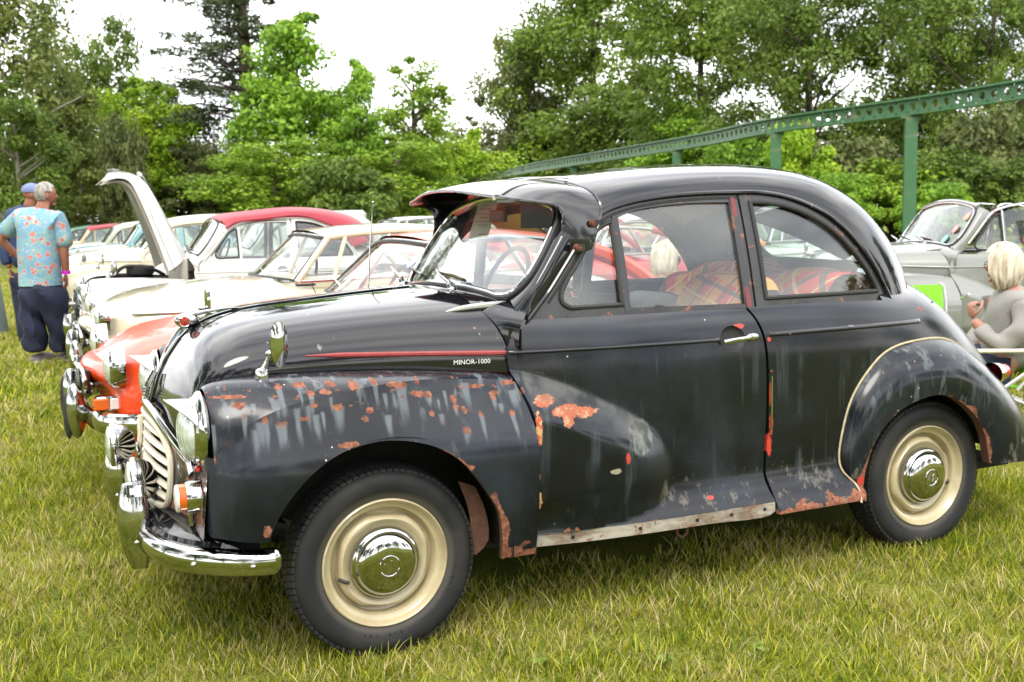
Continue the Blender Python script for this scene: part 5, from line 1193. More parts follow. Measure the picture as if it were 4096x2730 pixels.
MG = dict(paint=red, x=(-.66, 3.08), sweep=.17, w=.765, deck=[(-.66, .69), (-.55, .765), (-.3, .835), (.1, .885), (.55, .925), (1.0, .93), (1.8, .93), (2.6, .90), (2.9, .84), (3.08, .70)], n=3.4, zc=.56, wheels=(-.02, 2.29), arch=.33, nose=.86,
          cabin=((.70, .905), (.97, 1.185), (1.66, 1.185), (2.20, .925)), cw=(.66, .545), crown=.055, bow=.10, hump=.03, fast=.5, rp=.045, posts=(.12, .52), frame=M_chrome, lamps=[(-.60, .575, .695, .09)], bump=.445, ovy=.30, rubber=True, grille=(-.755, .34, .53, .66), bars=21, ind=[(-.68, .52, .525)], strip=(-.45, 2.9, .70), seams=(.78, 1.75), wheelmat=M_chrome)
gen_car('sports_coupe', 'orange-red sports coupe parked beside the black saloon with rubber-tipped chrome overriders', (0, 1.875, 0), 0, MG)
P18 = dict(paint=creamp, x=(-.58, 3.6), sweep=.14, w=.82, deck=[(-.58, .72), (-.45, .81), (-.2, .88), (.2, .93), (.6, .945), (1.2, .94), (2.2, .94), (3.0, .90), (3.4, .82), (3.6, .68)], n=3.0, zc=.60, wheels=(.05, 2.50), arch=.34, nose=.82,
           cabin=((.74, .915), (1.0, 1.215), (2.0, 1.235), (2.75, .94)), cw=(.70, .585), crown=.06, bow=.12, hump=.03, rp=.06, posts=(.13, .60), frame=creamp, lamps=[(-.52, .64, .735, .095)], bump=.43, ovy=.42, grille=(-.675, .28, .50, .64), bars=11, ind=[], strip=(-.35, 3.3, .75), seams=(.86, 1.95), wheelmat=creamp)
gen_car('cream_coupe', 'low cream coupe with chrome side strip between the orange-red coupe and the white open-bonnet car', (0, 4.25, 0), 0, P18)
SAL = dict(paint=pgreen, x=(-.75, 3.75), w=.82, deck=[(-.75, .74), (-.55, .85), (0, .93), (.6, .97), (1.2, .96), (2.2, .96), (3.0, .95), (3.5, .90), (3.75, .74)], n=3.6, zc=.60, wheels=(.0, 2.6), arch=.33,
           cabin=((.75, .96), (1.12, 1.38), (2.15, 1.40), (2.65, .97)), cw=(.72, .60), crown=.06, bow=.07, hump=.02, rp=.05, posts=(.16, .50, .86), frame=M_chrome, roofmat=whitep, lamps=[(-.72, .58, .70, .09)], bump=.45, grille=(-.80, .38, .50, .76), bars=13, strip=(-.5, 3.6, .78), seams=(.95, 1.75), wheelmat=M_chrome)
def at_ray(u, v, d):
    """world point seen at photo pixel (u, v), d metres in front of the lens"""
    q = _r2*((u-2048)/4126.9)-_u2*((v-1365)/4126.9)+_f; return CAM+q*d
def place_by(px, d, local, rz):
    p = at_ray(px[0], px[1], d); c, s = math.cos(rz), math.sin(rz); return (p.x-(local[0]*c-local[1]*s), p.y-(local[0]*s+local[1]*c), 0)
gen_car('green_saloon', 'pale green four-door saloon with white roof seen through the rear side window', place_by((3077, 986), 14.5, (.75, -.72), math.radians(16)), math.radians(16), SAL)
ORA = dict(MG); ORA.update(paint=orangep, cabin=((.62, .90), (.98, 1.25), (1.75, 1.24), (2.6, .92)), lamps=[(-.60, .55, .66, .085)], frame=M_chrome, rubber=False)
gen_car('orange_coupe', 'orange coupe with chrome window frames behind the seated blonde woman', place_by((2600, 985), 13.5, (.62, -.66), math.radians(4)), math.radians(4), ORA)
WH = dict(SAL); WH.update(paint=whitep, roofmat=whitep)
gen_car('white_saloon', 'white saloon parked in the far row behind the red folding hood', place_by((1560, 905), 19, (.9, -.7), 0), 0, WH)
RE = dict(SAL); RE.update(paint=redp, roofmat=blackr, cabin=((.65, .98), (1.2, 1.42), (2.8, 1.44), (3.5, 1.0)), frame=redp)
gen_car('red_estate', 'dark red estate car with black roof rails seen through the windscreen', place_by((2090, 925), 17, (1.0, -.7), math.radians(6)), math.radians(6), RE)
RC = dict(MG); RC.update(paint=redp); rc_, _o = gen_car('red_coupe', 'red coupe with raised bonnet seen through the door window', place_by((2330, 1000), 11.5, (.70, -.6), 0), 0, RC)
bp_ = grid(lambda u, v: np.stack([.62-1.05*u*math.cos(math.radians(38)), -.55+1.1*v, .92+1.05*u*math.sin(math.radians(38))+.04*np.sin(v*math.pi)], -1), 0, 1, 8, 0, 1, 8, out=(0, 0, 1)); bp_.add(G(bp_.V-np.array([0, 0, .03]), [tuple(reversed(f)) for f in bp_.F])); link('raised_bonnet', bp_, redp, rc_)
# ------------------------------------------------------------------ more saloons of the same model, each repainted copies of the black one
def repaint(col, name, grille=None, wheel=None):
    p = paint_mat(name, col); return {'weathered_black_paint': p, 'black_paint': p, 'worn_black_frame': p, 'rusty_black_front_panel': p, 'flaking_sill_strip': p, 'ivory_enamel': grille or p, 'faded_red_flash': M_chrome, 'brown_rust': M_dark, 'maroon_paint': p, 'yellowed_wing_piping': p, 'pitted_chrome': M_chrome}
SKIP = ('sun_visor', 'fog_lamp', 'sill_hole', 'model_script', 'screw', 'door_gap_strip', 'jacking_bracket', 'aerial', 'badge_letter', 'badge_enamel', 'badge_ring', 'tyre_lettering', 'tread', 'display')
FAR = SKIP+('bumper_bolt', 'quarterlight_catch', 'washer_jet', 'door_pocket', 'valve', 'emblem', 'bonnet_handle', 'peak', 'headlamp_foot', 'wedge_cap', 'interior_mirror', 'sunvisor_flap', 'spoke', 'column', 'wing_piping', 'arch_lip', 'wing_inner_edge', 'handle_scoop', 'mirror_knuckle', 'blade_holder', 'valley_strip', 'trim_wedge', 'scuttle_side')
def base(n): return n.split('.')[0]
def clone(o, parent, mats, skip, reg):
    c = o.copy(); C.objects.link(c); c.parent = parent; reg.setdefault(base(o.name), []).append(c)
    if o.type == 'MESH':
        for i, m in enumerate(o.data.materials):
            if m.name in mats: c.material_slots[i].link = 'OBJECT'; c.material_slots[i].material = mats[m.name]
    for ch in o.children:
        if base(ch.name) not in skip: clone(ch, c, mats, skip, reg)
    return c
def minor(loc, rz, label, mats, skip=FAR, extra=(), group='saloons of the same make along the row'):
    reg = {}; c = clone(car, None, mats, tuple(skip)+tuple(extra), reg); c.location = loc; c.rotation_euler = (0, 0, rz); c['label'] = label; c['group'] = group; return c, reg
car['group'] = 'saloons of the same make along the row'
M_hood = simple('red_vinyl_hood', (.30, .018, .035), .42, var=.15, scale=8)
def hood_up(parent):
    def Fh(u, v): p = F_roof(u, v); o = 1.0; return p*np.array([1, 1, 1])+np.stack([0*u, -.012*np.cos(v*1.5), (.012+.008*np.sin(u*2.6+.5))*np.clip(1-v*.2, 0, 1)-.030*v*np.clip(1-np.abs(u-3)/4, 0, 1)], -1)
    g = grid(Fh, -.0, 6.6, 60, .02, 1, 20, out=(0, -.2, 1)); g.add(G(g.V-np.array([0, 0, .02]), [tuple(reversed(f)) for f in g.F])); g.add(g.mir())
    h = link('folding_hood', g, M_hood, parent); e_ = Fh(np.linspace(0, 6.6, 60), np.full(60, .02)); 
    for s_ in (1, -1): link('hood_seam', tube(e_*np.array([1, s_, 1]), .012, 6), M_hood, h)
    return h
mW = repaint((.54, .53, .50), 'old_white_paint', grille=M_chrome)
w1, rg_ = minor((0.02, 7.2, 0), 0, 'white vintage tourer with red hood up and its bonnet raised', mW, skip=SKIP, extra=('roof', 'roof_header', 'rear_window'))
hood_up(w1)
bn = rg_['bonnet'][0]; bn.matrix_local = T((.40, 0, 1.045), ry=math.radians(70))@T((-.40, 0, -1.045))
link('bonnet_lining', G(panel(bo, lambda u, v: F_bon(u, v)*np.array([1, .93, 1])+np.array([.03, 0, -.025]), .05, thick=.004, out=(0, -.5, 1), scale=(.105, .62)).V*1.0, panel(bo, lambda u, v: F_bon(u, v)*np.array([1, .93, 1])+np.array([.03, 0, -.025]), .05, thick=.004, out=(0, -.5, 1), scale=(.105, .62)).F), simple('dusty_bonnet_underside', (.33, .30, .25), .8), bn)
link('bonnet_prop', tube([(.30, -.30, .90), (.12, -.30, 1.32)], .012, 8), M_rub, w1)
eg = box(-.25, .12, -.14, .14, .55, .88, .02); en = link('engine', eg, M_dark, w1); link('air_filter', lathe([(.0, 0), (.12, 0), (.13, .02), (.13, .08), (.0, .10)], 20, 'z').mv(.0, -.12, .87), M_rub, en); link('engine_hose', tube(cr([(-.3, -.1, .80), (-.15, -.2, .95), (.1, -.22, .92), (.22, -.1, .86)], 6), .018, 8), M_rub, en)
link('inner_wing', grid(lambda a, b: np.stack([-.45+.85*a, -.50+0*a, .62+.20*b], -1), 0, 1, 4, 0, 1, 3, out=(0, 1, 0)), simple('grubby_inner_wing', (.30, .26, .2), .8), w1)
link('bulkhead', box(.33, .40, -.52, .52, .55, 1.03, .01), simple('dusty_bulkhead', (.45, .42, .36), .7), w1)
minor((.95, 9.7, 0), math.radians(3), 'grey-green vintage saloon standing behind the raised white bonnet', repaint((.24, .27, .22), 'grey_green_paint', grille=M_chrome))
minor((-.05, 11.7, 0), 0, 'cream vintage saloon with a wing mirror behind the grey-green one', repaint((.57, .51, .36), 'light_cream_paint'))
minor((.02, 15.7, 0), 0, 'teal blue vintage saloon in the far part of the row', repaint((.16, .36, .38), 'teal_paint'))
minor((-.05, 20.6, 0), 0, 'pale ivory vintage saloon beyond the teal saloon', repaint((.42, .45, .34), 'pale_ivory_paint'))
w2, rg2 = minor((-.3, 27.0, 0), 0, 'cream vintage tourer with dark red hood at the far end of the row', repaint((.48, .40, .25), 'buff_paint'), extra=('roof', 'roof_header', 'rear_window')); hood_up(w2)
minor((-.6, 33.0, 0), 0, 'dark green vintage saloon last in the row', repaint((.03, .12, .07), 'dark_green_paint'))
# grey tourer on the right with hood folded down
gt_loc = (5.40, 3.05, 0); mG = repaint((.20, .21, .19), 'grey_paint', grille=M_chrome)
w3, rg3 = minor(gt_loc, math.radians(-22.6), 'grey vintage tourer with its red hood folded down behind the blonde woman', mG, skip=SKIP, extra=('roof', 'roof_header', 'rear_window', 'quarter_window_frame', 'rear_side_glass', 'rear_window_seal', 'headlining', 'drip_rail', 'door_seal', 'door_window_frame', 'door_frame_edge', 'pillar'))
pl3 = grid(PL, 0, 5, 40, 0, 2, 14, out=(-.5, -1, .3)); both('windscreen_pillar', pl3, mG['black_paint'], w3)
wv = np.linspace(-.50, .50, 13); hd_ = np.array([F_ws(np.array([y]), np.array([1.405-.22*y*y]))[0] for y in wv]); link('header_rail', tube(hd_, .022, 8, flat=(1, .8)), mG['black_paint'], w3)
dfo = [(x, z) for x, z in gut if .56 < x < 1.38]; fr3 = F_sg(0)(np.array([p[0] for p in dfo]+[1.372, 1.372]), np.array([p[1] for p in dfo]+[1.375, .99])); both('door_frame', tube(resamp(fr3, .02), .011, 7), M_chrome, w3); both('quarter_bar', tube(F_sg(0)(np.array([.875, .875]), np.array([.99, 1.32])), .010, 7), M_chrome, w3)
both('rear_frame', tube(resamp(cr(F_sg(0)(np.array([1.40, 1.42, 1.6, 1.85, 1.95, 1.96]), np.array([1.0, 1.36, 1.36, 1.28, 1.15, 1.0])), 6), .02), .011, 7), M_chrome, w3)
fold = G(); 
for k, (dx_, dz_, r_) in enumerate(((0, 0, .075), (.12, .02, .08), (.24, .01, .075), (.35, -.02, .06))): fold.add(tube(cr([(1.75+dx_, -.62, 1.04+dz_), (1.82+dx_, -.3, 1.08+dz_), (1.84+dx_, 0, 1.09+dz_), (1.82+dx_, .3, 1.08+dz_), (1.75+dx_, .62, 1.04+dz_)], 5), r_, 12))
link('folded_hood', fold, M_hood, w3); link('window_notice', box(1.02, 1.20, -.645, -.642, 1.01, 1.28), simple('white_paper', (.8, .8, .8), .7), w3)
def rosette(y, z, r, c1, c2, nm):
    p = F_ws(np.array([y]), np.array([z]), .012)[0]; g = lathe([(0, .002), (r, .001), (r, -.001)], 20, 'z').tf(Matrix.Translation(p)@Matrix.Rotation(-math.atan2(1, .70), 4, 'Y')); o = link(nm, g, c1, w3); g2_ = lathe([(0, .004), (r*.45, .003), (r*.45, 0)], 16, 'z').tf(Matrix.Translation(p)@Matrix.Rotation(-math.atan2(1, .70), 4, 'Y')); link('sticker_centre', g2_, c2, o)
yel = simple('yellow_sticker', (.8, .5, .05), .5); pnk = simple('pink_sticker', (.75, .25, .35), .5); lbl = simple('light_blue_sticker', (.25, .55, .7), .5)
rosette(-.46, 1.28, .040, pnk, yel, 'screen_sticker'); rosette(-.42, 1.18, .036, pnk, yel, 'screen_sticker'); rosette(-.37, 1.10, .036, lbl, lbl, 'screen_sticker')
# stickers on the orange-red coupe's windscreen
mgr = [o for o in S.objects if o.name == 'sports_coupe'][0]
def stick(y, t, r, mats_, txt=None):
    v = -y/.6; bx, bz, ax, az = .97, 1.185, .70, .905; q0 = np.array([ax-.15*(1-v*v), y, az]); q1 = np.array([bx-.06*(1-v*v), y*.545/.66, bz]); p = q0*(1-t)+q1*t+np.array([-.008, 0, .006])
    M_ = Matrix.Translation(p)@Matrix.Rotation(-math.atan2(q1[2]-q0[2], -(q1[0]-q0[0]))+math.pi, 4, 'Y'); sl = math.atan2(q1[2]-q0[2], q1[0]-q0[0])
    Y_ = Vector((math.cos(sl), 0, math.sin(sl))); X_ = Vector((0, -1, 0)); M_ = Matrix((X_, Y_, X_.cross(Y_))).transposed().to_4x4(); M_.translation = Vector(p)
    o = link('screen_sticker', lathe([(0, .0006), (r, .0005), (r, -.0005)], 24 if not txt else 24, 'z').tf(M_), mats_[0], mgr); link('sticker_face', lathe([(0, .0016), (r*.82, .0015), (r*.82, 0)], 24, 'z').tf(M_), mats_[1], o)
    if txt:
        link('sticker_octagon', tube([(r*.60*math.cos(a), r*.60*math.sin(a), .0022) for a in np.radians(22.5+45*np.arange(8))], r*.07, 6, closed=True).tf(M_), mats_[2], o); link('sticker_letters', textg(txt, r*.62, M_@T((0, 0, .0024)), ext=.0002), mats_[2], o)
bl_ = simple('blue_print', (.10, .18, .62), .5); wt_ = simple('white_print', (.8, .8, .8), .5); rdp = simple('red_octagon_print', (.6, .08, .06), .5)
stick(-.50, .72, .052, (bl_, simple('pale_blue_print', (.65, .72, .8), .5))); stick(-.50, .30, .048, (wt_, wt_, rdp), 'MG')
# ================================================================== ground and grass
def ground_mat():
    n = NB('lawn'); a = n.noise(.35, 5, .6); b = n.noise(3.5, 5, .65); c = n.noise(60, 4, .7)
    col = n.mix(n.ramp(a, .35, .65), (.12, .165, .020), (.21, .23, .035)); col = n.mix(n.math('MULTIPLY', n.ramp(b, .45, .75), .7), col, (.26, .22, .07)); col = n.mix(n.ramp(c, .35, .6), n.mix(.5, col, (.02, .03, .006)), col)
    n.bsdf(col, .9, bump=c, bs=.6, bd=.02, spec=.1); return n.m
gv = G([(x, y, 0) for y in (-150, -20, 20, 60, 150, 400) for x in (-250, -30, 0, 30, 90, 400)], [(j*6+i, j*6+i+1, (j+1)*6+i+1, (j+1)*6+i) for j in range(5) for i in range(5)])
go = link('ground', gv, ground_mat()); go['kind'] = 'structure'; go['label'] = 'level lawn of the show field'
def grass_mat():
    n = NB('grass_blades'); at_ = n.n('ShaderNodeAttribute'); at_.attribute_name = 'tone'; tn = at_.outputs['Fac']; hh_ = n.n('ShaderNodeAttribute'); hh_.attribute_name = 'rise'
    ge_ = n.n('ShaderNodeNewGeometry'); a = n.noise(.8, 4, vec=ge_.outputs['Position']); a2 = n.noise(4.5, 3, vec=ge_.outputs['Position'])
    k = n.math('ADD', tn, n.math('MULTIPLY', n.math('SUBTRACT', a, .5), 1.5)); k = n.math('ADD', k, n.math('MULTIPLY', n.math('SUBTRACT', a2, .5), 1.2))
    col = n.mix(n.ramp(k, .15, .62), (.13, .195, .008), (.43, .43, .022)); col = n.mix(n.ramp(k, .70, .86), col, (.52, .44, .20))
    col = n.mix(n.ramp(hh_.outputs['Fac'], .45, 0.0), col, n.mix(.65, col, (.035, .035, .012)))  # blade feet darkened: shade between the blades is painted in
    d = n.n('ShaderNodeBsdfPrincipled'); n.put(d, 'Base Color', col); n.put(d, 'Roughness', .5); n.put(d, 'Specular IOR Level', .35)
    t = n.n('ShaderNodeBsdfTranslucent'); n.put(t, 0, col); mx = n.n('ShaderNodeMixShader'); n.put(mx, 0, .3); n.put(mx, 1, d); n.put(mx, 2, t)
    n.t.links.new(mx.outputs[0], n.out.inputs[0]); return n.m
M_grass = grass_mat()
def blades(N, R, hmin, hmax, wid, seed, lean=.8):
    r = np.random.default_rng(seed); th = r.random(N)*2*math.pi; rad = R*np.sqrt(r.random(N)); bx, by = rad*np.cos(th), rad*np.sin(th)
    h = hmin+(hmax-hmin)*r.random(N)**1.8; a = r.random(N)*2*math.pi; l = lean*(.25+r.random(N))*h; w = wid*(.6+.8*r.random(N)); tone = r.random(N); flat = r.random(N) < .18; h = np.where(flat, h*.35, h); l = np.where(flat, l*1.8, l)
    dx, dy = np.cos(a), np.sin(a); f = a+r.normal(0, .9, N)+math.pi/2; px, py = np.cos(f), np.sin(f)
    V = np.zeros((N, 7, 3)); lv = [(0, 0, 1), (.35, .12, .9), (.72, .5, .62)]
    for i, (zz, ll, ww) in enumerate(lv):
        for s_, q in ((-1, 0), (1, 1)): V[:, i*2+q] = np.stack([bx+dx*l*ll+s_*px*w*ww, by+dy*l*ll+s_*py*w*ww, h*zz-.004], 1)
    V[:, 6] = np.stack([bx+dx*l, by+dy*l, h*(.92+.1*r.random(N))], 1)
    b_ = np.arange(N)[:, None]*7; Q = np.concatenate([b_+np.array([0, 1, 3, 2]), b_+np.array([2, 3, 5, 4])], 0); Tt = b_+np.array([4, 5, 6])
    me = bpy.data.meshes.new('grass'); nv = N*7; me.vertices.add(nv); me.vertices.foreach_set('co', V.reshape(-1))
    nl = Q.size+Tt.size; me.loops.add(nl); me.loops.foreach_set('vertex_index', np.r_[Q.ravel(), Tt.ravel()].astype(np.int32)); me.polygons.add(len(Q)+len(Tt))
    me.polygons.foreach_set('loop_start', np.r_[np.arange(len(Q))*4, len(Q)*4+np.arange(len(Tt))*3].astype(np.int32)); me.update(calc_edges=True)
    me.polygons.foreach_set('use_smooth', [True]*len(me.polygons))
    at1 = me.attributes.new('tone', 'FLOAT', 'POINT'); at1.data.foreach_set('value', np.repeat(tone, 7).astype(np.float32))
    at2 = me.attributes.new('rise', 'FLOAT', 'POINT'); at2.data.foreach_set('value', np.tile(np.array([0, 0, .35, .35, .72, .72, 1.]), N).astype(np.float32)); return me
def scatter_grass(name, me, P2, label, smin=.85, smax=1.2):
    """one object: its own tuft mesh instanced over a set of points carried as extra loose vertices"""
    me.materials.append(M_grass); o = bpy.data.objects.new(name, me); C.objects.link(o)
    pts = bpy.data.meshes.new('pts')
    n0 = len(me.vertices); me.vertices.add(len(P2)); co = np.zeros((len(P2), 3)); co[:, :2] = P2; buf = np.empty(len(me.vertices)*3); me.vertices.foreach_get('co', buf); buf = buf.reshape(-1, 3); buf[n0:] = co; me.vertices.foreach_set('co', buf.ravel())
    fl = me.attributes.new('is_point', 'BOOLEAN', 'POINT'); fl.data.foreach_set('value', np.r_[np.zeros(n0, bool), np.ones(len(P2), bool)])
    ng = bpy.data.node_groups.new('scatter', 'GeometryNodeTree'); ng.interface.new_socket('Geometry', in_out='INPUT', socket_type='NodeSocketGeometry'); ng.interface.new_socket('Geometry', in_out='OUTPUT', socket_type='NodeSocketGeometry')
    N_ = ng.nodes.new; L_ = ng.links.new; gi = N_('NodeGroupInput'); gO = N_('NodeGroupOutput'); sep = N_('GeometryNodeSeparateGeometry'); na = N_('GeometryNodeInputNamedAttribute'); na.data_type = 'BOOLEAN'; na.inputs[0].default_value = 'is_point'
    L_(gi.outputs[0], sep.inputs[0]); L_(na.outputs[0], sep.inputs[1])
    mp_ = N_('GeometryNodeMeshToPoints'); L_(sep.outputs[0], mp_.inputs[0]); ip = N_('GeometryNodeInstanceOnPoints'); L_(mp_.outputs[0], ip.inputs['Points']); L_(sep.outputs[1], ip.inputs['Instance'])
    rv = N_('FunctionNodeRandomValue'); rv.data_type = 'FLOAT_VECTOR'; rv.inputs[0].default_value = (0, 0, 0); rv.inputs[1].default_value = (0, 0, 6.283); L_(rv.outputs[0], ip.inputs['Rotation'])
    rs = N_('FunctionNodeRandomValue'); rs.data_type = 'FLOAT'; rs.inputs[2].default_value = smin; rs.inputs[3].default_value = smax; rs.inputs['Seed'].default_value = 5; L_(rs.outputs[1], ip.inputs['Scale']); L_(ip.outputs[0], gO.inputs[0])
    md = o.modifiers.new('scatter', 'NODES'); md.node_group = ng; o['kind'] = 'stuff'; o['label'] = label; return o
def in_view(P2, margin=.25):
    d = np.stack([P2[:, 0]-CAM.x, P2[:, 1]-CAM.y, np.full(len(P2), -CAM.z)], 1); dz = d@np.array(_f); dx = d@np.array(_r2); dy = d@np.array(_u2)
    return (dz > .3) & (np.abs(dx) < dz*(.496+margin)+.6) & (dy < dz*(.331+margin)) & (dy > -dz*(.331+margin)-.5)
def pts_grid(x0, x1, y0, y1, st, seed):
    r = np.random.default_rng(seed); X, Y = np.meshgrid(np.arange(x0, x1, st), np.arange(y0, y1, st)); Pq = np.stack([X.ravel(), Y.ravel()], 1)+r.uniform(-.5, .5, (X.size, 2))*st; return Pq
Pn = pts_grid(-5.5, 11, -3.6, 6, .21, 1); dn = np.hypot(Pn[:, 0]-CAM.x, Pn[:, 1]-CAM.y); k = in_view(Pn, .7) & (dn < 7.5)
k &= ~((Pn[:, 0] > -.1) & (Pn[:, 0] < 2.4) & (Pn[:, 1] > -.35) & (Pn[:, 1] < 2.6))
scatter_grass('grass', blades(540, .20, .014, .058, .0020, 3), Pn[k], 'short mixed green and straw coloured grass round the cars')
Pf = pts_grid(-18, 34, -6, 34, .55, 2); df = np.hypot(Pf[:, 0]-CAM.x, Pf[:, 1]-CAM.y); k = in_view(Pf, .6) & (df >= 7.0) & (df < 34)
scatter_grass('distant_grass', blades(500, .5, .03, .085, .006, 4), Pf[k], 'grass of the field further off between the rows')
# a few broad weed leaves in the foreground turf
wv_ = []; wf_ = []; r_ = np.random.default_rng(12)
for q in range(22):
    cx, cy = r_.uniform(-1.6, 3.2), r_.uniform(-2.6, -.8)
    for j in range(r_.integers(3, 6)):
        a = r_.uniform(0, 6.28); L = r_.uniform(.02, .045); w = L*.3; k0 = len(wv_); d = np.array([math.cos(a), math.sin(a)]); p = np.array([-d[1], d[0]])
        for t, ww, zz in ((0, .1, .012), (.5, 1, .035), (1, .05, .03)):
            for s_ in (-1, 1): v = np.array([cx, cy])+d*L*t+p*w*ww*s_; wv_.append((v[0], v[1], zz))
        wf_ += [(k0, k0+1, k0+3, k0+2), (k0+2, k0+3, k0+5, k0+4)]
wo2 = link('weeds', G(wv_, wf_), simple('weed_leaf', (.14, .20, .02), .8, var=.4, scale=15)); wo2['kind'] = 'stuff'; wo2['label'] = 'small broad leaved weeds in the turf'

# ================================================================== trees
def leaf_mat(name, a, b, trans=.35):
    n = NB(name); ge_ = n.n('ShaderNodeNewGeometry'); at_ = n.n('ShaderNodeAttribute'); at_.attribute_name = 'tone'
    f = n.math('ADD', n.math('MULTIPLY', at_.outputs['Fac'], .6), n.math('MULTIPLY', n.noise(.55, 4, vec=ge_.outputs['Position']), .6)); col = n.mix(n.ramp(f, .25, .85), a, b)
    d = n.n('ShaderNodeBsdfPrincipled'); n.put(d, 'Base Color', col); n.put(d, 'Roughness', .55); n.put(d, 'Specular IOR Level', .25)
    t = n.n('ShaderNodeBsdfTranslucent'); n.put(t, 0, col); mx = n.n('ShaderNodeMixShader'); n.put(mx, 0, trans); n.put(mx, 1, d); n.put(mx, 2, t); n.t.links.new(mx.outputs[0], n.out.inputs[0]); return n.m
M_bark = simple('brown_bark', (.075, .055, .04), .9, var=.4, scale=6, bump=.4, bd=.02); M_birch = simple('pale_birch_bark', (.30, .27, .22), .8, var=.5, scale=3)
def leaf_mesh(C_, R_, per, ls, seed, droop=0.0, flat=.6, updir=.6, needle=False):
    r = np.random.default_rng(seed); n = len(C_); tot = n*per; ci = np.repeat(np.arange(n), per)
    d = r.normal(size=(tot, 3)); d /= np.linalg.norm(d, axis=1, keepdims=True); rr = R_[ci]*(.35+.65*r.random(tot)**.6); P_ = C_[ci]+d*rr[:, None]*np.array([1, 1, flat])
    if droop: P_[:, 2] -= droop*rr*r.random(tot)**1.5*2
    nm = r.normal(size=(tot, 3))*(1-updir)+np.array([0, 0, 1])*updir+d*.5; nm /= np.linalg.norm(nm, axis=1, keepdims=True)
    t = np.cross(nm, r.normal(size=(tot, 3))); t /= np.linalg.norm(t, axis=1, keepdims=True)+1e-9; b = np.cross(nm, t); s = ls*(.55+.9*r.random(tot))[:, None]; asp = .35 if not needle else .14
    V = np.stack([P_-t*s, P_+b*s*asp*1.6, P_+t*s, P_-b*s*asp*1.6], 1); tone = np.repeat(np.clip(.5*r.random(n)[ci]+.5*r.random(tot), 0, 1), 4)
    me = bpy.data.meshes.new('crown'); me.vertices.add(tot*4); me.vertices.foreach_set('co', V.reshape(-1)); me.loops.add(tot*4); me.loops.foreach_set('vertex_index', np.arange(tot*4, dtype=np.int32)); me.polygons.add(tot); me.polygons.foreach_set('loop_start', np.arange(0, tot*4, 4, dtype=np.int32)); me.update(calc_edges=True)
    at1 = me.attributes.new('tone', 'FLOAT', 'POINT'); at1.data.foreach_set('value', tone.astype(np.float32)); return me
def broad(seed, H, W_, base_h, n, per, ls, cr_=1.0, droop=0.0, shape='round', gap=.0, flat=.6):
    """unit style crown: height H, half width W_, crown starts at base_h"""
    r = np.random.default_rng(seed); C_ = []; hc = (H+base_h)/2; hh_ = (H-base_h)/2
    lob = r.uniform(0, 6.28, 4)
    while len(C_) < n:
        p = r.uniform(-1, 1, 3); q = np.linalg.norm(p)
        if q > 1: continue
        if q < .45 and r.random() < .6: continue
        a = math.atan2(p[1], p[0]); wid = 1+.18*math.sin(2*a+lob[0])+.14*math.sin(3*a+lob[1]+p[2]*3)
        if shape == 'cone': wid *= max(.30, .95-.62*(p[2]*.5+.5))*1.2
        if shape == 'tall': wid *= .85+.15*math.sin(p[2]*5+lob[2])
        if shape == 'bush': wid *= 1.0; 
        C_.append((p[0]*W_*wid, p[1]*W_*wid, hc+p[2]*hh_*(1+.08*math.sin(3*a+lob[3]))))
    C_ = np.array(C_); R_ = cr_*r.uniform(.45, 1.55, n); me = leaf_mesh(C_, R_, per, ls, seed+1, droop, flat)
    tr = G(); bend = r.uniform(-.3, .3, 2); th = H*.86 if shape != 'bush' else H*.5
    tp = np.array([(bend[0]*math.sin(t*2.2)*t, bend[1]*math.sin(t*3)*t, th*t) for t in np.linspace(0, 1, 9)]); r0 = H*.018+.05
    tr.add(tube(tp, [r0*(1.35 if i == 0 else 1)*(1-.8*i/8) for i in range(9)], 8))
    for j in r.choice(n, min(n, 26), replace=False):
        e_ = C_[j]; z0 = max(base_h*.5, min(th*.9, e_[2]-np.hypot(e_[0], e_[1])*.6)); s_ = np.array([bend[0]*.5*z0/th, bend[1]*.5*z0/th, z0]); mid = (s_+e_)/2+np.array([0, 0, .1*H*.3*r.uniform(-.5, .5)]); tr.add(tube(cr([s_, mid, e_], 3), [r0*.32, r0*.28, r0*.24, r0*.2, r0*.15, r0*.1, r0*.06][:7], 5))
    return me, tr
def pine(seed, H, W_, z0):
    r = np.random.default_rng(seed); C_ = []; R_ = []; tr = G(); tr.add(tube([(0, 0, 0), (.1, 0, H*.5), (0, .05, H)], [.34, .24, .06], 10)); z = z0
    while z < H:
        for q in range(r.integers(3, 6)):
            a = r.uniform(0, 6.28); L = W_*(1-.55*((z-z0)/(H-z0)))*r.uniform(.5, 1.1); e_ = np.array([math.cos(a)*L, math.sin(a)*L, z-.05*L+r.uniform(-.3, .5)]); s_ = np.array([0, 0, z]); tr.add(tube(cr([s_, (s_+e_)/2+np.array([0, 0, .12*L]), e_], 3), [.06, .055, .05, .04, .03, .02, .012][:7], 5))
            for t in np.linspace(.35, 1, max(2, int(L*1.3))): C_.append(s_*(1-t)+e_*t+r.normal(0, .18, 3)); R_.append(r.uniform(.30, .62))
        z += r.uniform(.35, .7)
    C_ = np.array(C_); R_ = np.array(R_); return leaf_mesh(C_, R_, 62, .15, seed+1, .0, .55, .3, True), tr
TM = {}
def tmesh(key, fn):
    if key not in TM: TM[key] = fn()
    me, tr = TM[key]
    if isinstance(tr, G):
        t = bpy.data.meshes.new('trunk'); t.from_pydata(tr.V.tolist(), [], tr.F); t.polygons.foreach_set('use_smooth', [True]*len(t.polygons)); tr = t; TM[key] = (me, t)
    return TM[key]
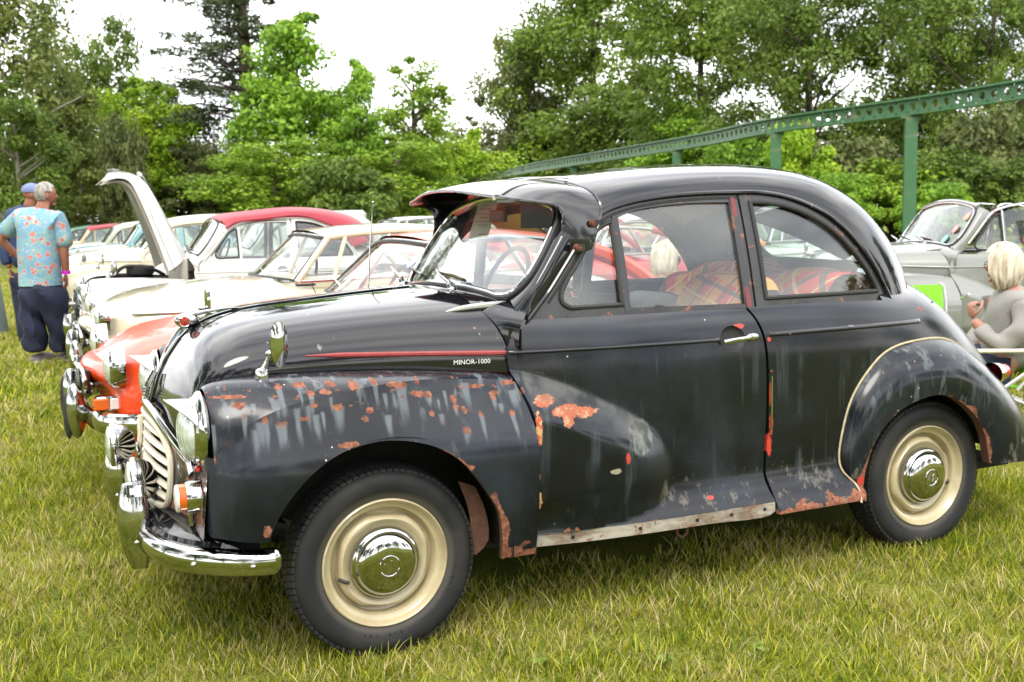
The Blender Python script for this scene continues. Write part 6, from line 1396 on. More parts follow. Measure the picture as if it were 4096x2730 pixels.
def tree(name, cat, key, fn, loc, sc, rz, lm, tm, label, group='trees round the field'):
    me, tr = tmesh(key, fn); root = thing(name, label, cat, loc, rz, group); root.scale = sc
    for nm, m_, mt in (('crown', me, lm), ('trunk', tr, tm)):
        if not m_.materials: m_.materials.append(mt)
        o = bpy.data.objects.new(nm, m_); C.objects.link(o); o.parent = root; o.material_slots[0].link = 'OBJECT'; o.material_slots[0].material = mt
    return root
ROUND = lambda: broad(21, 12, 4.2, 2.2, 95, 190, .15, 1.15); ROUND2 = lambda: broad(22, 12, 3.9, 1.6, 105, 180, .14, 1.0); OPEN = lambda: broad(23, 12, 2.6, 3.2, 62, 120, .13, .72, 0, 'tall'); BIRCH = lambda: broad(24, 14, 3.4, 3.0, 85, 190, .11, .85, 1.1, 'tall', 0, .9)
BUSH = lambda: broad(25, 4, 2.4, .1, 70, 170, .11, .62, 0, 'bush'); LAYER = lambda: broad(26, 11, 4.0, 1.0, 125, 170, .14, 1.0, .15, 'cone', 0, .36); DENSE = lambda: broad(27, 14, 5.0, 2.0, 135, 300, .105, 1.15, .2); PINE = lambda: pine(31, 20, 3.6, 6.5)
Lm = leaf_mat('mid_green_leaves', (.10, .185, .018), (.29, .43, .04)); Ll = leaf_mat('lime_green_leaves', (.14, .28, .015), (.36, .50, .035)); Ld = leaf_mat('dark_green_leaves', (.055, .10, .018), (.17, .25, .038)); Lb = leaf_mat('birch_leaves', (.085, .12, .030), (.25, .29, .07)); Lp = leaf_mat('pine_needles', (.035, .055, .024), (.085, .11, .045), .15); Lo = leaf_mat('olive_brown_leaves', (.065, .085, .026), (.19, .22, .07)); Lv = leaf_mat('fresh_green_leaves', (.09, .20, .018), (.28, .46, .04)); Lr = leaf_mat('deep_green_leaves', (.050, .095, .014), (.18, .27, .028))
def tz(u, d, ytop, wpx, key, fn, H0, W0_, name, cat, lm, tm, label, rz=0.0, zb=0.0):
    """stand a tree d metres off so that it rises to photo height ytop and spans wpx"""
    p = at_ray(u, 890, d); H = 1.29+(905-(u-2048)*.0198-ytop)*d/4127; w = wpx*d/4127/2; return tree(name, cat, key, fn, (p.x, p.y, zb), (w/W0_, w/W0_, H/H0), rz, lm, tm, label)
tz(20, 42, -420, 620, 'birch', BIRCH, 14, 3.4, 'birch_tree', 'tree', Lb, M_birch, 'tall drooping birch at the left edge behind the two standing men', .4)
tz(235, 47, 60, 380, 'birch', BIRCH, 14, 3.4, 'birch_tree', 'tree', Lb, M_birch, 'smaller birch right of the tall drooping birch', 2.1)
tz(80, 38, 330, 420, 'round2', ROUND2, 12, 3.9, 'broadleaf_tree', 'tree', Ld, M_birch, 'low dark tree with pale stems under the left birches', 1.1)
tz(470, 58, 130, 380, 'round', ROUND, 12, 4.2, 'broadleaf_tree', 'tree', Ld, M_bark, 'round-topped dark tree between birches and lime-green tree', .7)
tz(560, 50, 335, 430, 'round2', ROUND2, 12, 3.9, 'broadleaf_tree', 'tree', Ll, M_bark, 'bright lime-green tree left of the pine', 2.6)
tz(330, 44, 400, 400, 'layer', LAYER, 11, 4.0, 'broadleaf_tree', 'tree', Lb, M_birch, 'grey-green layered tree in front of the round-topped one', .2)
tz(500, 42, 470, 190, 'bush', BUSH, 4, 2.4, 'flowering_shrub', 'shrub', Lo, M_bark, 'olive-brown shrub above the raised white bonnet', .3)
tz(1005, 52, -560, 760, 'pine', PINE, 20, 3.6, 'pine_tree', 'tree', Lp, M_bark, 'tall dark pine with a bare straight trunk against the sky', .9)
tz(760, 54, 430, 520, 'layer', LAYER, 11, 4.0, 'conifer_tree', 'tree', Lp, M_bark, 'dark olive conifer left of the pine trunk', 1.9)
tz(860, 50, 560, 420, 'dense', DENSE, 14, 5.0, 'conifer_tree', 'tree', Lo, M_bark, 'low olive tree at the foot of the pine', 1.0)
tz(1210, 44, 75, 560, 'layer', LAYER, 11, 4.0, 'maple_tree', 'tree', Lv, M_bark, 'fresh green layered maple right of the pine trunk', .5)
tz(1120, 40, 560, 560, 'round2', ROUND2, 12, 3.9, 'broadleaf_tree', 'tree', Lm, M_bark, 'spreading green tree behind the red folding hood', 3.0)
tz(1440, 43, 250, 330, 'layer', LAYER, 11, 4.0, 'maple_tree', 'tree', Lv, M_bark, 'narrower fresh green tree between maple and slender tree', 2.2)
tz(1655, 48, 205, 340, 'open', OPEN, 12, 2.6, 'slender_tree', 'tree', Lm, M_bark, 'slender airy tree standing alone against the white sky', .1)
tz(1900, 90, 455, 260, 'open', OPEN, 12, 2.6, 'slender_tree', 'tree', Lo, M_bark, 'small thin tree left of the big dense trees', 1.6)
tz(1600, 42, 560, 520, 'round2', ROUND2, 12, 3.9, 'broadleaf_tree', 'tree', Lm, M_bark, 'green tree under the slender airy one', 4.0)
tz(1830, 50, 520, 420, 'round', ROUND, 12, 4.2, 'broadleaf_tree', 'tree', Ll, M_bark, 'yellow-green tree above the visor of the black saloon', 5.0)
tz(1400, 38, 640, 420, 'bush', BUSH, 4, 2.4, 'bush', 'shrub', Ld, M_bark, 'dark bush under the maple left of the visor', 1.2)
tz(2070, 96, 150, 330, 'round', ROUND, 12, 4.2, 'broadleaf_tree', 'tree', Lo, M_bark, 'greyish tree at the left edge of the big dense trees', 2.0)
tz(2380, 95, -260, 760, 'dense', DENSE, 14, 5.0, 'oak_tree', 'tree', Lr, M_bark, 'big green tree, leftmost of the tall dense trees', .3)
tz(2800, 72, -330, 800, 'dense', DENSE, 14, 5.0, 'oak_tree', 'tree', Lr, M_bark, 'big green tree over the roof of the black saloon', 2.4)
tz(3230, 60, -330, 760, 'dense', DENSE, 14, 5.0, 'oak_tree', 'tree', Ld, M_bark, 'tall dark green tree behind the nearer pair of monorail posts', 4.2)
tz(3640, 66, -330, 560, 'birch', BIRCH, 14, 3.4, 'broadleaf_tree', 'tree', Ld, M_bark, 'thin tall tree with sky showing through at the right', 1.2)
tz(3950, 56, -300, 620, 'dense', DENSE, 14, 5.0, 'oak_tree', 'tree', Ld, M_bark, 'dark tree at the top right corner', 5.2)
tz(2450, 85, 330, 560, 'round', ROUND, 12, 4.2, 'broadleaf_tree', 'tree', Ld, M_bark, 'dark undergrowth tree behind the far part of the girder', 1.3)
tz(2760, 66, 420, 500, 'layer', LAYER, 11, 4.0, 'broadleaf_tree', 'tree', Lv, M_bark, 'fresh green tree behind the girder above the roof', 3.3)
tz(2150, 97, 480, 420, 'round2', ROUND2, 12, 3.9, 'broadleaf_tree', 'tree', Lm, M_bark, 'green tree where the girder meets the visor', .8)
for i_, (u, d, yt, w, mt, lb_) in enumerate(((3000, 50, 560, 420, Lv, 'bright green bush left of the farther monorail post'), (3180, 49, 500, 330, Ll, 'yellow-green bush right of the farther monorail post'), (3400, 51, 560, 420, Lo, 'olive bush between the two monorail posts'), (3330, 46, 700, 340, Lv, 'low bright green bush above the rear window'), (3560, 48, 640, 420, Lm, 'green bush just left of the nearer monorail post'), (3800, 47, 600, 420, Ld, 'dark bush right of the nearer monorail post'), (3950, 50, 440, 420, Lo, 'tall olive bush near the right edge'), (4080, 45, 640, 380, Ld, 'dark bush at the right edge'), (3740, 44, 740, 330, Lv, 'low fresh green bush over the grey tourer'))):
    tz(u, d, yt, w, 'bush', BUSH, 4, 2.4, 'bush', 'shrub', mt, M_bark, lb_, i_*1.3)
for i_, (u, d, yt, w) in enumerate(((100, 52, 640, 700), (620, 56, 600, 700), (1150, 55, 600, 760), (1650, 58, 620, 700), (2200, 105, 560, 700), (2700, 80, 520, 760), (3200, 66, 480, 760), (3700, 72, 430, 700), (4150, 64, 430, 700))):
    tz(u, d, yt, w, 'round2', ROUND2, 12, 3.9, 'hedge_tree', 'tree', Ld, M_bark, ('shaded tree at the back of the wood, %s' % ('behind the two men', 'under the lime-green tree', 'behind the maple', 'behind the slender airy tree', 'behind the far end of the girder', 'over the black roof', 'between the monorail posts', 'right of the nearer monorail post', 'at the right edge')[i_]), i_*.9)
# trees on the near side of the field, behind the photographer (mirrored in paint and chrome)
for i_, (x, y, s_, key, fn, mt) in enumerate(((-17, -17, 1.2, 'round', ROUND, Ld), (-11, -22, .9, 'dense', DENSE, Ld), (-5, -26, .62, 'round2', ROUND2, Ld), (2, -27, .62, 'dense', DENSE, Ld), (8, -26, .60, 'round', ROUND, Ld), (15, -27, .66, 'dense', DENSE, Ld), (23, -24, .70, 'round2', ROUND2, Ld), (31, -20, .8, 'round', ROUND, Ld), (-19, -6, 1.2, 'dense', DENSE, Ld), (-19, 8, 1.35, 'dense', DENSE, Ld), (-30, 26, 1.0, 'dense', DENSE, Ld), (38, -6, 1, 'dense', DENSE, Ld))):
    tree('broadleaf_tree', 'tree', key, fn, (x, y, 0), (s_,)*3, i_*1.7, mt, M_bark, 'tree behind the camera, %s along the near edge of the field' % ('1st 2nd 3rd 4th 5th 6th 7th 8th 9th 10th 11th 12th'.split()[i_]))

# ================================================================== green elevated monorail girder on posts
M_girder = None
def girder_mat():
    n = NB('weathered_green_steel'); r = n.ramp(n.noise(1.3, 5, stretch=(1, 1, 3)), .58, .68); col = n.mix(n.noise(3, 4), (.022, .095, .032), (.05, .14, .06)); n.bsdf(n.mix(n.math('MULTIPLY', r, .5), col, (.22, .17, .09)), .45); return n.m
M_girder = girder_mat()
kp = [(26.6, 12.5), (26.9, 18.66), (27.17, 23.84), (26.90, 30.77), (28.3, 38.0), (30.7, 62.0), (33.7, 78.4), (36, 95)]
kpath = resamp(cr([(x, y, 0) for x, y in kp], 12), .5)
gird = thing('monorail_girder', 'long green steel monorail girder pierced by a row of round holes', 'girder', (27.17, 23.84, 0))
def off(P_, z): return P_-np.array([27.17, 23.84, 0])+np.array([0, 0, z])
ZB, HG = 4.76, .60
fl_ = []
for z_, hh_ in ((ZB+.03, .06), (ZB+HG-.03, .06)): g_ = tube(off(kpath, z_), 1.0, 4, flat=(.26, .045)); link('flange', g_, M_girder, gird)
hv = []; hf = []
for i in range(len(kpath)-1):
    a, b = kpath[i]-np.array([27.17, 23.84, 0]), kpath[i+1]-np.array([27.17, 23.84, 0]); d = b-a; L = np.linalg.norm(d); d /= L; nrm = np.array([-d[1], d[0], 0]); 
    for side in (-.02, .02):
        k0 = len(hv); cz = ZB+HG/2; n8 = 12
        for q in range(n8): an = 2*math.pi*q/n8; hv.append(a+d*(L/2+.135*math.cos(an))+nrm*side+np.array([0, 0, cz+.135*math.sin(an)]))
        for q in range(n8):
            an = 2*math.pi*q/n8; cx_, sz_ = math.cos(an), math.sin(an); m_ = max(abs(cx_), abs(sz_)); hv.append(a+d*(L/2+L/2*cx_/m_)+nrm*side+np.array([0, 0, cz+(HG/2-.04)*sz_/m_]))
        for q in range(n8): f_ = (k0+q, k0+(q+1) % n8, k0+n8+(q+1) % n8, k0+n8+q); hf.append(f_)
    kA = len(hv)-4*12
    for q in range(12): hf.append((kA+q, kA+(q+1) % 12, kA+24+(q+1) % 12, kA+24+q))
link('web_plate', G(hv, hf), M_girder, gird)
for i in range(6, len(kpath)-2, 24):
    a = off(kpath[i:i+1], ZB+HG/2)[0]; d = kpath[i+1]-kpath[i]; an = math.atan2(d[1], d[0]); link('splice_plate', box(-.045, .045, -.045, .045, -HG/2+.05, HG/2-.05).tf(T(tuple(a), rz=an)), M_girder, gird)
for k_, (x, y) in enumerate(((27.17, 23.84), (26.90, 30.77), (28.6, 40.5), (30.0, 54), (26.6, 12.6), (32.0, 68))):
    po = thing('monorail_post', ('green steel post under the girder, nearest one in view', 'green steel post under the girder left of the nearest one', 'green girder post hidden low behind the black roof', 'distant green girder post behind the roof', 'green girder post beyond the right edge', 'farthest green girder post')[k_], 'post', (x, y, 0), 0, 'posts carrying the monorail girder')
    ps = box(-.21, .21, -.20, -.165, 0, ZB-.0); ps2 = box(-.21, .21, .165, .20, 0, ZB); w_ = box(-.02, .02, -.165, .165, 0, ZB); link('column_flange', ps.tf(T(rz=-.7)), M_girder, po); link('column_flange', ps2.tf(T(rz=-.7)), M_girder, po); link('column_web', w_.tf(T(rz=-.7)), M_girder, po); link('bracket', box(-.34, .34, -.20, .20, ZB-.10, ZB+.002).tf(T(rz=-.7)), M_girder, po)
# ================================================================== people
def skin(J, E, sub=2, root=0):
    """J: list of (x,y,z,rx[,ry]); E: edges; returns a smooth continuous surface grown round the skeleton"""
    me = bpy.data.meshes.new('sk'); me.from_pydata([j[:3] for j in J], E, []); o = bpy.data.objects.new('sk', me); C.objects.link(o)
    md = o.modifiers.new('skin', 'SKIN'); md.use_smooth_shade = True; sv = me.skin_vertices[0].data
    for i, j in enumerate(J): sv[i].radius = (j[3], j[4] if len(j) > 4 else j[3]); sv[i].use_root = (i == root)
    s2 = o.modifiers.new('sub', 'SUBSURF'); s2.levels = sub; s2.render_levels = sub
    dg = bpy.context.evaluated_depsgraph_get(); dg.update(); m2 = bpy.data.meshes.new_from_object(o.evaluated_get(dg)); g = G([tuple(v.co) for v in m2.vertices], [tuple(p.vertices) for p in m2.polygons]); bpy.data.objects.remove(o); bpy.data.meshes.remove(m2); bpy.data.meshes.remove(me); return g
def skin_mat(name, col):
    n = NB(name); c = n.mix(n.noise(14, 3), tuple(x*.88 for x in col), col); b = n.bsdf(c, .5, spec=.3); return n.m
M_skin = skin_mat('ruddy_skin', (.36, .15, .10)); M_skin2 = skin_mat('fair_skin', (.42, .22, .16)); M_navy = simple('navy_cotton', (.014, .018, .045), .85, var=.25, scale=5, bump=.3, bd=.01); M_navy2 = simple('navy_jacket', (.015, .035, .10), .7, var=.2)
def hair_mat(name, a, b):
    n = NB(name); f = n.noise(30, 4, .6, stretch=(1, 1, .18)); n.bsdf(n.mix(n.ramp(f, .35, .65), a, b), .6, bump=f, bs=.6, bd=.01, spec=.3); return n.m
M_hair = hair_mat('grey_hair', (.20, .185, .165), (.42, .39, .35)); M_blond = hair_mat('pale_blonde_hair', (.42, .36, .25), (.72, .67, .55))
def hawaiian():
    n = NB('floral_print_cotton'); v = n.n('ShaderNodeTexVoronoi'); n.put(v, 0, n.obj()); v.inputs['Scale'].default_value = 13.5; v.inputs['Randomness'].default_value = 1.0
    a = n.noise(16, 4, .6, dist=1.2); b = n.noise(9, 4, .6, dist=2.0); wv = n.noise(38, 3, .6, dist=2.5)
    col = n.mix(n.ramp(b, .44, .58), (.17, .34, .50), (.24, .40, .36)); col = n.mix(n.ramp(wv, .60, .68), col, (.60, .72, .78)); col = n.mix(n.ramp(wv, .36, .30), col, (.07, .18, .34))
    d = n.math('ADD', v.outputs['Distance'], n.math('MULTIPLY', n.math('SUBTRACT', a, .5), .75)); col = n.mix(n.ramp(d, .40, .32), col, (.55, .46, .46)); col = n.mix(n.ramp(d, .33, .24), col, (.50, .15, .14)); col = n.mix(n.ramp(d, .12, .06), col, (.75, .35, .22))
    n.bsdf(col, .8, bump=n.noise(7, 3), bs=.5, bd=.02); return n.m
def hand(base, d, n_, sc=1.0, curl=.5):
    """palm plus four fingers and a thumb; d points from wrist to knuckles, n_ is the palm normal"""
    base = np.array(base, float); d = np.array(d, float); d /= np.linalg.norm(d); n_ = np.array(n_, float); n_ -= d*n_.dot(d); n_ /= np.linalg.norm(n_); s = np.cross(d, n_); g = G()
    pl = base+d*.05*sc; g.add(ell((0, 0, 0), (.042*sc, .014*sc, .050*sc), 14, 10, Matrix(((s[0], n_[0], d[0]), (s[1], n_[1], d[1]), (s[2], n_[2], d[2]))).to_4x4()).mv(*pl))
    for k, (o, L) in enumerate(((-.030, .062), (-.010, .072), (.010, .068), (.029, .052))):
        p = base+d*.085*sc+s*o*sc; pts = [p]; ang = 0
        for t in range(3): ang += curl; pts.append(pts[-1]+(d*math.cos(ang)+n_*math.sin(ang))*L*sc/2.4)
        g.add(tube(cr(pts, 3), [.0095*sc]*6+[.008*sc]*3+[.005*sc], 8))
    p = base+d*.03*sc-s*.035*sc; pts = [p, p+(d*.5-s*.7+n_*.3)*.03*sc, p+(d*.9-s*.6+n_*.6)*.055*sc, p+(d*1.2-s*.3+n_*.8)*.07*sc]; g.add(tube(cr(pts, 3), [.011*sc]*6+[.009*sc]*3+[.006*sc], 8)); return g
def headg(c, f, sc=1.0, tilt=0.0):
    """head with brow, nose, lips, chin, ears; c centre, f facing angle about z (0 looks along +x)"""
    g = ell((0, 0, .02), (.098, .076, .112), 28, 20); V = g.V; x, y, z = V.T.copy()
    jaw = np.clip((-z-.0)/.09, 0, 1); V[:, 0] += jaw*.012*np.clip(x/.09, 0, 1); V[:, 1] *= 1-.22*jaw; V[:, 0] = np.where(x < 0, V[:, 0]*(1-.25*jaw), V[:, 0])
    br = np.exp(-((z-.035)/.014)**2)*np.clip(x/.09, 0, 1)**2*.006; V[:, 0] += br; so = np.exp(-((z-.012)/.014)**2)*np.exp(-((np.abs(y)-.032)/.016)**2)*np.clip(x/.09, 0, 1)*.010; V[:, 0] -= so
    g.V = V; g.add(ell((.100, 0, -.012), (.020, .012, .020), 12, 8)); g.add(ell((.092, 0, .008), (.012, .008, .022), 10, 8)); g.add(ell((.088, 0, -.052), (.010, .024, .006), 12, 6)); g.add(ell((.087, 0, -.062), (.010, .020, .006), 12, 6)); g.add(ell((.070, 0, -.088), (.024, .026, .016), 12, 8))
    for s_ in (-1, 1): g.add(ell((-.002, s_*.076, -.004), (.018, .010, .030), 12, 8)); 
    return g.tf(T(c, rz=f, ry=tilt, sc=(sc,)*3))
def eyes(c, f, mat, parent, sc=1.0, tilt=0.0):
    for s_ in (-1, 1): link('eye', ell((.083, s_*.031, .012), (.009, .012, .008), 10, 8).tf(T(c, rz=f, ry=tilt, sc=(sc,)*3)), mat, parent)
M_eye = simple('eye_dark', (.05, .04, .035), .2)
def cap_hair(c, f, sc=1.0, long=0.0, grow=1.06, fl=0.0):
    g = ell((0, 0, .024), (.104*grow, .086*grow, .116*grow), 32, 24); V = g.V; x, y, z = V.T
    keep = []
    for q in g.F:
        m = V[list(q)].mean(0); front = m[0] > .055-.35*max(0, m[2]-.075) and m[2] < .088; low = m[2] < -.045-.0*long if not long else m[2] < -.30
        side = (m[0] > -.02 and m[2] < .035 and not long)
        if front or low or side: continue
        keep.append(q)
    if long:
        d = np.clip((-z+.02)/.10, 0, 1); V[:, 2] -= d*long; V[:, 1] *= 1+.18*d; V[:, 0] -= .01*d; an_ = np.arctan2(y, x); V[:, 1] += .006*np.sin(an_*15+z*30)*(1+d*2); V[:, 0] += .006*np.cos(an_*17+z*22)*(1+d*1.5); V[:, 2] += .012*np.sin(an_*11)*d
    g.V = V; g.F = keep; return g.tf(T(c, rz=f, sc=(sc,)*3))
# ---- man in the floral shirt (local x = to the camera's right, y = away)
def man(loc, rz, label):
    r = thing('person', label, 'person', loc, rz); k = .00122
    def q(lx, lz, y=0): return ((lx-365)*k, y, (1490-lz)*k)
    B = [(*q(365, 800), .15, .11), (*q(365, 640), .15, .11), (*q(360, 430), .17, .12), (*q(350, 300, .02), .16, .11), (*q(372, 215, .03), .062, .062), (*q(400, 150, .05), .055, .058), (*q(412, 90, .06), .06, .07),
         (*q(215, 275, .02), .07), (*q(100, 360, .03), .055), (*q(15, 445, .05), .048), (*q(70, 540, .12), .040), (*q(125, 600, .16), .032),
         (*q(500, 290, .02), .07), (*q(540, 420, .03), .060), (*q(548, 560, .02), .050), (*q(540, 680, .05), .042), (*q(532, 750, .07), .034)]
    E = [(0, 1), (1, 2), (2, 3), (3, 4), (4, 5), (5, 6), (3, 7), (7, 8), (8, 9), (9, 10), (10, 11), (3, 12), (12, 13), (13, 14), (14, 15), (15, 16)]
    b = skin(B, E); hc = (*q(412, 92, .06),); b.add(headg(hc, math.radians(35))); b.add(hand(B[11][:3], (.4, .2, -1), (1, 0, 0), 1.0)); b.add(hand(B[16][:3], (0, 0, -1), (-1, 0, 0), 1.0, .3))
    link('body', b, M_skin, r); link('hair', cap_hair(hc, math.radians(35), grow=1.015), M_hair, r); eyes(hc, math.radians(35), M_eye, r)
    Sx = [(*q(345, 960), .225, .19), (*q(345, 800), .225, .20), (*q(345, 560), .222, .195), (*q(350, 380), .22, .175), (*q(358, 285, .02), .19, .14), (*q(380, 205, .04), .085, .085),
          (*q(210, 270, .02), .105), (*q(110, 350, .03), .095), (*q(40, 410, .04), .098), (*q(510, 290, .02), .105), (*q(552, 420, .03), .098), (*q(560, 545, .02), .098)]
    s = skin(Sx, [(0, 1), (1, 2), (2, 3), (3, 4), (4, 5), (4, 6), (6, 7), (7, 8), (4, 9), (9, 10), (10, 11)])
    V = s.V; w = .010*np.sin(V[:, 2]*16+V[:, 0]*9)+.007*np.sin(V[:, 0]*34+V[:, 2]*5); V[:, 1] += w*np.clip((1.45-V[:, 2])/.5, 0, 1); s.V = V; s.F = [f for f in s.F if V[list(f), 2].mean() > .80]
    link('floral_shirt', s, hawaiian(), r)
    Tx = [(*q(350, 780), .25, .18), (*q(352, 900), .26, .19), (*q(255, 980), .150, .155), (*q(262, 1180, -.02), .138, .13), (*q(270, 1340, 0), .124, .120), (*q(272, 1400, .0), .120, .12), (*q(455, 980), .150, .155), (*q(455, 1180, .05), .138, .13), (*q(445, 1340, .10), .124, .12), (*q(440, 1400, .12), .120, .12)]
    t = skin(Tx, [(0, 1), (1, 2), (2, 3), (3, 4), (4, 5), (1, 6), (6, 7), (7, 8), (8, 9)]); V = t.V; V[:, 0] += .016*np.sin(V[:, 2]*27+V[:, 1]*20)*np.clip((.75-V[:, 2])/.3, 0, 1); V[:, 1] += .020*np.sin(V[:, 2]*21+V[:, 0]*26)+.010*np.sin(V[:, 0]*70+V[:, 2]*9); t.V = V; link('trousers', t, M_navy, r)
    for x_, y_ in ((q(262, 0)[0], .05), (q(455, 0)[0], .16)):
        sh = ell((x_+.03, y_+.03, .045), (.066, .155, .060), 18, 12, Matrix.Rotation(-.5, 4, 'Z')); so = ell((x_+.03, y_+.03, .014), (.071, .162, .026), 18, 8, Matrix.Rotation(-.5, 4, 'Z')); so_ = link('shoe', sh, simple('grey_suede', (.22, .20, .22), .8), r); link('sole', so, simple('pale_sole', (.6, .58, .52), .7), so_)
    r.scale = (.97, .97, .97); a_ = np.array(B[15][:3]); link('wristband', tube([a_+np.array([-.002, .008, -.045]), a_+np.array([-.004, .012, -.075])], .046, 14), simple('magenta_band', (.75, .02, .60), .5), r); return r
man((-.905+.06, 7.62-.03, 0), math.radians(-24.6), 'grey-haired man in blue floral short-sleeved shirt and navy trousers, seen from behind')
def man2(loc, rz, label):
    r = thing('person', label, 'person', loc, rz); k = .00130
    def q(lx, lz, y=0): return ((lx-180)*k, y, (1450-lz)*k)
    B = [(*q(160, 760), .15, .11), (*q(165, 600), .15, .11), (*q(180, 420), .17, .12), (*q(195, 300, .0), .16, .11), (*q(235, 225, .0), .062, .062), (*q(262, 165, .0), .055, .058), (*q(272, 110, .0), .06, .07), (*q(90, 300), .07), (*q(20, 470), .055), (*q(5, 620, -.05), .045), (*q(50, 770, -.06), .034), (*q(290, 300, .05), .07), (*q(300, 460, .08), .055), (*q(200, 560, .05), .045), (*q(150, 575, -.10), .034)]
    b = skin(B, [(0, 1), (1, 2), (2, 3), (3, 4), (4, 5), (5, 6), (3, 7), (7, 8), (8, 9), (9, 10), (3, 11), (11, 12), (12, 13), (13, 14)]); hc = q(275, 115); b.add(headg(hc, math.radians(20))); b.add(hand(B[10][:3], (.2, -.2, -1), (1, 0, 0))); b.add(hand(B[14][:3], (-.3, -.4, -.3), (0, 0, -1), 1, .7)); link('body', b, M_skin, r); eyes(hc, math.radians(20), M_eye, r)
    Jx = [(*q(165, 800), .20, .15), (*q(170, 600), .20, .15), (*q(185, 420), .21, .15), (*q(200, 290), .18, .12), (*q(232, 225), .085), (*q(90, 300), .10), (*q(20, 470), .085), (*q(8, 620, -.05), .075), (*q(38, 745, -.06), .062), (*q(290, 300, .05), .10), (*q(300, 460, .08), .085), (*q(210, 555, .06), .07)]
    link('navy_jacket', skin(Jx, [(0, 1), (1, 2), (2, 3), (3, 4), (3, 5), (5, 6), (6, 7), (7, 8), (3, 9), (9, 10), (10, 11)]), M_navy2, r)
    Tx = [(*q(165, 790), .19, .145), (*q(165, 860), .19, .145), (*q(100, 930), .105, .11), (*q(110, 1180), .085), (*q(120, 1440), .085), (*q(230, 930), .105, .11), (*q(225, 1180), .085), (*q(225, 1430), .085)]
    link('trousers', skin(Tx, [(0, 1), (1, 2), (2, 3), (3, 4), (1, 5), (5, 6), (6, 7)]), M_navy, r)
    for x_ in (q(120, 0)[0], q(225, 0)[0]): link('shoe', ell((x_+.06, -.02, .045), (.14, .055, .05), 16, 10), M_rub, r)
    cp = ell((0, 0, .045), (.112, .092, .088), 24, 14); cp.F = [f for f in cp.F if cp.V[list(f)].mean(0)[2] > .035]; cp.add(ell((.125, 0, .045), (.065, .07, .008), 16, 6)); link('cap', cp.tf(T(hc, rz=math.radians(20))), simple('blue_grey_cap', (.17, .21, .40), .8), r)
    h_ = np.array(B[10][:3])+np.array([.02, -.05, -.13]); link('sunglasses', tube(cr([h_, h_+np.array([.01, 0, -.09]), h_+np.array([.05, 0, -.13]), h_+np.array([.12, 0, -.14])], 4), .007, 6), M_rub, r); return r
_m2 = at_ray(128, 800, 12.0); man2((_m2.x-.12*.909, _m2.y+.12*.417, 0), math.radians(-24.6), 'man in navy jacket and blue-grey cap mostly hidden behind the floral shirt')
# ---- seated woman in grey hoodie
def woman(loc, rz, label, hood=True):
    r = thing('person', label, 'person', loc, rz)
    # local: she faces -x, seat at z .42
    B = [(0, 0, .50, .16, .15), (.02, 0, .66, .13, .15), (.04, 0, .86, .13, .17), (.03, 0, .98, .12, .16), (.01, 0, 1.06, .055), (-.01, 0, 1.12, .05), (-.03, 0, 1.17, .05),
         (.02, -.17, .97, .06), (.02, -.21, .80, .05), (-.14, -.19, .70, .044), (-.26, -.12, .86, .034), (.02, .17, .97, .06), (-.02, .22, .78, .05), (-.20, .20, .62, .044), (-.36, .14, .60, .034),
         (-.10, -.10, .50, .10), (-.40, -.12, .60, .075), (-.72, -.12, .34, .055), (-.10, .10, .50, .10), (-.40, .12, .60, .075), (-.72, .12, .34, .055)]
    E = [(0, 1), (1, 2), (2, 3), (3, 4), (4, 5), (5, 6), (3, 7), (7, 8), (8, 9), (9, 10), (3, 11), (11, 12), (12, 13), (13, 14), (0, 15), (15, 16), (16, 17), (0, 18), (18, 19), (19, 20)]
    b = skin(B, E); hc = (-.035, 0, 1.185); fa = math.radians(180-18) if not hood else math.radians(138); b.add(headg(hc, fa, 1.0)); b.add(hand(B[10][:3], (-.15, .05, 1), (1, .3, 0), .95, .85)); b.add(hand(B[14][:3], (-1, 0, -.2), (0, 0, -1), .95)); link('body', b, M_skin2, r); eyes(hc, fa, M_eye, r)
    link('hair', cap_hair(hc, fa, 1.06, .035, 1.13), M_blond, r)
    Hx = [(0, 0, .50, .19, .19), (.02, 0, .66, .165, .18), (.045, 0, .84, .165, .19), (.04, 0, .97, .14, .18), (.03, 0, 1.05, .085, .09), (.02, -.17, .96, .085), (.025, -.225, .80, .078), (-.12, -.20, .69, .068), (-.235, -.13, .82, .055), (.02, .17, .96, .085), (-.02, .225, .78, .075), (-.20, .20, .62, .065), (-.31, .16, .605, .05)]
    s = skin(Hx, [(0, 1), (1, 2), (2, 3), (3, 4), (3, 5), (5, 6), (6, 7), (7, 8), (3, 9), (9, 10), (10, 11), (11, 12)]); V = s.V; V[:, 1] += .008*np.sin(V[:, 2]*30+V[:, 0]*22); V[:, 0] += .008*np.sin(V[:, 2]*26+V[:, 1]*15); s.V = V
    mh = simple('grey_marl_sweatshirt', (.27, .265, .25), .9, var=.12, scale=60) if hood else simple('pale_pink_top', (.75, .55, .52), .8)
    ho = link('hoodie' if hood else 'top', s, mh, r)
    if hood: link('hood', tube(cr([(.10, -.12, 1.03), (.14, -.05, .99), (.15, 0, .965), (.14, .05, .99), (.10, .12, 1.03)], 4), [.045, .05, .055, .06, .062, .065, .066, .068, .068, .066, .065, .062, .06, .055, .05, .045, .045][:17], 12, flat=(1, .7)), mh, ho)
    Tx = [(0, 0, .50, .17, .17), (-.10, -.10, .50, .11), (-.40, -.12, .60, .085), (-.72, -.12, .36, .07), (-.10, .10, .50, .11), (-.40, .12, .60, .085), (-.72, .12, .36, .07)]
    link('trousers', skin(Tx, [(0, 1), (1, 2), (2, 3), (0, 4), (4, 5), (5, 6)]), M_navy, r)
    for y_ in (-.12, .12): link('shoe', ell((-.79, y_, .285), (.13, .045, .05), 14, 10), M_rub, r)
    return r, B
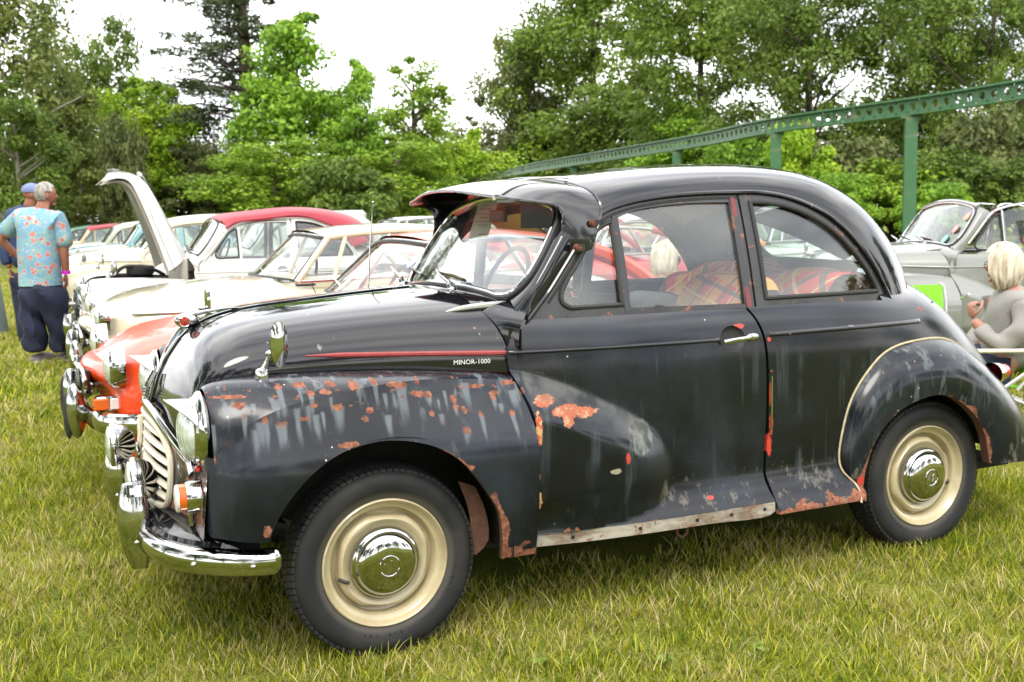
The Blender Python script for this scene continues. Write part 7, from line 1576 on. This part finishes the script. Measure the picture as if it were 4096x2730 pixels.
wr, WB = woman((4.84, 1.16, -.235), math.radians(-24.6), 'pale blonde woman in grey hooded sweatshirt sitting at the right edge holding a pen-like stick')
wr.rotation_euler[2] = math.radians(-30)
def glasses(c, fa, parent, dark):
    g = G(); 
    for s_ in (-1, 1): g.add(tube([(.098, s_*.033+.026*math.cos(a), .012+.021*math.sin(a)) for a in np.linspace(0, 6.283, 16, endpoint=False)], .0025, 5, closed=True, up=(1, 0, 0))); g.add(tube([(.095, s_*.062, .016), (.0, s_*.082, .012)], .0025, 5))
    link('glasses', g.tf(T(c, rz=fa)), M_rub, parent)
    if dark:
        for s_ in (-1, 1): link('dark_lens', ell((.097, s_*.033, .012), (.004, .025, .020), 14, 8).tf(T(c, rz=fa)), simple('sunglass_lens', (.01, .01, .012), .08), parent)
glasses((-.035, 0, 1.185), math.radians(138), wr, False)
pn = link('pen', tube([(.02, 0, -.06), (0, 0, 0), (-.02, 0, .075)], .009, 8).tf(T((0, 0, 0))), simple('silver_pen', (.5, .5, .52), .3, .6)); 
Mw = Matrix.Translation((4.84, 1.16, 0))@Matrix.Rotation(math.radians(-30), 4, 'Z'); pp = Mw@Vector((-.31, -.105, .765)); pn.location = pp; pn.rotation_euler = (math.radians(62), math.radians(-25), 0); tag(pn, 'slim silver and black stick held near the mouth of the grey-hooded woman', 'pen')
w2p = at_ray(2650, 1050, 8.0); w2_, _ = woman((w2p.x, w2p.y, -.235), math.radians(180+2), 'blonde woman in dark round sunglasses seen through the car door window', hood=False); glasses((-.035, 0, 1.185), math.radians(162), w2_, True)
w2_.location.z = -.205
# ---- folding chairs
M_lime = simple('lime_green_canvas', (.20, .62, .02), .7, var=.06); M_tube = simple('grey_chair_tube', (.55, .56, .56), .3, .5); M_arm = simple('cream_plastic_arm', (.68, .62, .48), .5)
def chair(loc, rz, label, w=.50, h=.86):
    r = thing('folding_chair', label, 'chair', loc, rz, 'green folding chairs')
    def sheet(a, b, c, d):
        g = grid(lambda u, v: (np.array(a)*(1-u)[:, None]+np.array(b)*u[:, None])*(1-v)[:, None]+(np.array(d)*(1-u)[:, None]+np.array(c)*u[:, None])*v[:, None]-np.array([0, 0, .02])*(np.sin(u*math.pi)*np.sin(v*math.pi))[:, None], 0, 1, 8, 0, 1, 8); g.add(G(g.V+np.array([.004, 0, -.004]), [tuple(reversed(f)) for f in g.F])); return g
    link('seat', sheet((-.40, -w/2, .23), (-.40, w/2, .23), (.02, w/2, .19), (.02, -w/2, .19)), M_lime, r)
    link('backrest', sheet((.06, -w/2, .27), (.06, w/2, .27), (.17, w/2, h), (.17, -w/2, h)), M_lime, r)
    for s_ in (-1, 1):
        y = s_*(w/2+.012); link('back_tube', tube(cr([(-.02, y, .18), (.07, y, .30), (.18, y, h-.02), (.185, y-s_*.03, h+.01)], 4), .012, 8), M_tube, r); link('leg', tube([(-.38, y, .25), (.24, y, .012)], .012, 8), M_tube, r); link('leg', tube([(.06, y+s_*.015, .32), (-.36, y+s_*.015, .012)], .012, 8), M_tube, r)
        link('armrest', box(-.36, .12, y-.022, y+.022, .42, .445, .008), M_arm, r); link('arm_post', tube([(-.30, y, .23), (-.28, y, .43)], .010, 8), M_tube, r)
    return r
chair((4.84, 1.16, 0), math.radians(-30), 'lime green folding chair with cream armrests under the grey-hooded woman', h=.60)
chair((4.62, 1.78, 0), math.radians(62), 'empty lime green folding chair beside the rear of the black saloon', .56, .80)
# ---- tapered post at the left edge
bo_ = lathe([(.30, 0), (.285, .1), (.22, .80), (.215, .82)], 28, 'z'); bl2 = thing('bin', 'grey-green tapered litter bin with cream top cut off by the left edge', 'bin', (-1.56, 11.2, 0)); link('bin_body', bo_, simple('grey_green_plastic', (.12, .15, .14), .5), bl2); link('bin_top', lathe([(.235, .80), (.24, .86), (.22, .96), (.0, 1.0)], 28, 'z'), simple('cream_plastic', (.6, .57, .45), .5), bl2)
# hide nothing: lorry box behind the red hood
vp = at_ray(1250, 880, 24); vn = thing('white_van', 'plain white box van standing behind the red folding hood', 'van', (vp.x, vp.y, 0)); link('van_body', box(-1.3, 1.05, -.9, .9, .5, 1.66, .08), whitep, vn); link('van_cab', box(-2.5, -1.25, -.85, .85, .45, 1.3, .2), whitep, vn)
for x_ in (-1.9, .4):
    for y_ in (-.85, .85): w_ = bpy.data.objects.new('wheel', sp_cache['wm']); C.objects.link(w_); w_.parent = vn; w_.location = (x_, y_-(.1 if y_ > 0 else 0), .29)
